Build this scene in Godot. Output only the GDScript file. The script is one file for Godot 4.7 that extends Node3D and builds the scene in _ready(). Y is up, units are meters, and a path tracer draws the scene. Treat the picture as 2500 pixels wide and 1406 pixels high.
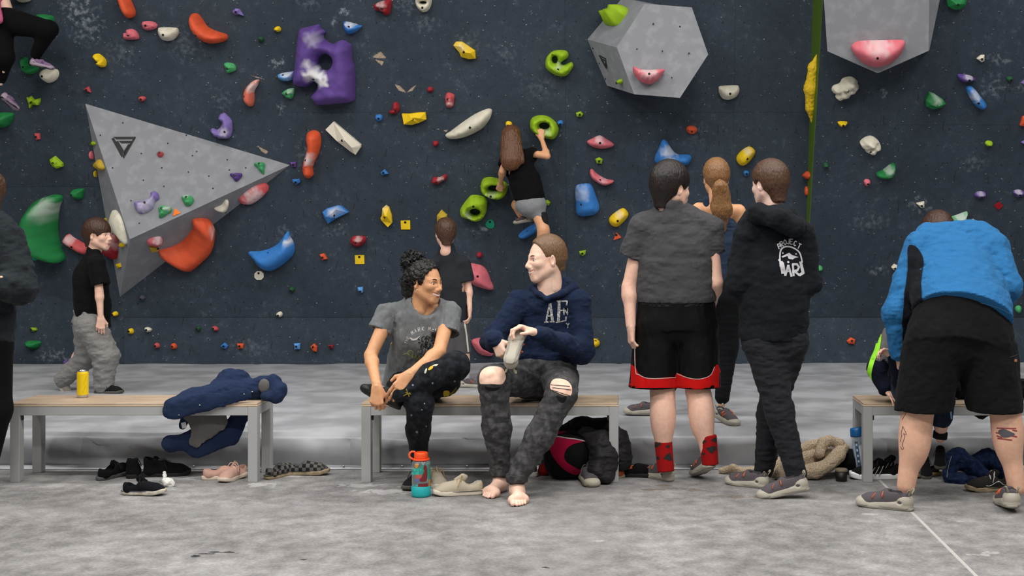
extends Node3D
# A bouldering gym: three benches in front of a thick grey crash mat and a dark climbing wall with coloured holds.
# Units are metres, y up; the camera stands at the origin of x and z and looks along -z.

const F := 3200.0          # focal length of the photograph in its own pixels
const EYE := Vector3(0, 1.494, 0)
const MAT_TOP := 0.22
const WALL_Z := -11.75

var rng := RandomNumberGenerator.new()
var faces := []            # climbing surfaces: [origin, normal, polygon]
var tex := {}
var mats := {}
var used := {}

func _ready() -> void:
	rng.seed = 7
	var cam := Camera3D.new()
	cam.name = "camera"
	cam.projection = Camera3D.PROJECTION_FRUSTUM
	cam.near = 0.05
	cam.far = 100.0
	cam.size = 2.0 * 0.05 * 703.0 / F
	cam.frustum_offset = Vector2(0.05 * (1250.0 - 1510.0) / F, 0.05 * (540.0 - 703.0) / F)
	cam.position = EYE
	add_child(cam)
	var env := Environment.new()
	env.background_mode = Environment.BG_COLOR
	env.background_color = Color(0.02, 0.02, 0.02)
	env.tonemap_mode = Environment.TONE_MAPPER_LINEAR
	env.tonemap_exposure = 1.12
	env.sdfgi_enabled = true
	env.ssao_enabled = true
	env.ssil_enabled = true
	var we := WorldEnvironment.new()
	we.name = "environment"
	we.environment = env
	add_child(we)
	build_lamps()
	make_textures()
	build_room()
	build_wall()
	build_mats()
	build_benches()
	build_volumes()
	build_holds()
	build_items()
	build_people()

func build_lamps() -> void:
	# rows of long panel lamps hung under the ceiling of the hall
	var glow := StandardMaterial3D.new()
	glow.resource_name = "lamp_glow"
	glow.albedo_color = Color(1, 1, 1)
	glow.emission_enabled = true
	glow.emission = Color(1.0, 0.98, 0.95)
	glow.emission_energy_multiplier = 2.5
	var shell := flat_mat("lamp_housing", Color(0.75, 0.75, 0.76), 0.5)
	var k := 0
	for z in [-0.8, -4.6, -7.9]:
		for x in [-6.0, -2.6, 0.8, 4.2]:
			var t := Node3D.new()
			t.name = "ceiling_lamp" if k == 0 else "ceiling_lamp_%03d" % k
			t.position = Vector3(x, 5.75, z)
			t.set_meta("label", "long white panel lamp hung under the hall ceiling")
			t.set_meta("category", "lamp")
			t.set_meta("group", "panel lamps under the ceiling")
			add_child(t)
			var hb := BoxMesh.new()
			hb.size = Vector3(1.7, 0.07, 0.62)
			part(t, "housing", hb, shell, Vector3(0, 0.05, 0))
			var gb := BoxMesh.new()
			gb.size = Vector3(1.6, 0.012, 0.52)
			part(t, "diffuser_panel", gb, glow, Vector3(0, 0.012, 0))
			for s in [-0.7, 0.7]:
				var rod := CylinderMesh.new()
				rod.top_radius = 0.006
				rod.bottom_radius = 0.006
				rod.height = 0.72
				rod.radial_segments = 8
				part(t, "hanging_rod", rod, shell, Vector3(s, 0.44, 0))
			var a := AreaLight3D.new()
			a.name = "panel_light"
			a.area_size = Vector2(1.6, 0.52)
			a.light_energy = LAMP[int(k / 4)]
			a.light_color = Color(1.0, 0.985, 0.965)
			a.shadow_enabled = true
			a.area_range = 30.0
			a.rotation.x = -PI / 2
			a.position = Vector3(0, -0.004, 0)
			t.add_child(a)
			k += 1

const LAMP := [9.0, 12.5, 6.5]

# ------------------------------------------------------------------ helpers
func P(px: float, py: float, d: float) -> Vector3:      # the point at depth d seen at a pixel of the photograph
	return Vector3((px - 1510.0) / F * d, EYE.y - (py - 540.0) / F * d, -d)

func G(px: float, py: float, y := 0.0) -> Vector3:      # the point of a level surface at height y
	return P(px, py, (EYE.y - y) * F / (py - 540.0))

func numbered(n: String) -> String:
	var k: int = used.get(n, 0)
	used[n] = k + 1
	return n if k == 0 else "%s_%03d" % [n, k]

func thing(called: String, label: String, category: String, at := Vector3.ZERO, group := "") -> Node3D:
	var o := Node3D.new()
	o.name = numbered(called)
	o.position = at
	tag(o, label, category, group)
	add_child(o)
	return o

func tag(o: Node, label: String, category: String, group := "") -> void:
	o.set_meta("label", label)
	o.set_meta("category", category)
	if group:
		o.set_meta("group", group)

func part(parent: Node, called: String, m: Mesh, material: Material, at := Vector3.ZERO, rot := Vector3.ZERO, label := "") -> MeshInstance3D:
	var o := MeshInstance3D.new()
	o.name = called
	o.mesh = m
	if material:
		o.material_override = material
	o.position = at
	o.rotation = rot
	if label:
		o.set_meta("label", label)
	parent.add_child(o, true)
	return o

func struct(called: String, m: Mesh, material: Material, label := "") -> MeshInstance3D:
	var o := MeshInstance3D.new()
	o.name = numbered(called)
	o.mesh = m
	o.material_override = material
	o.set_meta("kind", "structure")
	if label:
		o.set_meta("label", label)
	add_child(o)
	return o

func flat_mat(n: String, c: Color, rough := 0.8, metal := 0.0) -> StandardMaterial3D:
	if mats.has(n):
		return mats[n]
	var m := StandardMaterial3D.new()
	m.resource_name = n
	m.albedo_color = c
	m.roughness = rough
	m.metallic = metal
	mats[n] = m
	return m

# colour with a triplanar pattern over it; t names a texture, s is repeats per metre, b is bump in centimetres
func pat_mat(n: String, c: Color, rough: float, t: String, s: float, b := 0.0, bt := "") -> StandardMaterial3D:
	if mats.has(n):
		return mats[n]
	var m := flat_mat(n, c, rough)
	if t:
		m.albedo_texture = tex[t]
	m.uv1_triplanar = true
	m.uv1_scale = Vector3.ONE * s
	m.uv1_triplanar_sharpness = 4.0
	if b > 0.0:
		m.heightmap_enabled = true
		m.heightmap_texture = tex[bt if bt else t]
		m.heightmap_scale = b
	return m

func cloth(n: String, c: Color, t := "weave", s := 5.0, b := 0.25, sheen := 0.25) -> StandardMaterial3D:
	var m := pat_mat(n, c, 0.92, t, s, b * 0.07)
	m.rim_enabled = sheen > 0.0
	m.rim = sheen
	m.rim_tint = 0.6
	m.metallic_specular = 0.3
	return m

func skin_mat(n: String, c: Color) -> StandardMaterial3D:
	var m := pat_mat(n, c, 0.5, "skin", 6.0)
	m.subsurf_scatter_enabled = true
	m.subsurf_scatter_strength = 0.08
	m.metallic_specular = 0.42
	return m

func noise_tex(n: String, size: int, freq: float, seed_: int, lo: Color, hi: Color, oct := 4, kind := FastNoiseLite.TYPE_SIMPLEX_SMOOTH, lo_at := 0.25, hi_at := 0.75) -> void:
	var f := FastNoiseLite.new()
	f.seed = seed_
	f.noise_type = kind
	f.frequency = freq
	f.fractal_octaves = oct
	var t := NoiseTexture2D.new()
	t.width = size
	t.height = size
	t.seamless = true
	t.noise = f
	var g := Gradient.new()
	g.offsets = PackedFloat32Array([lo_at, hi_at])
	g.colors = PackedColorArray([lo, hi])
	t.color_ramp = g
	tex[n] = t

func make_textures() -> void:
	var w := Color(1, 1, 1)
	noise_tex("weave", 512, 0.09, 3, Color(0.86, 0.86, 0.86), w, 3)
	noise_tex("vinyl", 512, 0.008, 14, Color(0.86, 0.86, 0.86), w, 3)
	noise_tex("fold", 512, 0.012, 4, Color(0, 0, 0), w, 5)
	noise_tex("skin", 256, 0.02, 5, Color(0.975, 0.955, 0.945), w, 4)
	noise_tex("speck", 512, 0.06, 6, Color(0.72, 0.72, 0.72), w, 3)
	noise_tex("rough", 512, 0.035, 8, Color(0, 0, 0), w, 5)
	noise_tex("chalky", 512, 0.014, 9, Color(0.93, 0.93, 0.935), w, 6, FastNoiseLite.TYPE_SIMPLEX, 0.45, 0.78)
	noise_tex("acid", 512, 0.015, 10, Color(0.62, 0.62, 0.63), w, 6, FastNoiseLite.TYPE_SIMPLEX, 0.3, 0.75)
	noise_tex("denim", 512, 0.02, 19, Color(0.66, 0.66, 0.67), w, 6, FastNoiseLite.TYPE_SIMPLEX, 0.25, 0.8)
	noise_tex("heather", 512, 0.12, 11, Color(0.76, 0.80, 0.82), w, 2)
	noise_tex("fleece", 512, 0.07, 12, Color(0.55, 0.52, 0.48), w, 2, FastNoiseLite.TYPE_CELLULAR, 0.05, 0.6)
	tex["wood"] = wood_texture()

func wood_texture() -> ImageTexture:
	var f := FastNoiseLite.new()
	f.seed = 21
	f.frequency = 0.02
	f.fractal_octaves = 4
	var im := Image.create(512, 256, false, Image.FORMAT_RGB8)
	for y in 256:
		for x in 512:
			var v := f.get_noise_2d(x * 0.16, y * 3.2) * 0.5 + 0.5
			var g := f.get_noise_2d(x * 0.9 + 900, y * 9.0) * 0.5 + 0.5
			var c := Color(0.64, 0.55, 0.46).lerp(Color(0.80, 0.72, 0.63), clampf(v * 1.3 - 0.1, 0, 1))
			im.set_pixel(x, y, c * (0.9 + 0.14 * g))
	return ImageTexture.create_from_image(im)

func box(size: Vector3, bev := 0.003) -> ArrayMesh:      # a box with chamfered edges
	var st := SurfaceTool.new()
	st.begin(Mesh.PRIMITIVE_TRIANGLES)
	add_box(st, Transform3D(), size, bev)
	return st.commit()

func add_box(st: SurfaceTool, t: Transform3D, size: Vector3, bev := 0.003) -> void:
	var h := size * 0.5
	var b := minf(bev, minf(h.x, minf(h.y, h.z)) * 0.9)
	var faces_of := []
	for ax in 3:
		for s in [-1.0, 1.0]:
			var n := Vector3.ZERO
			n[ax] = s
			var u := Vector3.ZERO
			var v := Vector3.ZERO
			u[(ax + 1) % 3] = 1.0
			v[(ax + 2) % 3] = 1.0
			var hu: float = h[(ax + 1) % 3]
			var hv: float = h[(ax + 2) % 3]
			var c: Vector3 = n * h[ax]
			quad(st, t, c - u * (hu - b) - v * (hv - b), c + u * (hu - b) - v * (hv - b), c + u * (hu - b) + v * (hv - b), c - u * (hu - b) + v * (hv - b), n)
	for ax in 3:                                          # edge strips along each axis
		for s1 in [-1.0, 1.0]:
			for s2 in [-1.0, 1.0]:
				var e := Vector3.ZERO
				e[ax] = h[ax] - b
				var a1 := (ax + 1) % 3
				var a2 := (ax + 2) % 3
				var p1 := Vector3.ZERO
				p1[a1] = s1 * h[a1]
				p1[a2] = s2 * (h[a2] - b)
				var p2 := Vector3.ZERO
				p2[a1] = s1 * (h[a1] - b)
				p2[a2] = s2 * h[a2]
				var n2 := Vector3.ZERO
				n2[a1] = s1
				n2[a2] = s2
				quad(st, t, p1 - e, p1 + e, p2 + e, p2 - e, n2.normalized())
	for sx in [-1.0, 1.0]:
		for sy in [-1.0, 1.0]:
			for sz in [-1.0, 1.0]:
				var s3 := Vector3(sx, sy, sz)
				tri(st, t, Vector3(h.x, h.y - b, h.z - b) * s3, Vector3(h.x - b, h.y, h.z - b) * s3, Vector3(h.x - b, h.y - b, h.z) * s3, s3.normalized())

func tri(st: SurfaceTool, t: Transform3D, a: Vector3, b: Vector3, c: Vector3, n: Vector3) -> void:
	if (b - a).cross(c - a).dot(n) > 0.0:                 # front faces run clockwise
		var k := b
		b = c
		c = k
	var wn := (t.basis * n).normalized()
	for p: Vector3 in [a, b, c]:
		st.set_normal(wn)
		st.set_uv(Vector2(p.x, p.z if absf(n.y) > 0.5 else p.y))
		st.add_vertex(t * p)

func quad(st: SurfaceTool, t: Transform3D, a: Vector3, b: Vector3, c: Vector3, d: Vector3, n: Vector3) -> void:
	tri(st, t, a, b, c, n)
	tri(st, t, a, c, d, n)

func poly_solid(polys: Array, inside: Vector3) -> ArrayMesh:     # flat-shaded faces, each turned away from a point inside
	var st := SurfaceTool.new()
	st.begin(Mesh.PRIMITIVE_TRIANGLES)
	for f in polys:
		var n: Vector3 = (f[1] - f[0]).cross(f[2] - f[0]).normalized()
		if n.dot(f[0] - inside) < 0.0:
			n = -n
		for i in range(1, f.size() - 1):
			tri(st, Transform3D(), f[0], f[i], f[i + 1], n)
	return st.commit()

# a grid of points as a smooth sheet; rows of equal length; close_u joins the last column to the first
func sheet(rows: Array, close_u := false, flip := false) -> ArrayMesh:
	var st := SurfaceTool.new()
	st.begin(Mesh.PRIMITIVE_TRIANGLES)
	add_sheet(st, rows, close_u, flip, 0)
	st.generate_normals()
	return st.commit()

func add_sheet(st: SurfaceTool, rows: Array, close_u := false, flip := false, base := 0) -> int:
	var n: int = rows[0].size()
	st.set_smooth_group(0)
	for j in rows.size():
		for i in n:
			st.set_uv(Vector2(float(i) / (n - 1), float(j) / maxi(rows.size() - 1, 1)))
			st.add_vertex(rows[j][i])
	var m := n if close_u else n - 1
	for j in rows.size() - 1:
		for i in m:
			var a := base + j * n + i
			var b := base + j * n + (i + 1) % n
			var c := a + n
			var d := b + n
			if flip:
				for q in [a, c, b, b, c, d]:
					st.add_index(q)
			else:
				for q in [a, b, c, b, d, c]:
					st.add_index(q)
	return base + rows.size() * n

func lathe(prof: Array, seg := 32) -> ArrayMesh:          # [radius, height] pairs round the y axis
	var rows := []
	for p in prof:
		var r := []
		for i in seg + 1:
			var a := TAU * i / seg
			r.append(Vector3(cos(a) * p[0], p[1], sin(a) * p[0]))
		rows.append(r)
	return sheet(rows, false, true)

func tube_rows(path: Array, radii, seg := 10, flat := 1.0, up := Vector3.UP) -> Array:
	var rows := []
	for i in path.size():
		var a: Vector3 = path[maxi(i - 1, 0)]
		var b: Vector3 = path[mini(i + 1, path.size() - 1)]
		var t := (b - a).normalized()
		var u := up.cross(t)
		if u.length() < 0.05:
			u = Vector3.RIGHT.cross(t)
		u = u.normalized()
		var v := t.cross(u)
		var r: float = radii[i] if radii is Array else radii
		var row := []
		for k in seg:
			var an := TAU * k / seg
			row.append(path[i] + u * cos(an) * r + v * sin(an) * r * flat)
		rows.append(row)
	return rows

func tube(path: Array, radii, seg := 10, flat := 1.0, up := Vector3.UP) -> ArrayMesh:
	var rows := tube_rows(path, radii, seg, flat, up)
	var first := []
	var last := []
	for k in seg:
		first.append(path[0])
		last.append(path[-1])
	rows.push_front(first)
	rows.push_back(last)
	return sheet(rows, true, true)

func smooth_path(pts: Array, n := 6, closed := false) -> Array:   # Catmull-Rom through the points (Vector2 or Vector3)
	var out := []
	var m := pts.size()
	for i in (m if closed else m - 1):
		var p0 = pts[(i - 1 + m) % m] if closed else pts[maxi(i - 1, 0)]
		var p1 = pts[i]
		var p2 = pts[(i + 1) % m]
		var p3 = pts[(i + 2) % m] if closed else pts[mini(i + 2, m - 1)]
		for k in n:
			out.append(p1.cubic_interpolate(p2, p0, p3, float(k) / n))
	if not closed:
		out.append(pts[-1])
	return out

func text_mesh(s: String, size: float, depth := 0.0015, font := "Droid Sans", bold := false) -> TextMesh:
	var f := SystemFont.new()
	f.font_names = PackedStringArray([font])
	if bold:
		f.font_weight = 800
	var m := TextMesh.new()
	m.text = s
	m.font = f
	m.font_size = 32
	m.pixel_size = size / 32.0
	m.depth = depth
	m.curve_step = 2.0
	return m

# ------------------------------------------------------------------ the hall
func build_room() -> void:
	var conc := StandardMaterial3D.new()
	conc.resource_name = "worn_concrete"
	conc.albedo_texture = floor_texture()
	conc.roughness = 0.62
	conc.metallic_specular = 0.35
	conc.heightmap_enabled = true
	conc.heightmap_texture = tex["rough"]
	conc.heightmap_scale = 0.12
	# two slabs with a sawn joint between them
	var fl := Node3D.new()
	fl.name = "floor"
	fl.set_meta("kind", "structure")
	fl.set_meta("label", "worn grey concrete floor with stains and a sawn joint")
	add_child(fl)
	for s in [[-10.0, 1.499], [1.517, 8.5]]:
		var st := SurfaceTool.new()
		st.begin(Mesh.PRIMITIVE_TRIANGLES)
		var x0: float = s[0]
		var x1: float = s[1]
		var z0 := -13.0
		var z1 := 3.5
		for q in [[Vector3(x0, 0, z0), Vector3(x1, 0, z0), Vector3(x1, 0, z1), Vector3(x0, 0, z1), Vector3.UP],
				[Vector3(x1, 0, z0), Vector3(x1, -0.12, z0), Vector3(x1, -0.12, z1), Vector3(x1, 0, z1), Vector3.RIGHT],
				[Vector3(x0, 0, z0), Vector3(x0, -0.12, z0), Vector3(x0, -0.12, z1), Vector3(x0, 0, z1), Vector3.LEFT]]:
			var n: Vector3 = q[4]
			for idx in [0, 1, 2, 0, 2, 3]:
				var p: Vector3 = q[idx]
				st.set_normal(n)
				st.set_uv(Vector2((p.x + 4.6) / 8.0, (p.z + 9.0) / 4.0))
				st.add_vertex(p)
		part(fl, "concrete_slab", st.commit(), conc)
	var jb := box(Vector3(0.02, 0.05, 16.5), 0.001)
	part(fl, "joint_filler", jb, pat_mat("joint_filler", Color(0.80, 0.79, 0.78), 0.9, "speck", 9.0), Vector3(1.508, -0.0255, -4.75))
	var base := box(Vector3(18.5, 0.06, 16.5), 0.002)
	part(fl, "sub_base", base, flat_mat("sub_base", Color(0.3, 0.3, 0.3), 0.9), Vector3(-0.75, -0.15, -4.75))
	var paint := pat_mat("hall_paint", Color(0.62, 0.62, 0.61), 0.85, "speck", 0.7)
	var w := func(called: String, size: Vector3, at: Vector3, label: String):
		var o := struct(called, box(size, 0.01), paint, label)
		o.position = at
	w.call("wall_left", Vector3(0.2, 6.6, 16.9), Vector3(-10.1, 3.25, -4.75), "plain grey side wall of the hall")
	w.call("wall_right", Vector3(0.2, 6.6, 16.9), Vector3(8.6, 3.25, -4.75), "plain grey side wall of the hall")
	w.call("wall_front", Vector3(18.9, 6.6, 0.2), Vector3(-0.75, 3.25, 3.6), "plain grey wall behind the camera")
	w.call("wall_back", Vector3(18.9, 6.6, 0.2), Vector3(-0.75, 3.25, -13.1), "plain grey wall behind the climbing wall")
	w.call("ceiling", Vector3(18.9, 0.2, 16.9), Vector3(-0.75, 6.6, -4.75), "plain grey ceiling of the hall")

func floor_texture() -> ImageTexture:
	var W := 1536
	var H := 768
	var n1 := FastNoiseLite.new()
	n1.seed = 31
	n1.frequency = 0.006
	n1.fractal_octaves = 6
	n1.fractal_gain = 0.6
	var n2 := FastNoiseLite.new()
	n2.seed = 32
	n2.frequency = 0.035
	n2.fractal_octaves = 4
	var n3 := FastNoiseLite.new()
	n3.seed = 33
	n3.frequency = 0.25
	n3.fractal_octaves = 2
	var a := n1.get_seamless_image(W, H).get_data()
	var b := n2.get_seamless_image(W, H).get_data()
	var c := n3.get_seamless_image(W, H).get_data()
	var out := PackedByteArray()
	out.resize(W * H * 3)
	for i in W * H:
		var m := (a[i] - 128) * 0.16 + (b[i] - 128) * 0.17 + (c[i] - 128) * 0.13
		var warm := (b[(i * 3 + 77) % (W * H)] - 128) * 0.02
		out[i * 3] = clampi(int(136 + m + warm), 40, 225)
		out[i * 3 + 1] = clampi(int(135 + m), 40, 225)
		out[i * 3 + 2] = clampi(int(135 + m - warm), 40, 225)
	var im := Image.create_from_data(W, H, false, Image.FORMAT_RGB8, out)
	var r := RandomNumberGenerator.new()
	r.seed = 5
	for k in 520:                                         # scuffs, chips and rubber marks
		var x := r.randi_range(0, W - 20)
		var y := r.randi_range(0, H - 6)
		var dark := r.randf() < 0.45
		var l := r.randi_range(1, 7)
		var col := Color(0.33, 0.32, 0.31) if dark else Color(0.78, 0.77, 0.75)
		for q in l:
			var xx := x + q
			var yy := clampi(y + r.randi_range(-1, 1), 0, H - 1)
			im.set_pixel(xx, yy, im.get_pixel(xx, yy).lerp(col, r.randf_range(0.25, 0.8)))
	var blotch := func(px: float, py: float, rx: float, ry: float, col: Color, amt: float):
		var g := G(px, py)
		var cx := int((g.x + 4.6) / 8.0 * W)
		var cy := int((g.z + 9.0) / 4.0 * H)
		for y in range(maxi(cy - int(ry), 0), mini(cy + int(ry), H)):
			for x in range(maxi(cx - int(rx), 0), mini(cx + int(rx), W)):
				var e := 1.0 - Vector2((x - cx) / rx, (y - cy) / ry).length()
				var nn := n2.get_noise_2d(x * 1.6, y * 1.6) * 1.1
				if e + nn > 0.35:
					im.set_pixel(x, y, im.get_pixel(x, y).lerp(col, amt))
	var stain := Color(0.42, 0.38, 0.33)
	for s in [[1710, 1198, 22, 9], [1805, 1212, 40, 9], [1670, 1192, 12, 7], [1600, 1196, 22, 6], [1855, 1378, 9, 5], [1620, 1185, 10, 6]]:
		blotch.call(s[0], s[1], s[2], s[3], stain, 0.55)
	for s in [[475, 1358, 7, 4], [535, 1348, 14, 3], [505, 1352, 7, 2], [738, 1366, 5, 3], [1325, 1385, 6, 3], [818, 1284, 4, 2]]:
		blotch.call(s[0], s[1], s[2], s[3], Color(0.16, 0.16, 0.17), 0.85)
	var chalk := Color(0.86, 0.86, 0.87)
	for s in [[640, 1184, 22, 16], [880, 1185, 26, 14], [940, 1200, 40, 16], [700, 1160, 30, 16], [400, 1168, 40, 14], [2400, 1352, 16, 9], [2350, 1272, 9, 4], [1460, 1320, 6, 3], [1000, 1190, 20, 14], [2120, 1256, 14, 4]]:
		blotch.call(s[0], s[1], s[2], s[3], chalk, 0.4)
	return ImageTexture.create_from_image(im)

# ------------------------------------------------------------------ the climbing wall
func wall_texture() -> ImageTexture:
	var W := 2048
	var H := 1024
	var mk := func(sd: int, fr: float, oc: int) -> PackedByteArray:
		var n := FastNoiseLite.new()
		n.seed = sd
		n.frequency = fr
		n.fractal_octaves = oc
		n.fractal_gain = 0.62
		return n.get_image(W, H).get_data()
	var a: PackedByteArray = mk.call(41, 0.006, 5)
	var b: PackedByteArray = mk.call(42, 0.05, 4)
	var c: PackedByteArray = mk.call(43, 0.3, 2)
	var out := PackedByteArray()
	out.resize(W * H * 3)
	for i in W * H:
		var m := (a[i] - 128) * 0.05 + (b[i] - 128) * 0.035 + (c[i] - 128) * 0.05
		if b[i] > 168 and a[i] > 118:                     # smeared chalk
			m += (b[i] - 168) * 0.3 * (c[i] / 128.0)
		out[i * 3] = clampi(int(53 + m), 10, 220)
		out[i * 3 + 1] = clampi(int(63 + m), 10, 220)
		out[i * 3 + 2] = clampi(int(74 + m), 10, 220)
	var im := Image.create_from_data(W, H, false, Image.FORMAT_RGB8, out)
	var n4 := FastNoiseLite.new()
	n4.seed = 44
	n4.frequency = 0.09
	n4.fractal_octaves = 4
	var uv := func(px: float, py: float) -> Vector2:
		var p := P(px, py, 11.6)
		return Vector2((p.x + 5.95) / 10.4 * W, (4.35 - p.y) / 5.2 * H)
	# hand chalk left round the holds: grainy patches with broken outlines
	for s in [[250, 70, 60, 70, 0.5], [225, 30, 50, 40, 0.5], [862, 45, 26, 12, 0.9], [835, 72, 12, 20, 0.6], [697, 165, 26, 18, 0.9], [700, 270, 16, 22, 0.6], [925, 310, 10, 12, 0.5],
			[1010, 20, 40, 40, 0.35], [1050, 70, 50, 30, 0.3], [780, 20, 40, 30, 0.3], [760, 380, 40, 50, 0.3], [940, 148, 20, 12, 0.6], [1150, 120, 40, 40, 0.3], [1240, 140, 40, 30, 0.25],
			[2380, 170, 40, 20, 0.5], [2370, 230, 40, 40, 0.4], [2440, 230, 40, 20, 0.35], [2120, 245, 14, 14, 0.5], [2400, 20, 40, 25, 0.5], [2230, 500, 40, 30, 0.5], [2110, 540, 60, 30, 0.3],
			[2350, 400, 40, 30, 0.3], [2140, 660, 40, 16, 0.5], [690, 570, 30, 30, 0.3], [820, 560, 40, 20, 0.3], [1180, 560, 40, 14, 0.6], [100, 875, 60, 18, 0.6], [480, 640, 12, 10, 0.5],
			[600, 850, 60, 30, 0.25], [480, 120, 60, 60, 0.25], [330, 140, 50, 40, 0.25], [560, 250, 30, 40, 0.3], [1320, 220, 60, 40, 0.2], [1700, 330, 40, 40, 0.2], [1600, 700, 60, 60, 0.15]]:
		var q: Vector2 = uv.call(s[0], s[1])
		var rx: float = s[2] * 0.62
		var ry: float = s[3] * 0.62
		for y in range(maxi(int(q.y - ry), 0), mini(int(q.y + ry), H)):
			for x in range(maxi(int(q.x - rx), 0), mini(int(q.x + rx), W)):
				var e := 1.0 - Vector2((x - q.x) / rx, (y - q.y) / ry).length()
				var v := n4.get_noise_2d(x, y) * 1.5 + rng.randf_range(-0.35, 0.35) + e * 0.9 - 0.25
				if v > 0.0 and e > 0.0:
					im.set_pixel(x, y, im.get_pixel(x, y).lerp(Color(0.62, 0.65, 0.68), clampf(v * s[4], 0, 0.8)))
	# bolt holes in a staggered grid, many with a chip of bare wood or chalk
	var rows := 34
	for j in rows:
		for i in 66:
			var x := int((i + (0.5 if j % 2 else 0.0)) * W / 66.0 + rng.randf_range(-3, 3))
			var y := int((j + 0.5) * H / rows + rng.randf_range(-3, 3))
			if x < 2 or y < 2 or x > W - 4 or y > H - 4:
				continue
			im.fill_rect(Rect2i(x, y, 1 + j % 2, 2), Color(0.10, 0.11, 0.12))
			if rng.randf() < 0.4:
				im.fill_rect(Rect2i(x + rng.randi_range(-1, 1), y + rng.randi_range(-2, 2), rng.randi_range(1, 2), 1), Color(0.6, 0.61, 0.6))
	for k in 2000:
		var x := rng.randi_range(2, W - 8)
		var y := rng.randi_range(2, H - 4)
		var v := rng.randf_range(0.35, 0.85)
		im.fill_rect(Rect2i(x, y, rng.randi_range(1, 2), 1), Color(v, v, v * 0.98))
	for k in 420:                                         # dark rubber strokes from shoes
		var x := rng.randi_range(4, W - 8)
		var y := rng.randi_range(H / 3, H - 30)
		var sx := rng.randf_range(-0.4, 0.4)
		for q in rng.randi_range(5, 16):
			im.set_pixel(clampi(int(x + q * sx), 0, W - 1), y + q, Color(0.135, 0.15, 0.17))
	# chips where the plywood shows
	for s in [[[925, 150], [945, 137], [958, 152], [935, 153]], [[930, 155], [952, 160], [947, 170]], [[975, 212], [990, 218], [1003, 233], [985, 228]], [[1003, 233], [1015, 222], [1028, 214], [1018, 228]], [[632, 192], [650, 196], [668, 202], [648, 198]], [[640, 358], [666, 372], [660, 378], [650, 372]], [[1088, 322], [1100, 320], [1096, 326]]]:
		var pts := PackedVector2Array()
		for k in s:
			pts.append(uv.call(k[0], k[1]))
		var bb := Rect2(pts[0], Vector2.ZERO)
		for p in pts:
			bb = bb.expand(p)
		for y in range(int(bb.position.y), int(bb.end.y) + 1):
			for x in range(int(bb.position.x), int(bb.end.x) + 1):
				if Geometry2D.is_point_in_polygon(Vector2(x + 0.5, y + 0.5), pts):
					im.set_pixel(x, y, Color(0.72, 0.64, 0.56) * rng.randf_range(0.8, 1.05))
	return ImageTexture.create_from_image(im)

func main_z(y: float) -> float:
	return WALL_Z + maxf(y - 0.631, 0.0) * 0.2

func right_z(y: float) -> float:
	return main_z(y) + maxf(y - 0.631, 0.0) * 0.21

func on_main(px: float, py: float) -> Vector3:           # the photograph's pixel on the main face
	var d := 11.7
	for k in 12:
		d = -main_z(P(px, py, d).y)
	return P(px, py, d)

func wall_panel(parent: Node, poly: Array, m: Material, called := "panel") -> void:
	var n: Vector3 = (poly[1] - poly[0]).cross(poly[2] - poly[0]).normalized()
	if n.z < 0:
		n = -n
	faces.append([poly[0], n, poly])
	var st := SurfaceTool.new()
	st.begin(Mesh.PRIMITIVE_TRIANGLES)
	var back := []
	for p in poly:
		back.append(p - n * 0.03)
	var emit := func(a: Vector3, b: Vector3, c: Vector3, nn: Vector3):
		if (b - a).cross(c - a).dot(nn) > 0.0:
			var k := b
			b = c
			c = k
		for p: Vector3 in [a, b, c]:
			st.set_normal(nn)
			st.set_uv(Vector2((p.x + 5.95) / 10.4, (4.35 - p.y) / 5.2))
			st.add_vertex(p)
	for i in range(1, poly.size() - 1):
		emit.call(poly[0], poly[i], poly[i + 1], n)
		emit.call(back[0], back[i], back[i + 1], -n)
	for i in poly.size():
		var j := (i + 1) % poly.size()
		var e: Vector3 = (poly[j] - poly[i]).cross(n).normalized()
		var mid: Vector3 = poly[i]
		var inside := Vector3.ZERO
		for p in poly:
			inside += p
		if e.dot(mid - inside / poly.size()) < 0:
			e = -e
		emit.call(poly[i], poly[j], back[j], e)
		emit.call(poly[i], back[j], back[i], e)
	part(parent, called, st.commit(), m)

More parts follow.
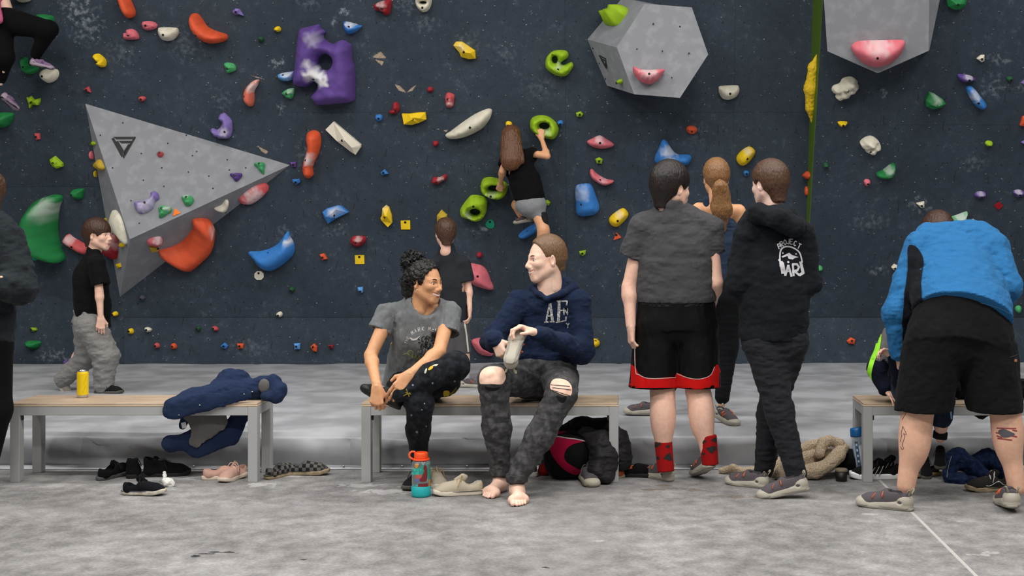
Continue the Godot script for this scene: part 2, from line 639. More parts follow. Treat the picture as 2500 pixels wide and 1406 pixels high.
func build_wall() -> void:
	var wm := StandardMaterial3D.new()
	wm.resource_name = "painted_plywood"
	wm.albedo_texture = wall_texture()
	wm.roughness = 0.72
	wm.metallic_specular = 0.35
	mats["painted_plywood"] = wm
	var wall := Node3D.new()
	wall.name = "wall_climbing"
	wall.set_meta("kind", "structure")
	wall.set_meta("label", "dark blue-grey plywood climbing wall dusted with chalk")
	add_child(wall)
	var top := 4.5
	var ky := 0.631
	var xr := on_main(1968, 560).x                        # where the overhanging right face starts
	var g := 0.004                                        # joints between the panels
	var m3 := func(x: float, y: float) -> Vector3: return Vector3(x, y, main_z(y))
	# the arete between the main face and the left face, from the top down
	var a_top: Vector3 = on_main(66, -280)
	a_top = m3.call(a_top.x, top)
	var a_mid: Vector3 = on_main(248, 455)
	var a_kick: Vector3 = on_main(303, 775)
	a_kick = Vector3(a_kick.x, ky, WALL_Z)
	var a_foot := Vector3(a_kick.x + 0.01, 0.0, WALL_Z)
	# main face: sheets of plywood 2.44 m wide
	var xs := [-2.9, -0.46, 1.0, xr]
	wall_panel(wall, [a_top, m3.call(xs[0], top), m3.call(xs[0], a_mid.y), a_mid], wm)
	wall_panel(wall, [a_mid, m3.call(xs[0], a_mid.y), m3.call(xs[0], ky), a_kick], wm)
	for i in 3:
		for yy in [[top, 2.44], [2.44, ky]]:
			wall_panel(wall, [m3.call(xs[i] + (0.0 if i == 0 else g * 0.3), yy[0]), m3.call(xs[i + 1], yy[0]), m3.call(xs[i + 1], yy[1] + (g * 0.3 if yy[1] > 1.0 else 0.0)), m3.call(xs[i] + (0.0 if i == 0 else g * 0.3), yy[1] + (g * 0.3 if yy[1] > 1.0 else 0.0))], wm)
	# upright kicker along the foot
	var kx := [a_kick.x, -2.2, 0.3, xr, 4.6, 8.4]
	for i in 5:
		wall_panel(wall, [Vector3(kx[i] + g, ky - g * 0.3, WALL_Z + 0.012), Vector3(kx[i + 1], ky - g * 0.3, WALL_Z + 0.012), Vector3(kx[i + 1], 0.0, WALL_Z + 0.012), Vector3(kx[i] + g, 0.0, WALL_Z + 0.012)], wm, "kicker_panel")
	# right face: upright up to 1.42 m, then leaning out
	var r3 := func(x: float, y: float) -> Vector3: return Vector3(x, y, right_z(y))
	var ys := P(2200, 312, 11.4).y
	for xx in [[xr, 4.0], [4.0, 8.4]]:
		wall_panel(wall, [r3.call(xx[0] + g, 1.42), r3.call(xx[1], 1.42), r3.call(xx[1], ky), r3.call(xx[0] + g, ky)], wm)
		wall_panel(wall, [r3.call(xx[0] + g, ys - g * 0.2), r3.call(xx[1], ys - g * 0.2), r3.call(xx[1], 1.42), r3.call(xx[0] + g, 1.42)], wm)
		wall_panel(wall, [r3.call(xx[0] + g, top), r3.call(xx[1], top), r3.call(xx[1], ys + g * 0.2), r3.call(xx[0] + g, ys + g * 0.2)], wm)
	# its green painted flank
	var gm := pat_mat("green_paint", Color(0.36, 0.50, 0.08), 0.6, "speck", 5.0)
	wall_panel(wall, [Vector3(xr, 0.631, main_z(0.631)), Vector3(xr + 0.002, top, right_z(top)), Vector3(xr, top, main_z(top))], gm, "green_flank")
	# left face, turned away to the left: leaning part above, upright part below
	var o_top := Vector3(-8.8, top, a_top.z - 0.42)
	var o_mid := Vector3(-8.8, a_mid.y, a_mid.z - 0.85)
	var o_foot := Vector3(-8.8, 0.0, o_mid.z)
	wall_panel(wall, [o_top, a_top, a_mid], wm)
	wall_panel(wall, [o_top, a_mid, o_mid], wm)
	wall_panel(wall, [o_mid + Vector3(0, -g * 0.4, 0), a_mid + Vector3(0, -g * 0.4, 0), a_kick], wm)
	wall_panel(wall, [o_mid + Vector3(0, -g * 0.4, 0), a_kick, a_foot, o_foot], wm)

# the nearest climbing surface behind a pixel: [point, normal]
func wall_hit(px: float, py: float) -> Array:
	var dir := P(px, py, 1.0) - EYE
	var best := 1e9
	var res := []
	for f in faces:
		var n: Vector3 = f[1]
		var den := dir.dot(n)
		if absf(den) < 0.02:
			continue
		var t: float = (f[0] - EYE).dot(n) / den
		if t <= 0.1 or t >= best:
			continue
		var p := EYE + dir * t
		var u: Vector3 = n.cross(Vector3.UP).normalized()
		if u.length() < 0.5:
			u = Vector3.RIGHT
		var v := n.cross(u)
		var pl := PackedVector2Array()
		for q in f[2]:
			pl.append(Vector2(u.dot(q - p), v.dot(q - p)))
		if Geometry2D.is_point_in_polygon(Vector2.ZERO, pl):
			best = t
			res = [p, n]
	if res.is_empty():
		res = [on_main(px, py), Vector3(0, -0.2, 1).normalized()]
	return res

# ------------------------------------------------------------------ crash mats
func build_mats() -> void:
	var vin := pat_mat("grey_vinyl", Color(0.70, 0.71, 0.73), 0.4, "vinyl", 0.6)
	vin.metallic_specular = 0.45
	var root := Node3D.new()
	root.name = "crash_mat"
	tag(root, "thick grey vinyl crash mat along the foot of the climbing wall", "mat")
	add_child(root)
	var n := FastNoiseLite.new()
	n.seed = 51
	n.frequency = 0.55
	n.fractal_octaves = 3
	var x0 := -9.9
	var edges := [x0, -8.10, -6.48, -4.86, -3.24, -1.62, 0.0, 1.62, 3.24, 4.86, 6.48, 8.3]
	var zf := -7.92
	var creases := [[1.05, -8.35, 0.5, 0.9], [1.25, -8.75, 0.2, 1.2], [-0.15, -8.4, -0.3, 0.9], [-3.7, -8.3, 0.25, 1.3], [0.75, -9.2, 0.1, 1.5], [-2.2, -8.6, 0.12, 1.1], [2.3, -8.4, -0.4, 1.0], [-1.2, -9.4, 0.05, 1.7], [-3.9, -10.9, 0.1, 1.2]]
	var height := func(x: float, z: float) -> float:
		var y := MAT_TOP + n.get_noise_2d(x * 1.1, z * 2.4) * 0.016 + n.get_noise_2d(x * 4.5 + 40.0, z * 9.0) * 0.004
		for c in creases:                                 # folds pulled up in the cover
			var dx: float = x - c[0]
			var dz: float = z - c[1] - dx * c[2]
			y += 0.014 * exp(-dz * dz / 0.0035) * exp(-dx * dx / (c[3] * c[3] * 0.3))
		return y
	for i in edges.size() - 1:
		var a: float = edges[i]
		var b: float = edges[i + 1]
		var rows := []
		var nx := 34
		var prof := [[0.0, 0.0], [0.012, 0.035], [0.018, 0.09], [0.014, 0.15], [0.0, 0.19]]
		var seq := []
		for k in 5:
			seq.append([zf + [0.0, 0.014, 0.02, 0.016, 0.0][k], [0.0, 0.045, 0.1, 0.145, 0.175][k], 0])
		for k in 46:
			var tt := pow(float(k) / 45.0, 1.7)
			seq.append([zf - 0.012 - tt * 3.8, -1.0, 1])
		for q in seq:
			var row := []
			for k in nx + 1:
				var x := lerpf(a, b, float(k) / nx)
				var edge := minf(absf(x - a), absf(b - x))
				var dip := 0.004 * exp(-edge * edge / 0.0006)
				var z: float = q[0]
				var y: float = q[1]
				if q[2] == 1:
					var top: float = height.call(x, z)
					var into := zf - z
					y = top - dip - 0.028 * exp(-into * into / 0.006)
				else:
					z += n.get_noise_2d(x * 3.2, y * 16.0) * 0.02 + n.get_noise_2d(x * 9.0 + y * 30.0, y * 12.0) * 0.008 - dip
					if y == 0.0:
						z = maxf(z, zf - 0.01)
				row.append(Vector3(x, y, z))
			rows.append(row)
		part(root, "mat_section", sheet(rows, false, true), vin)
	# the hem of the cover lies on the floor and is held by studs
	var hem := []
	for j in 3:
		var row := []
		for k in 161:
			var x := lerpf(-9.9, 8.3, k / 160.0)
			row.append(Vector3(x, 0.004 + (0.02 if j == 2 else 0.0), zf + [0.045, 0.03, 0.012][j] + n.get_noise_2d(x * 2.0, 7.0) * 0.01))
		hem.append(row)
	part(root, "hem", sheet(hem), vin)
	var stud := SphereMesh.new()
	stud.radius = 0.007
	stud.height = 0.009
	stud.radial_segments = 10
	stud.rings = 5
	for px in [250, 460, 975, 1135, 1578, 830, 700, 1690]:
		var g := G(px, 1141, 0.03)
		part(root, "stud", stud, flat_mat("steel", Color(0.75, 0.75, 0.76), 0.3, 1.0), Vector3(g.x, 0.022, zf + 0.026))

# ------------------------------------------------------------------ benches
func build_benches() -> void:
	var steel := flat_mat("grey_steel", Color(0.66, 0.665, 0.665), 0.5)
	var wood := StandardMaterial3D.new()
	wood.resource_name = "bench_ply"
	wood.albedo_texture = tex["wood"]
	wood.roughness = 0.55
	wood.uv1_scale = Vector3(1.0, 2.2, 1)
	wood.uv1_offset = Vector3(0.1, 0.2, 0)
	var edge := flat_mat("ply_edge", Color(0.84, 0.76, 0.66), 0.6)
	var list := [[24, 628, "pale plywood bench with a can and a navy jacket on it"], [882, 1510, "plywood bench on which the woman and man sit"], [2108, 2790, "plywood bench behind the bending man in blue"]]
	for b in list:
		var d := 7.50
		var x0 := P(b[0], 1178, d).x
		var x1 := P(b[1], 1178, d).x
		var len_: float = x1 - x0
		var dep := 0.345
		var t := thing("bench", b[2], "bench", Vector3((x0 + x1) / 2, 0, -d - dep / 2), "plywood benches on steel frames")
		var hx := len_ / 2
		var lw := 0.054
		var leg := box(Vector3(lw, 0.432, 0.06), 0.002)
		for sx in [-1, 1]:
			for sz in [-1, 1]:
				part(t, "leg", leg, steel, Vector3(sx * (hx - lw / 2), 0.216, sz * (dep / 2 - 0.03)))
		var rail := box(Vector3(len_ - 2 * lw, 0.05, 0.03), 0.002)
		for sz in [-1, 1]:
			part(t, "rail", rail, steel, Vector3(0, 0.407, sz * (dep / 2 - 0.016)))
		var er := box(Vector3(0.03, 0.05, dep - 0.12), 0.002)
		for sx in [-1, 1]:
			part(t, "end_rail", er, steel, Vector3(sx * (hx - 0.016), 0.407, 0))
		var br := box(Vector3(0.012, 0.03, 0.012), 0.002)
		for sx in [-1, 1]:
			part(t, "bracket", br, flat_mat("dark_steel", Color(0.25, 0.25, 0.26), 0.5, 0.6), Vector3(sx * (hx - lw - 0.006), 0.367, dep / 2 - 0.03))
		var top := part(t, "seat_board", box(Vector3(len_, 0.022, dep), 0.004), wood, Vector3(0, 0.4435, 0))
		part(top, "edge_band", box(Vector3(len_ + 0.001, 0.009, dep + 0.001), 0.001), edge, Vector3(0, -0.0055, 0))

# ------------------------------------------------------------------ volumes bolted to the wall
func vol_face(poly: Array, inside: Vector3) -> void:
	var n: Vector3 = (poly[1] - poly[0]).cross(poly[2] - poly[0]).normalized()
	if n.dot(poly[0] - inside) < 0:
		n = -n
	faces.append([poly[0], n, poly])

func wp(px: float, py: float) -> Vector3:
	return wall_hit(px, py)[0]

func build_volumes() -> void:
	var grey := pat_mat("volume_paint", Color(0.58, 0.592, 0.615), 0.7, "chalky", 0.9)
	grey.uv1_world_triplanar = true
	var mk := func(polys: Array, label: String) -> Node3D:
		var c := Vector3.ZERO
		var k := 0
		for f in polys:
			for p in f:
				c += p
				k += 1
		c /= k
		var t := thing("wall_volume", label, "climbing volume", c, "grey plywood volumes on the wall")
		for f in polys:
			var loc := []
			for p in f:
				loc.append(p - c)
			part(t, "plywood_face", poly_solid([loc], Vector3.ZERO), grey)
			vol_face(f, c)
		return t
	var A := wp(208, 253)
	var B := wp(708, 403)
	var C := wp(293, 725)
	var D := P(317, 584, 11.12)
	var t1: Node3D = mk.call([[A, B, D], [D, B, C], [A, D, C], [A, C, B]], "large grey triangular volume with a black triangle logo")
	logo(t1, PackedVector2Array([Vector2(272, 335), Vector2(332, 334), Vector2(301, 388)]))
	var fr := [P(1574, 9, 10.76), P(1689, 18, 10.76), P(1729, 133, 10.74), P(1660, 239, 10.76), P(1548, 230, 10.78), P(1506, 116, 10.78)]
	var bk := [wp(1520, -6), wp(1650, 20), wp(1690, 128), wp(1628, 205), wp(1482, 209), wp(1434, 96)]
	var ps := [fr]
	for i in 6:
		ps.append([fr[i], fr[(i + 1) % 6], bk[(i + 1) % 6], bk[i]])
	ps.append(bk)
	var t2: Node3D = mk.call(ps, "grey hexagonal volume with a pink half-moon hold")
	var pip := CylinderMesh.new()
	pip.top_radius = 0.007
	pip.bottom_radius = 0.007
	pip.height = 0.004
	pip.radial_segments = 8
	pip.rings = 1
	for q in [[t1, [245, 330, 410, 350, 350, 440, 400, 455, 345, 375, 470, 380, 460, 420, 510, 430, 455, 330, 555, 390, 520, 460, 395, 410, 300, 300, 275, 410, 320, 490, 560, 415, 340, 545, 480, 370, 600, 410, 390, 510]], [t2, [1595, 58, 1660, 65, 1555, 120, 1617, 125, 1682, 130, 1640, 190, 1450, 80, 1447, 118, 1463, 155, 1478, 193]]]:
		for i in q[1].size() / 2:
			var hp := wall_hit(q[1][i * 2], q[1][i * 2 + 1])
			var n: Vector3 = hp[1]
			var pp := part(q[0], "bolt_hole", pip, flat_mat("bolt_steel", Color(0.07, 0.07, 0.075), 0.5, 0.3), hp[0] - q[0].position)
			var ux := Vector3.UP.cross(n).normalized()
			pp.basis = Basis(ux, n, ux.cross(n))
	logo(t2, PackedVector2Array([Vector2(1461, 133), Vector2(1480, 143), Vector2(1481, 170)]))
	var f2 := [P(2005, -95, 10.25), P(2020, 125, 10.5), P(2143, 179, 10.55), P(2267, 124, 10.5), P(2270, -95, 10.25)]
	var b2 := [wp(2040, -100), wp(2040, 110), wp(2143, 160), wp(2269, 122), wp(2315, -100)]
	var q := [f2]
	for i in 5:
		q.append([f2[i], f2[(i + 1) % 5], b2[(i + 1) % 5], b2[i]])
	q.append(b2)
	mk.call(q, "grey volume at the top edge right of the green strip")

func logo(parent: Node3D, to: PackedVector2Array) -> void:
	var from := [Vector2(1063, 1306), Vector2(1298, 1303), Vector2(1176, 1515)]
	var ink := flat_mat("logo_ink", Color(0.13, 0.13, 0.14), 0.7)
	var st := SurfaceTool.new()
	st.begin(Mesh.PRIMITIVE_TRIANGLES)
	for b in [[1080, 1303, 1298, 1303, 1288, 1327, 1110, 1327], [1298, 1310, 1182, 1515, 1165, 1488, 1268, 1327], [1063, 1320, 1087, 1310, 1175, 1468, 1160, 1500], [1130, 1342, 1262, 1342, 1250, 1366, 1160, 1366], [1247, 1374, 1222, 1374, 1172, 1455, 1186, 1476], [1105, 1347, 1127, 1342, 1182, 1435, 1170, 1460]]:
		var pts := []
		var nn := Vector3.BACK
		for i in 4:
			var v := Vector2(b[i * 2], b[i * 2 + 1])
			var w := bary(v, from)
			var px: Vector2 = to[0] * w.x + to[1] * w.y + to[2] * w.z
			var h := wall_hit(px.x, px.y)
			nn = h[1]
			pts.append(h[0] + nn * 0.0015 - parent.position)
		quad(st, Transform3D(), pts[0], pts[1], pts[2], pts[3], nn)
	part(parent, "printed_logo", st.commit(), ink, Vector3.ZERO, Vector3.ZERO, "black triangle logo")

func bary(p: Vector2, t: Array) -> Vector3:
	var v0: Vector2 = t[1] - t[0]
	var v1: Vector2 = t[2] - t[0]
	var v2: Vector2 = p - t[0]
	var den := v0.cross(v1)
	var b := v2.cross(v1) / den
	var c := v0.cross(v2) / den
	return Vector3(1 - b - c, b, c)

# ------------------------------------------------------------------ holds
const HUE := {"or": Color(0.88, 0.36, 0.22), "sa": Color(0.88, 0.46, 0.37), "pk": Color(0.86, 0.45, 0.50), "rd": Color(0.62, 0.16, 0.20), "rp": Color(0.80, 0.34, 0.36), "wh": Color(0.88, 0.86, 0.79),
	"pu": Color(0.38, 0.28, 0.57), "lp": Color(0.52, 0.45, 0.72), "bl": Color(0.23, 0.50, 0.80), "lb": Color(0.38, 0.62, 0.88), "gn": Color(0.14, 0.50, 0.27), "mg": Color(0.30, 0.66, 0.42), "li": Color(0.60, 0.75, 0.14),
	"ye": Color(0.95, 0.80, 0.12), "oy": Color(0.78, 0.66, 0.22), "te": Color(0.08, 0.55, 0.42), "ot": Color(0.98, 0.50, 0.12), "dr": Color(0.60, 0.08, 0.12), "gp": Color(0.34, 0.33, 0.42), "dg": Color(0.14, 0.34, 0.22)}
const CROP := {"1": [0, 0, 3.906], "2": [0, 340, 3.906], "3": [600, 0, 3.906], "4": [600, 340, 3.906], "5": [1200, 0, 3.906], "6": [1200, 340, 3.906], "7": [1860, 0, 3.906], "8": [1860, 340, 3.906], "b": [420, 680, 5.0], "k": [20, 720, 6.25], "p": [0, 0, 1.0]}
# crop | shape | colour | height in m | label | bolt | outline (or e: centre and radii) | optional o: opening, c: chalk (x y r amount)
const HOLDS := [
"1|d|or|.13|orange finger-shaped hold cut by the top of the picture||1130 -60 1215 -60 1265 30 1295 110 1285 155 1245 172 1205 150 1165 80",
"1|r|pk|.07|small pink jug below the pink oval hold|1247 336|1180 320 1210 310 1215 285 1260 275 1300 295 1325 330 1325 370 1270 378 1195 370",
"1|r|pk|.07|ragged pink oval hold left of the white half-moon|1413 240|1360 215 1400 200 1460 205 1503 235 1490 270 1420 290 1370 265",
"1|d|wh|.10|white half-moon hold beside the big orange banana hold|1592 327|1518 275 1540 260 1660 262 1700 275 1705 320 1670 370 1610 390 1550 370 1520 320",
"1|d|or|.17|big orange banana-shaped hold near the top left|1921 327|1820 175 1850 128 1895 135 1940 190 1985 255 2080 300 2150 320 2177 350 2150 390 2050 412 1960 395 1880 340 1830 260",
"1|f|lp|.06|small pale purple wedge hold at the top|2265 115|2225 105 2255 80 2290 85 2330 148 2290 135 2260 140 2235 125",
"1|r|ye|.09|lumpy yellow hold left of the big triangular volume's top|955 588|900 545 905 520 940 510 975 530 1015 575 1012 630 975 640 935 620 920 580",
"1|r|mg|.06|small green hold above the salmon finger hold|2185 648|2145 600 2215 600 2250 630 2250 670 2210 690 2175 697 2155 660",
"1|d|gn|.09|dark green hold under the climber's lilac shoe|262 635|215 580 235 540 270 560 275 620 370 640 350 690 285 705 235 670",
"1|d|wh|.09|white round hold under the climber's toe|452 718|390 700 420 665 480 655 545 660 565 700 545 755 485 788 430 765 400 735",
"1|f|li|.07|lime star-shaped hold at the left edge|320 970|270 925 295 935 305 915 330 950 360 945 390 935 388 970 375 1000 320 990 295 1028 290 985",
"1|f|rp|.05|tiny red triangular hold above the triangular volume's tip|840 852|805 850 852 822 873 880 840 870",
"1|n|rp|.05|tiny round red hold above the triangular volume|1360 943|e 1360 941 33 25",
"1|d|gn|.12|green half-moon hold cut by the left edge|8 1148|-40 1085 120 1075 125 1130 90 1195 40 1210 -30 1190",
"1|f|rp|.04|tiny red block hold right of the green half-moon|362 1300|340 1270 385 1268 388 1325 355 1335 342 1310",
"1|d|sa|.11|salmon finger-shaped hold dusted with chalk|2363 911|2475 765 2450 758 2400 785 2345 850 2328 920 2340 970 2380 1008 2415 1005 2430 940 2428 870 2460 810||c 2430 820 80 .6",
"1|r|lp|.08|lilac hook-shaped hold above the volume's long edge|2168 1245|2090 1130 2105 1090 2140 1075 2170 1100 2215 1160 2205 1300 2130 1318 2060 1300 2015 1250 2030 1220 2070 1235 2110 1210 2125 1170||c 2150 1250 60 .5",
"1|d|wh|.09|white hold cut by the top above the climber's knee||175 -60 300 -60 300 0 240 22 180 5",
"1|d|gn|.10|green hold behind the climber's bent knee||365 140 440 138 510 155 520 210 470 200 410 190",
"1|n|li|.03|tiny lime screw-on high on the triangular volume's left flank|893 1368|e 893 1368 20 20",
"2|f|li|.06|lime block hold left of the triangular volume|538 212|490 185 530 158 605 225 608 255 555 272 515 250 495 215",
"2|d|pk|.05|pink sliver hold peeping past the triangular volume||862 130 878 108 893 150 892 190 868 170",
"2|d|oy|.05|chalky yellow hold on the triangular volume's left flank||918 225 955 190 985 230 1000 285 955 290 925 260",
"2|d|ye|.04|yellow sliver hold peeping past the triangular volume||905 310 915 298 926 330 924 360 908 345",
"2|d|gn|.08|green hold above the huge green half-moon|730 518|690 500 720 475 800 470 803 510 795 555 760 570 710 545",
"2|d|gn|.32|huge green half-moon hold on the left|393 853|480 535 540 525 595 540 600 580 575 640 560 740 555 860 575 980 600 1060 625 1110 620 1155 540 1155 430 1110 345 1060 290 960 272 850 285 740 330 640 400 570||c 540 640 110 .45",
"2|d|rp|.08|red bar hold left of the boy's face|733 1010|612 955 660 900 700 930 830 1010 850 1060 840 1090 780 1085 700 1040 640 1000||c 680 950 60 .5",
"2|d|dr|.09|dark red hold in front of the boy's face||1130 910 1120 1130 1060 1110 1020 1060 1060 990 1070 900||c 1090 930 40 .5",
"2|n|rp|.05|small round red hold on the triangular volume|1530 145|e 1530 145 32 26",
"2|r|lp|.08|long lilac bone-shaped hold on the triangular volume|1397 627|1285 605 1330 600 1400 585 1440 550 1440 515 1475 502 1510 520 1518 570 1480 600 1465 650 1420 690 1350 712 1310 690 1290 650||c 1400 650 120 .45",
"2|r|mg|.06|pale green hold right of the lilac bone hold|1787 570|1740 545 1790 535 1845 560 1840 610 1800 640 1770 630 1740 580||c 1780 545 40 .4",
"2|r|mg|.06|pale green hold beside the orange triangle tag|1552 676|1515 660 1550 640 1630 650 1635 690 1590 720 1555 745 1520 745 1520 700||c 1600 670 40 .5",
"2|t|ot|.006|orange triangle tag on the triangular volume||1670 657 1725 705 1648 735",
"2|r|pu|.06|dark purple hold near the triangular volume's right tip|2250 360|2195 335 2300 328 2305 360 2255 405 2220 370",
"4|r|mg|.06|green hold close to the triangular volume's right tip|135 252|80 240 130 225 180 230 180 280 175 335 140 310 110 275",
"2|d|wh|.05|small white crescent hold on the volume's underside|2133 662|2045 655 2110 625 2145 580 2175 578 2175 620 2150 665 2105 680 2060 670",
"2|d|rp|.07|long chalky red hold under the volume's right edge||2275 580 2300 540 2400 460 2500 420 2560 425 2565 450 2500 520 2400 590 2320 605||c 2400 510 110 .6",
"2|d|or|.20|big bent orange hold under the triangular volume|1862 1060|1510 1070 1540 1050 1640 1025 1740 970 1810 890 1840 840 1830 780 1860 755 1940 752 2005 770 2028 820 2025 900 1980 970 1900 1050 1800 1130 1720 1162 1640 1160 1560 1120||c 1990 800 50 .6",
"2|r|pk|.05|chalky pink rock hold on the volume's underside|1488 992|1397 980 1430 945 1520 925 1543 945 1535 985 1490 1005 1430 1000||c 1500 940 50 .6",
"2|t|oy|.02|mustard tag hold under the chalky pink rock hold|1497 1028|1420 1015 1505 1025 1500 1050 1440 1065",
"2|d|wh|.07|long white blade hold beside the boy's forehead|1107 850|1085 690 1110 675 1150 730 1185 830 1215 980 1200 992 1150 930 1090 880 1078 790",
"2|n|ye|.03|tiny yellow screw-on below the white blade hold||e 1170 1005 22 24",
"2|f|ye|.03|tiny yellow chip at the volume's lowest flank||1115 1190 1150 1178 1158 1215 1130 1228",
"2|d|oy|.05|mustard hold right above the boy's hair||985 775 1015 745 1045 790 1000 800",
"2|t|te|.01|teal disc tag below the huge green half-moon||e 340 1115 32 42",
"3|n|ye|.06|small round yellow hold right of the dark green pip|300 287|e 307 278 33 27",
"3|n|dg|.05|tiny dark green pip hold near the top|147 378|e 147 375 28 28",
"3|b|pu|.20|big purple hold with a round hole through it|686 738|530 275 600 255 700 232 718 262 765 300 745 330 750 365 800 405 850 415 890 390 930 380 975 400 1015 440 1020 560 1045 660 1045 900 1030 960 900 980 700 995 665 960 635 920 680 860 700 805 660 770 610 815 540 820 490 805 465 770 480 650 495 480 510 350|o 770 588 70 80|c 690 690 110 1;c 770 760 80 1;c 630 600 50 .8;c 680 360 90 .3",
"3|d|bl|.10|blue half-moon hold topped with chalk near the top|1003 252|942 205 1010 215 1090 240 1110 250 1060 300 1000 325 960 305 940 260||c 1010 215 60 .8",
"3|d|lb|.10|pale blue hold touching the big purple one|378 712|310 715 350 695 455 680 462 690 460 740 430 765 380 770 330 755||c 400 690 70 .7",
"3|r|mg|.07|green hold left of the big purple hold's foot|408 885|350 885 400 848 465 842 465 890 440 940 405 935 360 905||c 430 860 40 .4",
"3|r|rd|.10|dark red rock hold at the top edge|1315 75|1225 60 1240 35 1320 5 1390 0 1390 60 1375 130 1330 145 1300 110 1240 95||c 1300 40 60 .4",
"3|d|wh|.10|white ring hold with a slot at the top edge|1700 70|e 1700 22 78 90|o 1695 22 32 13",
"3|f|ye|.10|faceted yellow hold right of the plywood chips|2090 490|1985 430 2010 395 2065 395 2190 480 2195 555 2130 560 2060 540 2040 495||c 2060 440 60 .4",
"3|n|rd|.05|tiny dark red hold by the white plywood chips||e 1760 852 30 26",
"3|r|rp|.07|red twisted jug right of the tiny dark red hold|1937 940|1905 920 1930 880 1990 905 1985 960 1978 1010 1940 1025 1910 1000||c 1945 980 40 .4",
"3|r|rd|.07|dark red tear-shaped hold above the yellow bar|1437 1048|1370 1060 1400 1035 1410 985 1440 970 1468 1010 1465 1050 1430 1085 1380 1080",
"3|f|ye|.10|yellow faceted bar hold|1605 1127|1497 1080 1560 1082 1650 1070 1718 1068 1725 1135 1660 1165 1590 1185 1515 1180",
"3|n|bl|.05|tiny blue hold left of the yellow bar|1275 1125|e 1273 1122 36 34",
"3|d|wh|.14|long white wing-shaped hold above the climbing girl's left|2155 1198|1910 1280 1960 1245 2060 1170 2180 1090 2290 1040 2335 1037 2350 1060 2330 1130 2270 1210 2180 1265 2080 1305 1980 1320 1930 1310",
"3|f|wh|.10|white straight bar hold beside the orange club|935 1328|770 1230 845 1155 1105 1375 1105 1395 1055 1470 1010 1440 880 1340",
"3|d|or|.15|long orange club-shaped hold|603 1510|585 1320 600 1260 655 1240 705 1265 720 1320 715 1400 690 1480 660 1540 640 1600 650 1660 615 1693 575 1680 553 1620 560 1540 590 1450 595 1390||c 620 1500 70 .8",
"3|n|rd|.05|tiny dark red hold below the white wing||e 1812 1368 28 28",
"4|f|bl|.05|tiny blue wedge beside the volume's right tip|487 402|447 380 520 375 525 405 490 430 455 405",
"4|f|pu|.04|tiny purple block at the volume's right tip|460 238|425 215 488 212 480 265 445 262",
"4|f|bl|.05|tiny blue wedge above the yellow crystal hold|1320 312|1290 315 1325 283 1362 325 1305 342",
"4|r|rd|.08|dark red bone-shaped hold left of the lime rings|1828 402|1775 400 1790 360 1850 360 1900 332 1922 345 1915 380 1870 400 1840 425 1790 418||c 1860 370 40 .4",
"4|g|li|.16|lime ring hold under the climbing girl's left hand|2350 518|2245 450 2260 380 2320 358 2400 372 2480 410 2500 450 2480 520 2430 562 2360 560 2290 535 2255 500|o 2372 460 58 30|c 2360 500 60 .4",
"4|g|li|.17|lowest lime ring hold above the green disc tag|2190 607|2050 690 2060 640 2120 560 2160 530 2240 535 2300 570 2300 640 2295 690 2260 750 2190 775 2110 745 2065 730|o 2190 685 50 34|c 2150 690 50 .5",
"4|f|bl|.10|blue hold with a white chalk patch|860 712|742 685 780 655 880 628 920 632 985 690 880 740 795 797 760 740||c 850 680 70 1",
"4|f|ye|.09|yellow crystal hold above the yellow square tag|1338 727|1305 720 1310 650 1340 625 1370 645 1395 720 1400 790 1362 830 1310 775 1292 745||c 1340 650 40 .5",
"4|f|oy|.08|yellow crystal hold peeping above the standing boy's hair||1828 720 1868 668 1922 715 1925 790 1830 790",
"4|t|ye|.008|yellow square tag left of the standing boy|1522 790|1478 775 1568 772 1570 858 1482 858",
"4|t|ye|.008|lower yellow square tag above the curly-haired woman|1084 1120|1042 1105 1130 1103 1133 1187 1045 1188",
"4|t|te|.008|green disc tag below the lime rings|2330 785|e 2330 808 43 43",
"4|d|bl|.15|big blue scoop-shaped hold|238 1067|35 1070 130 1065 230 1040 330 975 405 875 430 930 465 1000 465 1070 430 1130 350 1195 270 1238 200 1240 130 1200 80 1130||c 420 960 40 .9",
"4|r|rd|.08|dark red rock hold above the lower yellow tag|1063 975|1000 965 1020 925 1080 920 1140 925 1147 965 1120 1000 1070 1022 1010 995||c 1080 940 40 .4",
"4|f|or|.05|tiny orange chip left of the lower yellow tag|740 1117|710 1095 750 1085 780 1135 735 1150",
"4|t|wh|.008|white octagon tag below the big blue scoop|124 1275|84 1280 108 1257 148 1257 172 1280 172 1316 148 1340 108 1340 84 1316",
"4|n|rd|.05|tiny dark red hold right of the standing boy||e 2230 1100 28 26",
"4|d|pk|.14|pink fin hold beside the standing boy's arm|2227 1272|2110 1190 2200 1188 2270 1215 2310 1270 2340 1350 2362 1400 2350 1425 2280 1415 2180 1380 2145 1330",
"5|g|li|.14|lime ring hold on the hexagonal volume's flank|1185 122|1105 190 1150 110 1200 78 1295 80 1290 130 1240 200 1190 250 1115 248|o 1185 122 24 12",
"5|g|li|.14|lime hold shaped like an open mouth with an eye hole|640 652|515 600 530 540 590 485 690 478 730 500 730 545 685 575 660 600 690 620 760 590 782 620 765 660 720 715 650 722 580 695 525 650|o 605 565 28 37|c 650 620 50 .4",
"5|d|pk|.12|pink half-moon hold on the hexagonal volume|1500 728|1350 640 1420 665 1500 672 1640 665 1645 690 1600 750 1540 795 1480 800 1410 770 1360 710||c 1500 680 110 .6",
"5|n|li|.04|tiny lime screw-on on the hexagonal volume's flank|1230 778|e 1230 775 22 22",
"5|d|wh|.10|white half-moon hold below the hexagonal volume|2267 883|2165 850 2180 820 2330 812 2355 825 2360 870 2330 920 2260 948 2200 935 2170 890",
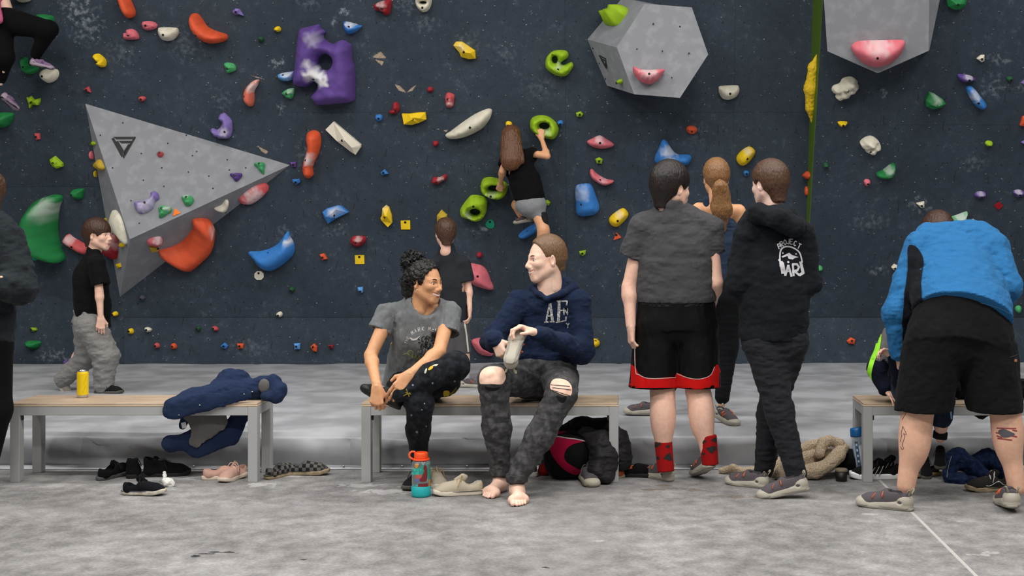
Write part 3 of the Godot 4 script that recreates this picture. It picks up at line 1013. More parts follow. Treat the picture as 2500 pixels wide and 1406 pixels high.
"5|g|li|.16|lime ring hold gripped by the climbing girl's right hand||370 1180 385 1125 450 1098 530 1105 600 1150 640 1215 630 1280 590 1320 520 1310 430 1280 380 1230|o 505 1195 50 36|c 520 1240 60 .4",
"5|n|bl|.05|tiny blue hold touching the gripped lime ring|658 1178|e 658 1172 30 26",
"5|f|li|.05|tiny lime hold above and right of the gripped ring|842 1088|805 1075 850 1060 875 1085 860 1112 815 1110",
"5|n|ye|.05|tiny yellow hold just above the climbing girl's head|160 1192|e 165 1183 32 30",
"5|r|or|.06|small orange hold below the hexagonal volume|1908 1243|1855 1230 1880 1200 1940 1205 1960 1240 1930 1275 1880 1270",
"5|d|pk|.09|pink saddle hold, upper of the two pink ones|1036 1350|910 1350 960 1320 1030 1290 1090 1320 1165 1370 1150 1395 1060 1415 960 1395||c 1030 1320 60 .5",
"6|d|pk|.09|pink crescent hold, lower of the two pink ones|1035 375|938 300 960 283 1010 330 1090 375 1160 390 1155 410 1080 437 1000 405 950 360||c 1060 385 50 .3",
"6|d|bl|.13|blue swooping hold behind the dark-haired man's head|1728 197|1555 180 1590 90 1630 5 1670 15 1710 80 1770 140 1880 145 1905 180 1860 240 1740 225 1580 225||c 1690 110 90 .6",
"6|d|bl|.12|blue rounded slab hold right of the climbing girl|860 600|800 470 830 430 930 420 970 460 1000 550 1030 640 1010 690 950 720 820 715 805 600||c 860 500 100 .35",
"6|f|li|.05|tiny lime hold between the two pink ones|1027 202|990 185 1030 170 1060 190 1050 230 1005 225",
"6|d|ye|.09|yellow pill hold left of the dark-haired man's shoulder|1203 760|1120 760 1160 710 1250 655 1300 695 1295 740 1240 800 1190 830 1140 810||c 1220 700 50 .4",
"6|d|ye|.09|yellow pill hold above the ponytailed woman|2430 172|2335 170 2380 110 2450 68 2500 90 2510 130 2460 205 2400 248 2350 225||c 2440 100 50 .4",
"6|n|bl|.05|tiny blue hold left of the brown-haired person's head|2428 322|e 2428 322 28 28",
"6|t|or|.008|orange triangle tag left of the dark-haired man|1190 910|1190 885 1238 935 1162 962",
"6|f|li|.05|tiny lime hold right of the seated man's head|867 1080|835 1065 900 1055 895 1090 870 1110 840 1090",
"6|d|bl|.11|blue foothold under the climbing girl|350 862|258 915 300 870 390 810 440 790 458 820 420 880 330 935 285 940",
"6|f|li|.05|tiny lime hold by the climbing girl's hip||505 585 535 575 562 600 545 628 515 620",
"7|f|gn|.10|green pocketed hold at the top right edge|1845 22|1745 -40 1940 -40 1940 0 1930 40 1880 78 1820 80 1765 50",
"7|d|pk|.14|pink half-moon hold on the right grey volume|1078 517|850 455 870 415 930 390 1100 382 1320 378 1355 390 1355 420 1320 500 1250 570 1150 620 1060 628 960 590 880 510||c 1100 400 150 .5",
"7|k|wh|.12|white walnut-shaped hold, upper of the two|798 832|665 860 680 815 740 790 770 745 840 728 885 745 920 790 905 850 860 890 800 935 740 945 700 920 705 900",
"7|k|wh|.11|white walnut-shaped hold, lower of the two|1020 1418|933 1360 960 1320 1010 1295 1060 1298 1110 1340 1130 1390 1110 1430 1060 1470 1020 1460 980 1430",
"7|f|wh|.05|tiny white triangular hold at the upper right|2087 552|2045 555 2085 522 2118 520 2115 575 2090 588",
"7|d|pu|.06|purple leaf hold above the blue pill|1962 750|1862 710 1900 705 1990 720 2035 755 2000 768 1930 780 1880 755||c 1960 720 50 .5",
"7|n|dg|.05|small dark green ring hold by the right edge|2362 750|e 2360 750 32 26",
"7|f|lp|.05|lilac chip hold cut by the right edge||2470 785 2500 760 2530 780 2500 805",
"7|d|bl|.09|blue pill hold with chalk at the upper right|2042 957|1945 840 1980 818 2020 840 2070 900 2130 980 2130 1020 2090 1035 2030 1000 1980 930||c 2010 900 80 .6",
"7|f|gn|.11|green pocketed hold left of the blue pill|1642 978|1555 940 1585 870 1640 890 1720 940 1742 975 1700 1010 1620 1028 1560 1000||c 1660 920 60 .5",
"7|d|ye|.05|small yellow half-moon hold beside the yellow blade|768 1183|725 1158 812 1158 800 1190 770 1205 738 1195",
"7|f|or|.06|orange hold cut by the right edge||2455 1190 2480 1110 2520 1090 2540 1180 2490 1195",
"7|d|li|.05|small lime teardrop hold at the right|2160 1380|2125 1365 2150 1340 2195 1350 2190 1385 2150 1392",
"8|n|dg|.05|tiny dark green hold right of the green strip|610 255|e 610 248 28 26",
"8|n|pk|.05|tiny pink ring hold below the lower walnut|1005 410|e 1002 408 31 32",
"8|d|gn|.10|green crescent hold right of the lower walnut|1210 337|1090 320 1150 290 1230 230 1260 228 1275 265 1255 340 1200 370 1110 355||c 1200 270 60 .4",
"8|f|wh|.05|tiny white chip hold above the bending man|1515 620|1470 605 1545 588 1545 640 1515 648",
"8|r|pu|.05|small purple netted hold left of the red diamond|2085 535|2025 520 2070 495 2130 505 2130 540 2090 558 2035 545||c 2080 510 40 .4",
"8|r|pu|.05|small purple netted hold at the right edge|2450 515|2390 500 2440 478 2500 495 2490 530 2430 545||c 2440 490 40 .5",
"8|t|dr|.008|red diamond tag at the right||2210 630 2262 595 2302 630 2255 672",
"8|d|mg|.09|chalky green crescent hold behind the bending man's back||1805 740 1870 715 1955 685 1950 730 1930 770 1880 790 1820 790||c 1890 720 80 .6",
"8|f|wh|.07|pale chip hold behind the bending man's shoulder||1980 790 2010 755 2110 815 2090 840",
"8|n|or|.05|upper orange pip on the green strip||e 440 345 20 38",
"8|n|or|.05|lower orange pip on the green strip||e 428 493 23 45",
"8|n|mg|.05|small green hold right of the black hoodie's elbow||e 547 1225 32 24",
"8|f|wh|.05|tiny white star hold left of the bending man's sleeve|1262 1215|1232 1215 1260 1185 1292 1200 1290 1235 1255 1240",
"8|f|lp|.04|tiny lilac chip at the right edge||2470 25 2500 8 2520 30 2500 45",
"b|d|wh|.05|tiny white oval hold under the big blue scoop|1310 436|1275 430 1320 400 1350 420 1345 455 1310 465",
"b|n|dg|.05|tiny dark green ring hold near the woman's right|1463 132|e 1465 128 34 34",
"b|f|lb|.05|tiny blue block beside the curly-haired woman|2305 145|2270 105 2335 98 2335 160 2300 172 2275 140",
"b|n|dg|.05|tiny dark green pip on the kicker board|318 610|e 325 610 30 28",
"b|d|rp|.05|tiny pink oval hold on the kicker board|522 607|495 590 530 580 567 605 560 635 515 632",
"b|n|or|.05|tiny round orange hold on the kicker board|22 825|e 25 825 38 36",
"b|f|bl|.05|tiny bright blue diamond hold on the kicker board|645 822|600 820 650 780 692 820 660 855 625 850",
"b|f|or|.05|tiny orange block right of the blue diamond hold|840 820|800 790 885 790 870 850 815 855",
"b|f|lb|.05|tiny pale blue block on the kicker board|1530 825|1495 790 1572 785 1565 860 1505 862",
"b|f|or|.06|tiny orange pentagon hold on the kicker board|1735 830|1695 830 1740 790 1778 830 1770 890 1730 885",
"b|f|rd|.05|tiny dark red block on the kicker board|1942 828|1912 810 1975 805 1970 850 1925 855",
"k|n|ye|.05|tiny yellow ring hold below the triangular volume's foot|1635 285|e 1640 285 42 36",
"k|n|ye|.05|tiny yellow ring hold at the kicker board's left end|1868 550|e 1878 552 44 44",
"k|d|wh|.05|tiny white hold at the kicker board's left end|2135 530|2090 505 2140 490 2195 520 2170 560 2115 560",
"k|n|rp|.05|tiny red ring hold on the kicker board|2270 772|e 2275 772 44 42",
"k|f|li|.05|tiny lime hold left of the walking boy|390 522|345 530 370 495 440 500 445 535 400 555",
"k|d|gn|.09|green half-moon hold low on the left|375 780|300 715 340 695 495 705 495 760 450 815 370 820 320 780",
"k|n|pu|.04|tiny dark purple hold low on the left||e 885 1030 38 40",
"k|n|gp|.05|tiny grey-purple ring hold below the volume's foot|2050 45|e 2050 42 42 42",
"p|n|ye|.05|small yellow hold peeping past the woman's right side|968 843|e 966 843 12 13",
"p|n|ye|.05|small yellow hold between the woman and standing boy||e 1101 846 9 13",
"p|n|ye|.06|small round yellow hold right of the seated man's elbow|1454 832|e 1453 837 11 11",
"p|d|pk|.10|pink hold low behind the seated man's sleeve||1152 835 1160 826 1185 826 1202 850 1202 868 1170 862",
"p|f|or|.05|tiny orange hold low on the right|2078 831|2066 832 2076 823 2087 828 2085 840 2072 838",
"p|n|mg|.04|tiny green disc hold at the far right||e 2486 754 8 9",
]

func hold_mat(glossy: bool) -> StandardMaterial3D:
	var n := "hold_resin_smooth" if glossy else "hold_resin"
	if mats.has(n):
		return mats[n]
	var m := pat_mat(n, Color(1, 1, 1), 0.6 if glossy else 0.72, "", 5.0)
	m.vertex_color_use_as_albedo = true
	m.metallic_specular = 0.4
	return m

func build_holds() -> void:
	var bolt := CylinderMesh.new()
	bolt.top_radius = 0.0105
	bolt.bottom_radius = 0.0105
	bolt.height = 0.005
	bolt.radial_segments = 10
	bolt.rings = 1
	var bm := flat_mat("bolt_steel", Color(0.07, 0.07, 0.075), 0.5, 0.3)
	var ns := FastNoiseLite.new()
	ns.seed = 61
	ns.frequency = 7.0
	ns.fractal_octaves = 3
	for line: String in HOLDS:
		make_hold(line.split("|"), bolt, bm, ns)
	# the long blade bolted to the green flank
	var bs := Sdf.new(0.008)
	bs.chain([P(1996, 132, 10.98), P(1986, 165, 11.04), P(1981, 215, 11.12), P(1980, 262, 11.2), P(1983, 300, 11.27)], [0.008, 0.042, 0.06, 0.044, 0.010], 0.03)
	bs.fold(0.006, Vector3(14, 18, 14), 171, true)
	var bt := thing("climbing_hold", "long yellow blade hold along the green strip", "climbing hold", P(1982, 215, 11.12), "coloured holds on the climbing wall")
	skin_part(bt, "resin_shell", [bs], pat_mat("yellow_resin", HUE["ye"], 0.65, "chalky", 4.0))

func nums(s: String) -> Array:
	var out := []
	for w in s.split(" ", false):
		if w.is_valid_float():
			out.append(w.to_float())
	return out

func make_hold(f: PackedStringArray, bolt: Mesh, bm: Material, ns: FastNoiseLite) -> void:
	var c: Array = CROP[f[0]]
	var sty := f[1]
	var hgt := f[3].to_float()
	var to_px := func(x: float, y: float) -> Vector2: return Vector2(c[0] + x / c[2], c[1] + y / c[2])
	var v := nums(f[6])
	var px := []
	if f[6].begins_with("e"):
		for k in 16:
			var a := TAU * k / 16
			var wob := 1.0 + 0.06 * sin(a * 3.0 + v[0])
			px.append(to_px.call(v[0] + cos(a) * v[2] * wob, v[1] + sin(a) * v[3] * wob))
	else:
		for i in v.size() / 2:
			px.append(to_px.call(v[i * 2], v[i * 2 + 1]))
		if sty in ["d", "r", "g", "k", "b"]:
			px = smooth_path(px, 3, true)
	var mid := Vector2.ZERO
	for p in px:
		mid += p
	mid /= px.size()
	var hit := wall_hit(mid.x, mid.y)
	if sty == "b":
		hit = [on_main(mid.x, mid.y), Vector3(0, -0.2, 1).normalized()]
	var o: Vector3 = hit[0]
	var n: Vector3 = hit[1]
	var u := Vector3.UP.cross(n).normalized()
	var w := n.cross(u)
	var flat := func(p: Vector2) -> Vector2:
		var dir := P(p.x, p.y, 1.0) - EYE
		var q: Vector3 = EYE + dir * ((o - EYE).dot(n) / dir.dot(n)) - o
		return Vector2(q.dot(u), q.dot(w))
	var poly := PackedVector2Array()
	for p in px:
		poly.append(flat.call(p))
	var hole := PackedVector2Array()
	if f.size() > 7 and f[7].begins_with("o"):
		var q := nums(f[7])
		for k in 14:
			var a := TAU * k / 14
			hole.append(flat.call(to_px.call(q[0] + cos(a) * q[2], q[1] + sin(a) * q[3])))
	var spots := []
	if f.size() > 8:
		for s in f[8].split(";"):
			var q := nums(s)
			var pc: Vector2 = flat.call(to_px.call(q[0], q[1]))
			var pr: Vector2 = flat.call(to_px.call(q[0] + q[2], q[1]))
			spots.append([pc, pc.distance_to(pr), q[3]])
	var bb := Rect2(poly[0], Vector2.ZERO)
	for p in poly:
		bb = bb.expand(p)
	var size := maxf(bb.size.x, bb.size.y)
	var step: float = {"f": size / 3.2, "t": size * 2.0, "n": size / 6.0, "b": size / 26.0}.get(sty, size / 13.0)
	var rim := PackedVector2Array()
	for lp in [poly, hole]:
		for i in lp.size():
			var a: Vector2 = lp[i]
			var b: Vector2 = lp[(i + 1) % lp.size()]
			rim.append(a)
			if sty != "f" and sty != "t":
				var k := int(a.distance_to(b) / step)
				for q in k:
					rim.append(a.lerp(b, float(q + 1) / (k + 1)))
	var dist := func(p: Vector2) -> float:
		var best := 1e9
		for lp in [poly, hole]:
			for i in lp.size():
				best = minf(best, p.distance_to(Geometry2D.get_closest_point_to_segment(p, lp[i], lp[(i + 1) % lp.size()])))
		return best
	var inside := func(p: Vector2) -> bool:
		return Geometry2D.is_point_in_polygon(p, poly) and not (hole.size() > 0 and Geometry2D.is_point_in_polygon(p, hole))
	var pts := rim.duplicate()
	var r := RandomNumberGenerator.new()
	r.seed = hash(f[4])
	var far := 0.0
	var ds := []
	for i in rim.size():
		ds.append(0.0)
	var y := bb.position.y
	var odd := false
	while y < bb.end.y:
		var x := bb.position.x + (step * 0.5 if odd else 0.0)
		while x < bb.end.x:
			var p := Vector2(x, y) + Vector2(r.randf_range(-0.2, 0.2), r.randf_range(-0.2, 0.2)) * step
			if inside.call(p):
				var d: float = dist.call(p)
				if d > step * (0.3 if sty == "f" else 0.42):
					pts.append(p)
					ds.append(d)
					far = maxf(far, d)
			x += step
		y += step * 0.87
		odd = not odd
	if sty == "f" or pts.size() == rim.size():
		var cen := Vector2.ZERO
		for p in poly:
			cen += p
		cen /= poly.size()
		if inside.call(cen) and sty != "t":
			pts.append(cen + Vector2(0, size * 0.05))
			ds.append(dist.call(pts[-1]))
			far = maxf(far, ds[-1])
	far = maxf(far, 0.001)
	var base_h := hgt if sty == "t" else hgt * (0.45 if sty == "f" else 0.3)
	var col: Color = HUE[f[2]].srgb_to_linear()
	var dust := Color(0.80, 0.80, 0.80)
	var zs := []
	var cols := []
	for i in pts.size():
		var p: Vector2 = pts[i]
		var t := clampf(ds[i] / far, 0, 1)
		var z := base_h
		if sty == "f":
			z += (hgt - base_h) * clampf(t * 1.25, 0, 1) * r.randf_range(0.8, 1.0)
		elif sty == "b":
			z += (hgt - base_h) * sqrt(clampf(t * 2.2, 0, 1)) + ns.get_noise_2d(p.x, p.y) * 0.03 * t
		elif sty != "t":
			z += (hgt - base_h) * sin(clampf(t * 1.15, 0, 1) * PI / 2)
		if sty == "r":
			z += ns.get_noise_2d(p.x * 3.0, p.y * 3.0) * hgt * 0.3
		if sty == "g":
			z += sin(p.y * 150.0 + p.x * 60.0 + ns.get_noise_2d(p.x, p.y) * 6.0) * 0.008
		if sty == "k":
			z += sin(p.x * 60.0 + p.y * 90.0) * 0.014 + ns.get_noise_2d(p.x * 2.0, p.y * 2.0) * 0.02
			if absf(p.y - p.x * 0.5 + 0.015) < 0.014:
				z -= 0.03
		zs.append(z)
		var cc := col * (1.0 + ns.get_noise_2d(p.x * 2.0 + 9.0, p.y * 2.0) * 0.22)
		for s in spots:
			var e: float = 1.0 - p.distance_to(s[0]) / s[1]
			var k: float = clampf((e * 1.6 + ns.get_noise_2d(p.x * 3.0, p.y * 3.0) * 1.2), 0, 1) * s[2]
			if e > 0.0:
				cc = cc.lerp(dust, clampf(k, 0, 0.92))
		cols.append(cc)
	var tris := Geometry2D.triangulate_delaunay(pts)
	var st := SurfaceTool.new()
	st.begin(Mesh.PRIMITIVE_TRIANGLES)
	var smooth := sty not in ["f", "t"]
	st.set_smooth_group(0 if smooth else -1)
	var emit := func(a: Vector3, b: Vector3, cx: Vector3, out: Vector3, ca: Color, cb: Color, ccx: Color):
		var arr := [[a, ca], [b, cb], [cx, ccx]]
		if (b - a).cross(cx - a).dot(out) > 0.0:
			arr = [[a, ca], [cx, ccx], [b, cb]]
		for q in arr:
			st.set_color(q[1])
			st.add_vertex(q[0])
	var p3 := func(p: Vector2, z: float) -> Vector3: return u * p.x + w * p.y + n * z
	for i in tris.size() / 3:
		var a := tris[i * 3]
		var b := tris[i * 3 + 1]
		var d := tris[i * 3 + 2]
		if absf((pts[b] - pts[a]).cross(pts[d] - pts[a])) < 1e-7 or not inside.call((pts[a] + pts[b] + pts[d]) / 3.0):
			continue
		emit.call(p3.call(pts[a], zs[a]), p3.call(pts[b], zs[b]), p3.call(pts[d], zs[d]), n, cols[a], cols[b], cols[d])
	# flanks down to the wall
	var start := 0
	var outer_n := 0
	for i in rim.size():
		if hole.size() > 0 and rim[i] == hole[0]:
			outer_n = i
	if outer_n == 0:
		outer_n = rim.size()
	for rg in [[0, outer_n, 1.0], [outer_n, rim.size(), -1.0]]:
		var cnt: int = rg[1] - rg[0]
		for i in cnt:
			var a: int = rg[0] + i
			var b: int = rg[0] + (i + 1) % cnt
			var e := (rim[b] - rim[a]).orthogonal().normalized()
			if inside.call((rim[a] + rim[b]) * 0.5 + e * 0.002):
				e = -e
			var out := u * e.x + w * e.y
			var bev := 0.0 if sty == "t" else 0.0
			var a0: Vector3 = p3.call(rim[a], -0.002)
			var b0: Vector3 = p3.call(rim[b], -0.002)
			var a1: Vector3 = p3.call(rim[a], zs[a])
			var b1: Vector3 = p3.call(rim[b], zs[b])
			emit.call(a0, b0, b1, out, cols[a], cols[b], cols[b])
			emit.call(a0, b1, a1, out, cols[a], cols[b], cols[a])
	st.index()
	st.generate_normals()
	var t := thing("route_tag" if sty == "t" else "climbing_hold", f[4], "route tag" if sty == "t" else "climbing hold", o, "coloured holds on the climbing wall")
	part(t, "resin_shell" if sty != "t" else "plate", st.commit(), hold_mat(sty in ["d", "t"]))
	if f[5]:
		var q := nums(f[5])
		var bp: Vector2 = flat.call(to_px.call(q[0], q[1]))
		var best := 1e9
		var z := hgt
		var near := []
		for i in pts.size():
			near.append([bp.distance_to(pts[i]), zs[i]])
		near.sort_custom(func(a, b): return a[0] < b[0])
		z = 0.0
		var ws := 0.0
		for i in mini(3, near.size()):
			var ww: float = 1.0 / (near[i][0] + 0.004)
			z += near[i][1] * ww
			ws += ww
		z /= ws
		var bo := part(t, "bolt", bolt, bm, p3.call(bp, z))
		bo.basis = Basis(u, n, -w)

# ------------------------------------------------------------------ bodies and cloth as blended tapered capsules, meshed as surface nets
class Sdf:
	var h := 0.012
	var ops := []
	var f: PackedFloat32Array
	var o: Vector3
	var nx := 0
	var ny := 0
	var nz := 0
	var T := Transform3D()
	var S := 1.0
	var folds := []

	func _init(cell := 0.012) -> void:
		h = cell

	# tapered capsule; fd/fs: flattened fs times along fd; cut: flat ends; sub: take away
	func cap(a: Vector3, b: Vector3, ra: float, rb: float, k := 0.03, fd := Vector3.ZERO, fs := 1.0, cut := false, sub := false) -> void:
		ops.append([0, T * a, T * b, ra * S, rb * S, k * S, (T.basis * fd).normalized() if fd != Vector3.ZERO else fd, fs, cut, sub])

	func chain(pts: Array, rad: Array, k := 0.03, fd := Vector3.ZERO, fs := 1.0) -> void:
		for i in pts.size() - 1:
			cap(pts[i], pts[i + 1], rad[i], rad[i + 1], k, fd, fs)

	func ell(c: Vector3, r: Vector3, k := 0.02, sub := false, rot := Basis()) -> void:
		ops.append([1, T * c, (T.basis.orthonormalized() * rot).inverse(), r * S, 0.0, k * S, null, 0.0, false, sub])

	func fold(amp: float, scale: Vector3, sd := 1, ridged := false) -> void:
		folds.append([amp, scale, sd, ridged])

	func build() -> void:
		var lo := Vector3.ONE * 1e9
		var hi := -lo
		for q in ops:
			if q[9]:
				continue
			if q[0] == 0:
				var r: float = maxf(q[3], q[4])
				lo = lo.min(q[1] - Vector3.ONE * r).min(q[2] - Vector3.ONE * r)
				hi = hi.max(q[1] + Vector3.ONE * r).max(q[2] + Vector3.ONE * r)
			else:
				var r: float = maxf(q[3].x, maxf(q[3].y, q[3].z))
				lo = lo.min(q[1] - Vector3.ONE * r)
				hi = hi.max(q[1] + Vector3.ONE * r)
		lo -= Vector3.ONE * h * 3.0
		hi += Vector3.ONE * h * 3.0
		o = lo
		nx = int(ceil((hi.x - lo.x) / h)) + 1
		ny = int(ceil((hi.y - lo.y) / h)) + 1
		nz = int(ceil((hi.z - lo.z) / h)) + 1
		f.resize(nx * ny * nz)
		f.fill(1.0)
		for late in 2:                                    # openings are cut after the folds, so that hems stay clean
			if late == 1:
				_fold()
			for q in ops:
				if int(folds.size() > 0 and q[9] and q[5] <= 0.0061) == late:
					if q[0] == 0:
						_cap(q)
					else:
						_ell(q)

	func _fold() -> void:
		for w in folds:
			var n := FastNoiseLite.new()
			n.seed = w[2]
			n.frequency = 1.0
			n.fractal_octaves = 3
			if w[3]:
				n.fractal_type = FastNoiseLite.FRACTAL_RIDGED
			var amp: float = w[0]
			var sc: Vector3 = w[1]
			var most := 1.0
			for q in ops:
				if q[0] == 0 and not q[9]:
					most = maxf(most, q[7])
			var lim := h * (2.5 + most) + amp * 2.0
			var i := 0
			for z in nz:
				for y in ny:
					for x in nx:
						if absf(f[i]) < lim:
							f[i] += amp * (-0.3 + n.get_noise_3d((o.x + x * h) * sc.x, (o.y + y * h) * sc.y, (o.z + z * h) * sc.z))
						i += 1

	func _cap(q: Array) -> void:
		var a: Vector3 = q[1]
		var b: Vector3 = q[2]
		var ra: float = q[3]
		var dr: float = q[4] - ra
		var k: float = q[5]
		var fd: Vector3 = q[6]
		var fm: float = q[7] - 1.0
		var cut: bool = q[8]
		var sub: bool = q[9]
		var ab := b - a
		var L := ab.length()
		var inv := 1.0 / maxf(ab.length_squared(), 1e-9)
		var m := maxf(ra, q[4]) + k + h * 2.6
		var lo := (a.min(b) - Vector3.ONE * m - o) / h
		var hi := (a.max(b) + Vector3.ONE * m - o) / h
		var x0 := maxi(int(lo.x), 0)
		var x1 := mini(int(hi.x) + 1, nx - 1)
		for z in range(maxi(int(lo.z), 0), mini(int(hi.z) + 1, nz - 1) + 1):
			for y in range(maxi(int(lo.y), 0), mini(int(hi.y) + 1, ny - 1) + 1):
				var i := (z * ny + y) * nx + x0
				var p := Vector3(o.x + x0 * h, o.y + y * h, o.z + z * h) - a
				for x in range(x0, x1 + 1):
					var tt := p.dot(ab) * inv
					var t := clampf(tt, 0.0, 1.0)
					var v := p - ab * (tt if cut else t)
					if fm != 0.0:
						v += fd * (v.dot(fd) * fm)
					var d := v.length() - ra - dr * t
					if cut:
						d = maxf(d, maxf(-tt, tt - 1.0) * L)
					var g := f[i]
					if sub:
						d = -d
						var e := g - d
						if e < k:
							if e <= -k:
								f[i] = d
							else:
								var w := (k - absf(e)) / k
								f[i] = maxf(g, d) + w * w * k * 0.25
					else:
						var e := g - d
						if e > -k:
							if e >= k:
								f[i] = d
							else:
								var w := (k - absf(e)) / k
								f[i] = minf(g, d) - w * w * k * 0.25
					i += 1
					p.x += h

	func _ell(q: Array) -> void:
		var c: Vector3 = q[1]
		var B: Basis = q[2]
		var r: Vector3 = q[3]
		var k: float = q[5]
		var sub: bool = q[9]
		var m := maxf(r.x, maxf(r.y, r.z)) + k + h * 2.6
		var lo := (c - Vector3.ONE * m - o) / h
		var hi := (c + Vector3.ONE * m - o) / h
		var x0 := maxi(int(lo.x), 0)
		var x1 := mini(int(hi.x) + 1, nx - 1)
		var ir := Vector3.ONE / r
		for z in range(maxi(int(lo.z), 0), mini(int(hi.z) + 1, nz - 1) + 1):
			for y in range(maxi(int(lo.y), 0), mini(int(hi.y) + 1, ny - 1) + 1):
				var i := (z * ny + y) * nx + x0
				for x in range(x0, x1 + 1):
					var p := (B * (Vector3(o.x + x * h, o.y + y * h, o.z + z * h) - c)) * ir
					var k0 := p.length()
					var k1 := (p * ir).length()
					var d := k0 * (k0 - 1.0) / maxf(k1, 1e-6)
					var g := f[i]
					if sub:
						d = -d
						var e := g - d
						if e < k:
							if e <= -k:
								f[i] = d
							else:
								var w := (k - absf(e)) / k
								f[i] = maxf(g, d) + w * w * k * 0.25
					else:
						var e := g - d
						if e > -k:
							if e >= k:
								f[i] = d
							else:
								var w := (k - absf(e)) / k
								f[i] = minf(g, d) - w * w * k * 0.25
					i += 1

	func at(p: Vector3) -> float:
		var q := (p - o) / h
		var x := int(floor(q.x))
		var y := int(floor(q.y))
		var z := int(floor(q.z))
		if x < 0 or y < 0 or z < 0 or x >= nx - 1 or y >= ny - 1 or z >= nz - 1:
			return 1.0
		var u := q.x - x
		var v := q.y - y
		var w := q.z - z
		var i := (z * ny + y) * nx + x
		var s := nx * ny
		var a := lerpf(lerpf(f[i], f[i + 1], u), lerpf(f[i + nx], f[i + nx + 1], u), v)
		var b := lerpf(lerpf(f[i + s], f[i + s + 1], u), lerpf(f[i + s + nx], f[i + s + nx + 1], u), v)
		return lerpf(a, b, w)

	func ray(from: Vector3, to: Vector3) -> Array:          # first crossing between two points: [point, normal] or []
		var L := from.distance_to(to)
		var n := int(L / (h * 0.6)) + 1
		var last := from
		for i in n + 1:
			var p := from.lerp(to, float(i) / n)
			if at(p) < 0.0:
				var a := last
				var b := p
				for k in 7:
					var m := (a + b) * 0.5
					if at(m) < 0.0:
						b = m
					else:
						a = m
				var e := h * 0.8
				var g := Vector3(at(b + Vector3(e, 0, 0)) - at(b - Vector3(e, 0, 0)), at(b + Vector3(0, e, 0)) - at(b - Vector3(0, e, 0)), at(b + Vector3(0, 0, e)) - at(b - Vector3(0, 0, e)))
				return [b, g.normalized()]
			last = p
		return []

	func mesh_into(V: PackedVector3Array, N: PackedVector3Array, I: PackedInt32Array, base: Vector3) -> Array:
		var idx := PackedInt32Array()
		idx.resize(f.size())
		idx.fill(-1)
		var s1 := nx
		var s2 := nx * ny
		var most := 1.0
		for q in ops:
			if q[0] == 0 and not q[9]:
				most = maxf(most, q[7])
		var lim := h * (1.9 * most + 1.0)
		var cells := PackedInt32Array()
		for z in nz - 1:
			for y in ny - 1:
				var i := (z * ny + y) * nx
				for x in nx - 1:
					var a := f[i]
					if absf(a) < lim:
						var b := f[i + 1]
						var c := f[i + s1]
						var d := f[i + s1 + 1]
						var e := f[i + s2]
						var g := f[i + s2 + 1]
						var j := f[i + s2 + s1]
						var l := f[i + s2 + s1 + 1]
						var neg := int(a < 0) + int(b < 0) + int(c < 0) + int(d < 0) + int(e < 0) + int(g < 0) + int(j < 0) + int(l < 0)
						if neg > 0 and neg < 8:
							var p := Vector3.ZERO
							var n := 0
							if (a < 0) != (b < 0):
								p += Vector3(a / (a - b), 0, 0)
								n += 1
							if (c < 0) != (d < 0):
								p += Vector3(c / (c - d), 1, 0)
								n += 1
							if (e < 0) != (g < 0):
								p += Vector3(e / (e - g), 0, 1)
								n += 1
							if (j < 0) != (l < 0):
								p += Vector3(j / (j - l), 1, 1)
								n += 1
							if (a < 0) != (c < 0):
								p += Vector3(0, a / (a - c), 0)
								n += 1
							if (b < 0) != (d < 0):
								p += Vector3(1, b / (b - d), 0)
								n += 1
							if (e < 0) != (j < 0):
								p += Vector3(0, e / (e - j), 1)
								n += 1
							if (g < 0) != (l < 0):
								p += Vector3(1, g / (g - l), 1)
								n += 1
							if (a < 0) != (e < 0):
								p += Vector3(0, 0, a / (a - e))
								n += 1
							if (b < 0) != (g < 0):
								p += Vector3(1, 0, b / (b - g))
								n += 1
							if (c < 0) != (j < 0):
								p += Vector3(0, 1, c / (c - j))
								n += 1
							if (d < 0) != (l < 0):
								p += Vector3(1, 1, d / (d - l))
								n += 1
							p = (p / n + Vector3(x, y, z)) * h + o - base
							idx[i] = V.size()
							cells.append(i)
							V.append(p)
							N.append(Vector3(b + d + g + l - a - c - e - j, c + d + j + l - a - b - e - g, e + g + j + l - a - b - c - d).normalized())
					i += 1
		for i in cells:
			var v := idx[i]
			var a := f[i]
			if (a < 0) != (f[i + 1] < 0):
				var p := idx[i - s1]
				var q := idx[i - s1 - s2]
				var r := idx[i - s2]
				if p >= 0 and q >= 0 and r >= 0:
					if a >= 0:
						I.append_array([v, p, q, v, q, r])
					else:
						I.append_array([v, q, p, v, r, q])
			if (a < 0) != (f[i + s1] < 0):
				var p := idx[i - s2]
				var q := idx[i - s2 - 1]
				var r := idx[i - 1]
				if p >= 0 and q >= 0 and r >= 0:
					if a >= 0:
						I.append_array([v, p, q, v, q, r])
					else:
						I.append_array([v, q, p, v, r, q])
			if (a < 0) != (f[i + s2] < 0):
				var p := idx[i - 1]
				var q := idx[i - 1 - s1]
				var r := idx[i - s1]
				if p >= 0 and q >= 0 and r >= 0:
					if a >= 0:
						I.append_array([v, p, q, v, q, r])
					else:
						I.append_array([v, q, p, v, r, q])
		return [V, N, I]

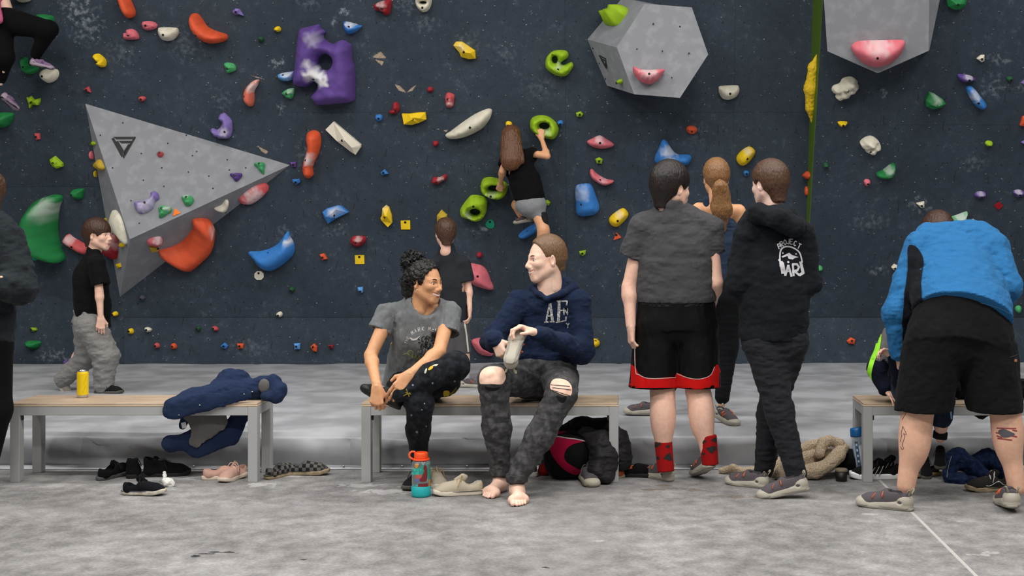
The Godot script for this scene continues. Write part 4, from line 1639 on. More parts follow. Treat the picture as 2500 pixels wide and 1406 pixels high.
func sdf_mesh(list: Array, base: Vector3) -> ArrayMesh:
	var V := PackedVector3Array()
	var N := PackedVector3Array()
	var I := PackedInt32Array()
	for s in list:
		if s.nx == 0:
			s.build()
		var r: Array = s.mesh_into(V, N, I, base)
		V = r[0]
		N = r[1]
		I = r[2]
	var arr := []
	arr.resize(Mesh.ARRAY_MAX)
	arr[Mesh.ARRAY_VERTEX] = V
	arr[Mesh.ARRAY_NORMAL] = N
	arr[Mesh.ARRAY_INDEX] = I
	var m := ArrayMesh.new()
	m.add_surface_from_arrays(Mesh.PRIMITIVE_TRIANGLES, arr)
	return m

func skin_part(t: Node3D, called: String, list: Array, m: Material, label := "") -> MeshInstance3D:
	return part(t, called, sdf_mesh(list, t.position), m, Vector3.ZERO, Vector3.ZERO, label)

# a patch that lies on a cloth or skin surface: printed, torn or tattooed shapes, as polygons in the photograph's pixels
func patch(t: Node3D, parent: Node, called: String, on: Sdf, polys: Array, m: Material, lift := 0.0015, step := 6.0, label := "") -> void:
	var V := PackedVector3Array()
	var N := PackedVector3Array()
	var I := PackedInt32Array()
	for poly in polys:
		var rim := PackedVector2Array()
		for i in poly.size():
			var a: Vector2 = poly[i]
			var b: Vector2 = poly[(i + 1) % poly.size()]
			var k := int(a.distance_to(b) / step)
			for q in k + 1:
				rim.append(a.lerp(b, float(q) / (k + 1)))
		var pts := rim.duplicate()
		var pp := PackedVector2Array(poly)
		var bb := Rect2(pp[0], Vector2.ZERO)
		for p in pp:
			bb = bb.expand(p)
		var y := bb.position.y + step * 0.5
		while y < bb.end.y:
			var x := bb.position.x + step * 0.5
			while x < bb.end.x:
				if Geometry2D.is_point_in_polygon(Vector2(x, y), pp):
					pts.append(Vector2(x + sin(y) * 0.2, y + cos(x) * 0.2))
				x += step
			y += step
		var tr := Geometry2D.triangulate_delaunay(pts)
		var at := PackedInt32Array()
		for p in pts:
			var dir := P(p.x, p.y, 1.0) - EYE
			var hit := on.ray(EYE + dir * (-on.o.z - on.nz * on.h), EYE + dir * -on.o.z)
			if hit.is_empty():
				at.append(-1)
			else:
				at.append(V.size())
				V.append(hit[0] + hit[1] * lift - t.position)
				N.append(hit[1])
		for i in tr.size() / 3:
			var a := tr[i * 3]
			var b := tr[i * 3 + 1]
			var c := tr[i * 3 + 2]
			if at[a] < 0 or at[b] < 0 or at[c] < 0 or not Geometry2D.is_point_in_polygon((pts[a] + pts[b] + pts[c]) / 3.0, pp):
				continue
			if (V[at[b]] - V[at[a]]).cross(V[at[c]] - V[at[a]]).dot(N[at[a]]) > 0.0:
				I.append_array([at[a], at[c], at[b]])
			else:
				I.append_array([at[a], at[b], at[c]])
	if I.is_empty():
		return
	var arr := []
	arr.resize(Mesh.ARRAY_MAX)
	arr[Mesh.ARRAY_VERTEX] = V
	arr[Mesh.ARRAY_NORMAL] = N
	arr[Mesh.ARRAY_INDEX] = I
	var am := ArrayMesh.new()
	am.add_surface_from_arrays(Mesh.PRIMITIVE_TRIANGLES, arr)
	var o := part(parent, called, am, m, Vector3.ZERO, Vector3.ZERO, label)
	for w in ["print", "letter", "bee", "tattoo", "shape", "figure"]:
		if polys.size() > 1 and called.contains(w):
			o.set_meta("kind", "stuff")

func stroke(pts: Array, w: float) -> Array:                # a polyline in pixels as thin quads
	var out := []
	for i in pts.size() - 1:
		var a: Vector2 = pts[i]
		var b: Vector2 = pts[i + 1]
		var e := (b - a).orthogonal().normalized() * w * 0.5
		var l := (b - a).normalized() * w * 0.25
		out.append([a - l + e, b + l + e, b + l - e, a - l - e])
	return out

const GLYPH := {"A": [[0, 1, 0.5, 0, 1, 1], [0.2, 0.65, 0.8, 0.65]], "C": [[1, 0.15, 0.6, 0, 0.1, 0.25, 0.1, 0.75, 0.6, 1, 1, 0.85]], "E": [[1, 0, 0, 0, 0, 1, 1, 1], [0, 0.5, 0.8, 0.5]], "F": [[1, 0, 0, 0, 0, 1], [0, 0.5, 0.8, 0.5]],
	"J": [[0.8, 0, 0.8, 0.8, 0.5, 1, 0.1, 0.85]], "K": [[0, 0, 0, 1], [0.9, 0, 0, 0.55, 1, 1]], "M": [[0, 1, 0.1, 0, 0.5, 0.7, 0.9, 0, 1, 1]], "N": [[0, 1, 0, 0, 1, 1, 1, 0]], "O": [[0.5, 0, 0, 0.3, 0, 0.7, 0.5, 1, 1, 0.7, 1, 0.3, 0.5, 0]],
	"P": [[0, 1, 0, 0, 0.8, 0, 1, 0.25, 0.8, 0.5, 0, 0.5]], "R": [[0, 1, 0, 0, 0.8, 0, 1, 0.25, 0.8, 0.5, 0, 0.5, 1, 1]], "T": [[0, 0, 1, 0], [0.5, 0, 0.5, 1]], "U": [[0, 0, 0, 0.75, 0.5, 1, 1, 0.75, 1, 0]], "c": [[1, 0.5, 0.5, 0.4, 0.1, 0.7, 0.5, 1, 1, 0.9]],
	"H": [[0, 0, 0, 1], [1, 0, 1, 1], [0, 0.5, 1, 0.5]], "I": [[0.5, 0, 0.5, 1]], "D": [[0, 0, 0, 1, 0.6, 1, 1, 0.7, 1, 0.3, 0.6, 0, 0, 0]], "W": [[0, 0, 0.25, 1, 0.5, 0.3, 0.75, 1, 1, 0]], "Y": [[0, 0, 0.5, 0.5, 1, 0], [0.5, 0.5, 0.5, 1]], "S": [[1, 0.12, 0.4, 0, 0.05, 0.25, 0.9, 0.7, 0.6, 1, 0, 0.88]], "k": [[0, 0, 0, 1], [0.8, 0.4, 0, 0.7, 0.9, 1]], "o": [[0.5, 0.4, 0, 0.7, 0.5, 1, 1, 0.7, 0.5, 0.4]]}

# one letter as strokes: foot of the letter at p, size in pixels, turned by ang
func glyph(ch: String, p: Vector2, w: float, hgt: float, ang: float, thick: float) -> Array:
	var out := []
	for s in GLYPH.get(ch, []):
		var pts := []
		for i in s.size() / 2:
			pts.append(p + Vector2((s[i * 2] - 0.5) * w, (s[i * 2 + 1] - 1.0) * hgt).rotated(ang))
		out.append_array(stroke(pts, thick))
	return out

# ------------------------------------------------------------------ people
func J(a: Array) -> Vector3:
	return P(a[0], a[1], a[2])

func facing(f: Vector3, up := Vector3.UP) -> Basis:
	var z := f.normalized()
	var x := up.cross(z).normalized()
	return Basis(x, z.cross(x), z)

func yaw(deg: float, pitch := 0.0) -> Vector3:             # 0 looks at the camera, 90 to the picture's right
	var a := deg_to_rad(deg)
	var b := deg_to_rad(pitch)
	return Vector3(sin(a) * cos(b), sin(b), cos(a) * cos(b))

func head_sdf(c: Vector3, B: Basis, sc: float, cell := 0.005, smile := 0.0) -> Sdf:
	var s := Sdf.new(cell)
	s.T = Transform3D(B * sc, c)
	s.S = sc
	s.ell(Vector3(0, 0.035, -0.015), Vector3(0.073, 0.083, 0.094), 0.01)
	s.ell(Vector3(0, -0.02, 0.03), Vector3(0.060, 0.078, 0.058), 0.03)
	for x in [-1.0, 1.0]:
		s.cap(Vector3(x * 0.052, -0.045, -0.005), Vector3(x * 0.018, -0.092, 0.058), 0.021, 0.017, 0.03)
		s.ell(Vector3(x * 0.037, -0.022 + smile * 0.006, 0.056), Vector3(0.026, 0.021, 0.022 + smile * 0.003), 0.022)
		s.cap(Vector3(x * 0.046, 0.020, 0.058), Vector3(x * 0.010, 0.019, 0.076), 0.010, 0.011, 0.016)
		s.ell(Vector3(x * 0.012, -0.033, 0.090), Vector3(0.010, 0.008, 0.011), 0.008)
	s.ell(Vector3(0, -0.097, 0.064), Vector3(0.021, 0.017, 0.018), 0.022)
	s.cap(Vector3(0, 0.014, 0.078), Vector3(0, -0.027, 0.103), 0.0085, 0.0115, 0.013)
	s.cap(Vector3(-0.016, -0.056, 0.080), Vector3(0.016, -0.056, 0.080), 0.013, 0.013, 0.02)
	s.cap(Vector3(-0.012, -0.077, 0.075), Vector3(0.012, -0.077, 0.075), 0.010, 0.010, 0.016)
	for x in [-1.0, 1.0]:
		s.ell(Vector3(x * 0.031, 0.004, 0.086), Vector3(0.018, 0.0110, 0.016), 0.008, true)
		s.cap(Vector3(x * 0.031 - 0.014, 0.010, 0.070), Vector3(x * 0.031 + 0.014, 0.0115, 0.070), 0.0055, 0.0055, 0.006)
		s.cap(Vector3(x * 0.031 - 0.013, -0.006, 0.070), Vector3(x * 0.031 + 0.013, -0.006, 0.070), 0.0045, 0.0045, 0.006)
	if smile > 0.0:
		for x in [-1.0, 1.0]:
			s.cap(Vector3(x * 0.033, -0.050, 0.080), Vector3(0, -0.065, 0.104), 0.0045, 0.0085, 0.005, Vector3.ZERO, 1.0, false, true)
	else:
		s.cap(Vector3(-0.022, -0.066, 0.092), Vector3(0.022, -0.066, 0.092), 0.003, 0.003, 0.006, Vector3.ZERO, 1.0, false, true)
	for x in [-1.0, 1.0]:
		s.ell(Vector3(x * 0.076, -0.004, -0.012), Vector3(0.008, 0.032, 0.019), 0.006, false, Basis(Vector3.UP, x * 0.45))
		s.ell(Vector3(x * 0.084, 0.000, -0.006), Vector3(0.006, 0.019, 0.009), 0.005, true, Basis(Vector3.UP, x * 0.45))
	s.cap(Vector3(0, -0.04, -0.022), Vector3(0, -0.15, -0.032), 0.053, 0.052, 0.03)
	return s

func face_parts(t: Node3D, c: Vector3, B: Basis, sc: float, brow: Color, smile: float, lip: Color) -> void:
	var T := Transform3D(B * sc, c - t.position)
	var white := flat_mat("eye_white", Color(0.92, 0.9, 0.88), 0.25)
	var dark := flat_mat("iris_dark", Color(0.10, 0.07, 0.05), 0.15)
	var bm := flat_mat("brow_" + brow.to_html(), brow, 0.9)
	var ball := SphereMesh.new()
	ball.radius = 0.0125
	ball.height = 0.025
	ball.radial_segments = 20
	ball.rings = 10
	var iris := SphereMesh.new()
	iris.radius = 0.0062
	iris.height = 0.0124
	iris.radial_segments = 14
	iris.rings = 7
	for x in [-1.0, 1.0]:
		var e := part(t, "eye", ball, white)
		e.transform = T * Transform3D(Basis(), Vector3(x * 0.031, 0.002, 0.0668))
		var ir := part(e, "iris", iris, dark, Vector3(0, 0.0, 0.0078))
		var bp := [Vector3(x * 0.014, 0.022, 0.0875), Vector3(x * 0.030, 0.027, 0.0815), Vector3(x * 0.048, 0.021, 0.066)]
		var b := part(t, "eyebrow", tube(smooth_path(bp, 4), [0.0022, 0.003, 0.0035, 0.0036, 0.0036, 0.0034, 0.003, 0.0024, 0.0014], 6), bm)
		b.transform = T
		# lashes as a thin dark line on the upper lid
		var lp := [Vector3(x * 0.019, 0.006, 0.0745), Vector3(x * 0.031, 0.0085, 0.0778), Vector3(x * 0.044, 0.004, 0.0705)]
		var l := part(t, "eyelashes", tube(smooth_path(lp, 4), 0.0011, 5), dark)
		l.transform = T
	var lm := flat_mat("lip_" + lip.to_html(), lip, 0.45)
	if smile > 0.0:
		var tp := [Vector3(-0.031, -0.0515, 0.0755), Vector3(-0.016, -0.0595, 0.0865), Vector3(0, -0.0625, 0.0890), Vector3(0.016, -0.0595, 0.0865), Vector3(0.031, -0.0515, 0.0755)]
		part(t, "teeth", tube(smooth_path(tp, 4), 0.0058, 8), flat_mat("teeth_white", Color(0.95, 0.93, 0.9), 0.3)).transform = T
		var up := [Vector3(-0.035, -0.0475, 0.0775), Vector3(-0.017, -0.0535, 0.0905), Vector3(0, -0.0560, 0.0935), Vector3(0.017, -0.0535, 0.0905), Vector3(0.035, -0.0475, 0.0775)]
		part(t, "lip", tube(smooth_path(up, 4), 0.0021, 7), lm).transform = T
		var dn := [Vector3(-0.034, -0.0490, 0.0770), Vector3(-0.017, -0.0665, 0.0880), Vector3(0, -0.0720, 0.0905), Vector3(0.017, -0.0665, 0.0880), Vector3(0.034, -0.0490, 0.0770)]
		part(t, "lip", tube(smooth_path(dn, 4), 0.0029, 7), lm).transform = T
	else:
		var up := [Vector3(-0.023, -0.0655, 0.083), Vector3(-0.009, -0.062, 0.0955), Vector3(0, -0.0625, 0.097), Vector3(0.009, -0.062, 0.0955), Vector3(0.023, -0.0655, 0.083)]
		part(t, "lip", tube(smooth_path(up, 4), 0.0032, 7), lm).transform = T
		var dn := [Vector3(-0.021, -0.067, 0.083), Vector3(0, -0.0705, 0.0945), Vector3(0.021, -0.067, 0.083)]
		part(t, "lip", tube(smooth_path(dn, 5), 0.0036, 7), lm).transform = T

# short hair that follows the skull; front: how far it comes down the forehead, nape: down the neck
func hair_sdf(c: Vector3, B: Basis, sc: float, thick: float, front: float, nape: float, amp := 0.004, top := 0.0, seed_ := 1) -> Sdf:
	var s := Sdf.new(0.005)
	s.T = Transform3D(B * sc, c)
	s.S = sc
	s.ell(Vector3(0, 0.036 + top * 0.4, -0.017), Vector3(0.075 + thick, 0.085 + thick + top, 0.097 + thick), 0.01)
	s.cap(Vector3(0, -0.01, -0.055), Vector3(0, nape, -0.062), 0.058 + thick * 0.5, 0.044, 0.03)
	s.ell(Vector3(0, -0.045, 0.080), Vector3(0.112, 0.128 - front, 0.080), 0.012, true)
	for x in [-1.0, 1.0]:
		s.ell(Vector3(x * 0.085, -0.022, 0.004), Vector3(0.03, 0.045, 0.030), 0.008, true)
		s.ell(Vector3(x * 0.075, -0.09, -0.01), Vector3(0.042, 0.055, 0.055), 0.01, true)
	s.cap(Vector3(0, nape - 0.02, 0.02), Vector3(0, nape - 0.08, -0.08), 0.055, 0.06, 0.01, Vector3.ZERO, 1.0, false, true)
	s.fold(amp, Vector3(70, 16, 70), seed_, true)
	return s

func hair_mat(n: String, c: Color) -> StandardMaterial3D:
	var m := pat_mat(n, c, 0.48, "strand", 6.0, 0.1)
	m.metallic_specular = 0.5
	m.uv1_scale = Vector3(16, 2.2, 16)
	return m

# a hand with palm and five fingers; dir: wrist to knuckles, palm: out of the palm, thumb: side of the thumb
func hand_sdf(w: Vector3, dir: Vector3, palm: Vector3, thumb: Vector3, curl: Array, sc := 1.0, th := 0.5) -> Sdf:
	var s := Sdf.new(0.0042)
	var z := dir.normalized()
	var y := -(palm - z * palm.dot(z)).normalized()        # back of the hand
	var x := y.cross(z)
	if x.dot(thumb) < 0.0:
		x = -x
	var L := func(a: float, b: float, c: float) -> Vector3: return w + (x * a + y * b + z * c) * sc
	s.S = sc
	var kx := [0.030, 0.010, -0.010, -0.028]
	var kz := [0.088, 0.094, 0.090, 0.080]
	s.cap(L.call(0, 0, -0.012), L.call(0, 0, 0.012), 0.025, 0.025, 0.015, y, 1.35)
	for i in 4:
		s.cap(L.call(kx[i] * 0.45, 0, 0.008), L.call(kx[i], 0.002, kz[i]), 0.0145, 0.0105, 0.016)
	s.cap(L.call(0.018, -0.006, 0.02), L.call(0.030, -0.010, 0.052), 0.016, 0.012, 0.014)
	var seg := [[0.043, 0.026, 0.021], [0.047, 0.030, 0.022], [0.044, 0.028, 0.022], [0.034, 0.021, 0.019]]
	for i in 4:
		var p: Vector3 = L.call(kx[i], 0.001, kz[i])
		var c: float = curl[i]
		var ang := 0.1
		var q := p
		var r := 0.0094 - i * 0.0004
		for k in 3:
			ang += c * [1.1, 1.45, 0.9][k]
			var d: Vector3 = (z * cos(ang) - y * sin(ang) + x * (kx[i] * 1.6 * (1.0 - c))).normalized()
			var e: Vector3 = q + d * seg[i][k] * sc
			s.cap(q, e, r, r * 0.91, 0.003)
			q = e
			r *= 0.91
	var tb: Vector3 = L.call(0.026, -0.008, 0.024)
	var d1 := (x * (0.9 - th * 0.5) + z * 0.75 - y * th * 0.6).normalized()
	var t1 := tb + d1 * 0.040 * sc
	var d2 := (x * (0.35 - th * 0.7) + z * 0.9 - y * th * 0.7).normalized()
	s.cap(tb, t1, 0.0135, 0.0105, 0.008)
	s.cap(t1, t1 + d2 * 0.030 * sc, 0.0104, 0.0085, 0.003)
	return s

func arm(s: Sdf, sh: Vector3, el: Vector3, wr: Vector3, r: float) -> void:
	s.cap(sh, el, r, r * 0.80, r * 0.4)
	s.cap(el, wr, r * 0.80, r * 0.56, r * 0.3)
	s.ell(el.lerp(wr, 0.22), Vector3.ONE * r * 0.80, r * 0.6)

func leg(s: Sdf, hip: Vector3, kn: Vector3, an: Vector3, r: float, back: Vector3) -> void:
	s.cap(hip, kn, r, r * 0.70, 0.03)
	s.cap(kn, an, r * 0.68, r * 0.44, 0.03)
	s.ell(kn.lerp(an, 0.32) + back * r * 0.22, Vector3(r * 0.74, r * 1.5, r * 0.74), 0.05)

func torso(s: Sdf, pel: Vector3, ch: Vector3, a: Vector3, b: Vector3, rp: float, rc: float, rs: float, fd: Vector3, fs: float) -> void:
	s.cap(pel, ch, rp, rc, 0.05, fd, fs)
	s.cap(a, b, rs, rs, 0.07)
	s.cap(ch, (a + b) * 0.5, rc * 0.85, rs * 1.2, 0.06, fd, fs)

# a bare foot on the ground; toe: where the great toe ends; returns the ankle
func foot_sdf(s: Sdf, toe: Vector3, dir: Vector3, inner: Vector3) -> Vector3:
	var z := dir.normalized()
	var y := Vector3.UP
	var x := (inner - z * inner.dot(z)).normalized()        # towards the great toe
	var L := func(a: float, b: float, c: float) -> Vector3: return toe + x * a + y * b + z * c
	s.ell(L.call(-0.03, 0.036, -0.215), Vector3(0.033, 0.038, 0.036), 0.02)
	s.cap(L.call(-0.03, 0.05, -0.19), L.call(-0.030, 0.034, -0.075), 0.036, 0.027, 0.03)
	s.cap(L.call(0.0, 0.024, -0.06), L.call(-0.066, 0.020, -0.085), 0.025, 0.020, 0.03)
	s.cap(L.call(-0.062, 0.018, -0.1), L.call(-0.045, 0.02, -0.19), 0.02, 0.024, 0.03)
	var tx := [0.0, -0.022, -0.037, -0.051, -0.065]
	var tz := [0.0, 0.0, -0.010, -0.022, -0.036]
	var tr := [0.0135, 0.0095, 0.009, 0.0085, 0.0085]
	for i in 5:
		s.cap(L.call(tx[i] * 0.95, 0.022, tz[i] - 0.055), L.call(tx[i], 0.017, tz[i] - 0.024), tr[i] * 1.05, tr[i], 0.006)
		s.cap(L.call(tx[i], 0.017, tz[i] - 0.024), L.call(tx[i], tr[i], tz[i] - tr[i]), tr[i], tr[i] * 0.95, 0.003)
	var an: Vector3 = L.call(-0.03, 0.10, -0.195)
	s.cap(L.call(-0.03, 0.05, -0.19), an, 0.035, 0.036, 0.025)
	return an

func person(label: String, at: Vector3) -> Node3D:
	return thing("person", label, "person", at)

func add_hand(list: Array, w: Vector3, dir: Vector3, palm: Vector3, thumb: Vector3, curl: Array, sc := 1.0, th := 0.5) -> void:
	list.append(hand_sdf(w, dir, palm, thumb, curl, sc, th))

func sleeve(s: Sdf, a: Vector3, b: Vector3, ra: float, rb: float, arm_r: float) -> void:   # a short sleeve with an open end
	var out := (b - a).normalized()
	s.cap(a, b + out * 0.03, ra, rb, 0.03, Vector3.ZERO, 1.0, true)
	s.cap(b, b + out * 0.07, rb + 0.022, rb + 0.022, 0.004, Vector3.ZERO, 1.0, true, true)
	s.cap(a.lerp(b, 0.75), b + (b - a) * 0.2, arm_r, arm_r + 0.004, 0.004, Vector3.ZERO, 1.0, false, true)

func hem(s: Sdf, at: Vector3, down: Vector3, r := 0.4) -> void:                             # cut a garment off cleanly below a point
	s.cap(at, at + down.normalized() * 0.14, r, r, 0.003, Vector3.ZERO, 1.0, true, true)

func build_people() -> void:
	noise_tex("strand", 512, 0.05, 15, Color(0.55, 0.52, 0.5), Color(1, 1, 1), 4)
	man_in_grey_tee()
	person_in_hoodie()
	ponytail_woman()
	seated_woman()
	seated_man()
	bending_man()
	seated_child()
	standing_boy()
	walking_boy()
	climbing_girl()
	climber_at_left()
	person_at_left_edge()

func man_in_grey_tee() -> void:
	var d := 7.55
	var t := person("dark-haired man from behind in charcoal tee and black-red shorts", G(1665, 1168))
	var skin := skin_mat("skin_fair", Color(0.93, 0.76, 0.68))
	var back := Vector3(0, 0, 1)
	var pel := J([1652, 770, d])
	var ch := J([1652, 610, d])
	var sa := J([1572, 552, d])
	var sb := J([1730, 556, d])
	var b := Sdf.new(0.012)
	torso(b, pel, ch, sa, sb, 0.16, 0.17, 0.045, back, 1.6)
	b.cap(J([1645, 560, d]), J([1641, 490, d]), 0.056, 0.056, 0.03)
	var el := J([1536, 700, d])
	var wr := J([1540, 795, 7.5])
	arm(b, sa, el, wr, 0.052)
	var er := J([1747, 690, 7.5])
	var wrr := J([1731, 765, 7.72])
	arm(b, sb, er, wrr, 0.052)
	leg(b, J([1605, 800, d]), J([1617, 955, d]), J([1621, 1130, 7.52]), 0.094, back)
	leg(b, J([1702, 800, d]), J([1703, 955, d]), J([1731, 1118, 7.5]), 0.094, back)
	var c := J([1640, 461, 7.53])
	var B := facing(yaw(128, -2))
	var list := [b, head_sdf(c, B, 1.1)]
	add_hand(list, wr, Vector3(0.05, -1, -0.05), Vector3(1, 0, -0.3), Vector3(0.2, 0, -1), [0.35, 0.4, 0.45, 0.5], 1.05)
	skin_part(t, "body", list, skin)
	face_parts(t, c, B, 1.1, Color(0.1, 0.07, 0.05), 0.0, Color(0.68, 0.40, 0.36))
	var hs := hair_sdf(c, B, 1.1, 0.019, 0.05, -0.085, 0.0035, 0.012, 3)
	skin_part(t, "hair", [hs], hair_mat("hair_darkbrown", Color(0.13, 0.085, 0.065)))
	var s := Sdf.new(0.011)
	torso(s, J([1652, 700, d]), ch, sa, sb, 0.222, 0.222, 0.062, back, 1.5)
	s.cap(J([1652, 640, d]), J([1652, 750, d]), 0.226, 0.224, 0.03, back, 1.5, true)
	hem(s, J([1652, 738, d]), Vector3.DOWN)
	s.cap(J([1646, 545, 7.54]), J([1641, 503, 7.52]), 0.10, 0.082, 0.06)
	s.cap(J([1642, 487, 7.53]), J([1642, 450, 7.53]), 0.080, 0.095, 0.006, Vector3.ZERO, 1.0, false, true)
	s.cap(J([1625, 528, d]), J([1566, 556, d]), 0.068, 0.070, 0.05)
	s.cap(J([1665, 528, d]), J([1733, 558, d]), 0.068, 0.070, 0.05)
	sleeve(s, sa, J([1533, 628, d]), 0.072, 0.062, 0.046)
	sleeve(s, sb, J([1746, 622, d]), 0.072, 0.062, 0.046)
	s.fold(0.0115, Vector3(7, 14, 7), 5)
	s.fold(0.0043, Vector3(14, 30, 14), 6, true)
	skin_part(t, "tee_shirt", [s], cloth("charcoal_tee", Color(0.30, 0.30, 0.31), "weave", 4.0))
	var w := Sdf.new(0.011)
	w.cap(J([1610, 790, d]), J([1695, 790, d]), 0.125, 0.125, 0.05)
	w.cap(J([1652, 738, d]), J([1652, 800, d]), 0.222, 0.222, 0.04, back, 1.55, true)
	w.cap(J([1606, 790, d]), J([1594, 955, d]), 0.125, 0.140, 0.02, back, 1.1, true)
	hem(w, J([1650, 945, d]), Vector3.DOWN)
	w.cap(J([1700, 790, d]), J([1704, 955, d]), 0.125, 0.130, 0.02, back, 1.1, true)
	w.cap(J([1593, 925, d]), J([1593, 960, d]), 0.12, 0.132, 0.004, back, 1.1, false, true)
	w.cap(J([1705, 925, d]), J([1705, 960, d]), 0.112, 0.122, 0.004, back, 1.1, false, true)
	w.fold(0.0078, Vector3(12, 5, 12), 8)
	var sm := cloth("black_satin", Color(0.035, 0.035, 0.038), "weave", 3.0, 0.3, 0.1)
	sm.roughness = 0.5
	skin_part(t, "shorts", [w], sm)
	var red := cloth("red_hem", Color(0.80, 0.06, 0.05), "weave", 4.0)
	var bands := [smooth_path([Vector2(1530, 952), Vector2(1537, 893), Vector2(1553, 898), Vector2(1562, 915), Vector2(1590, 924), Vector2(1648, 921), Vector2(1655, 948), Vector2(1600, 952)], 4, true), smooth_path([Vector2(1648, 948), Vector2(1651, 911), Vector2(1680, 922), Vector2(1708, 925), Vector2(1733, 916), Vector2(1743, 896), Vector2(1753, 893), Vector2(1763, 946), Vector2(1700, 950)], 4, true)]
	patch(t, t, "hem_band", w, bands, red, 0.003, 6.0, "red hem band")
	var pipe := []
	pipe.append_array(stroke(smooth_path([Vector2(1552, 760), Vector2(1552, 896), Vector2(1562, 915), Vector2(1590, 924), Vector2(1648, 921)], 5), 2.2))
	pipe.append_array(stroke(smooth_path([Vector2(1651, 911), Vector2(1680, 922), Vector2(1708, 925), Vector2(1733, 916), Vector2(1743, 896)], 5), 2.0))
	patch(t, t, "piping", w, pipe, flat_mat("pale_piping", Color(0.75, 0.6, 0.58), 0.8), 0.0045, 5.0)
	var sock := cloth("red_sock", Color(0.62, 0.06, 0.07), "weave", 6.0, 0.1)
	var inkm := flat_mat("sock_print", Color(0.12, 0.10, 0.10), 0.9)
	for q in [[J([1619, 1076, 7.53]), J([1626, 1152, 7.50]), [[1604, 1085, 8], [1630, 1090, 5], [1632, 1116, 11], [1607, 1118, 5], [1645, 1080, 5]]], [J([1728, 1062, 7.51]), J([1734, 1134, 7.5]), [[1717, 1078, 6], [1744, 1074, 7], [1737, 1097, 11], [1718, 1108, 4]]]]:
		var k := Sdf.new(0.007)
		k.cap(q[0], q[1], 0.0515, 0.048, 0.01, Vector3.ZERO, 1.0, true)
		var so := skin_part(t, "sock", [k], sock)
		var pr := []
		for m in q[2]:
			var pl := []
			for i in 9:
				var a := TAU * i / 9
				var rr: float = m[2] * (1.0 + 0.3 * sin(i * 2.3 + m[0]))
				pl.append(Vector2(m[0] + cos(a) * rr, m[1] + sin(a) * rr * 0.8))
			pr.append(pl)
		patch(t, so, "sock_print", k, pr, inkm, 0.0012, 4.0)
	worn_shoe(t, G(1640, 1175), Vector3(-0.62, 0, -0.78), 0.0, 0.97, "rental")
	worn_shoe(t, J([1738, 1142, 7.46]), Vector3(-0.32, -0.36, -0.88), 0.0, 0.95, "rental")

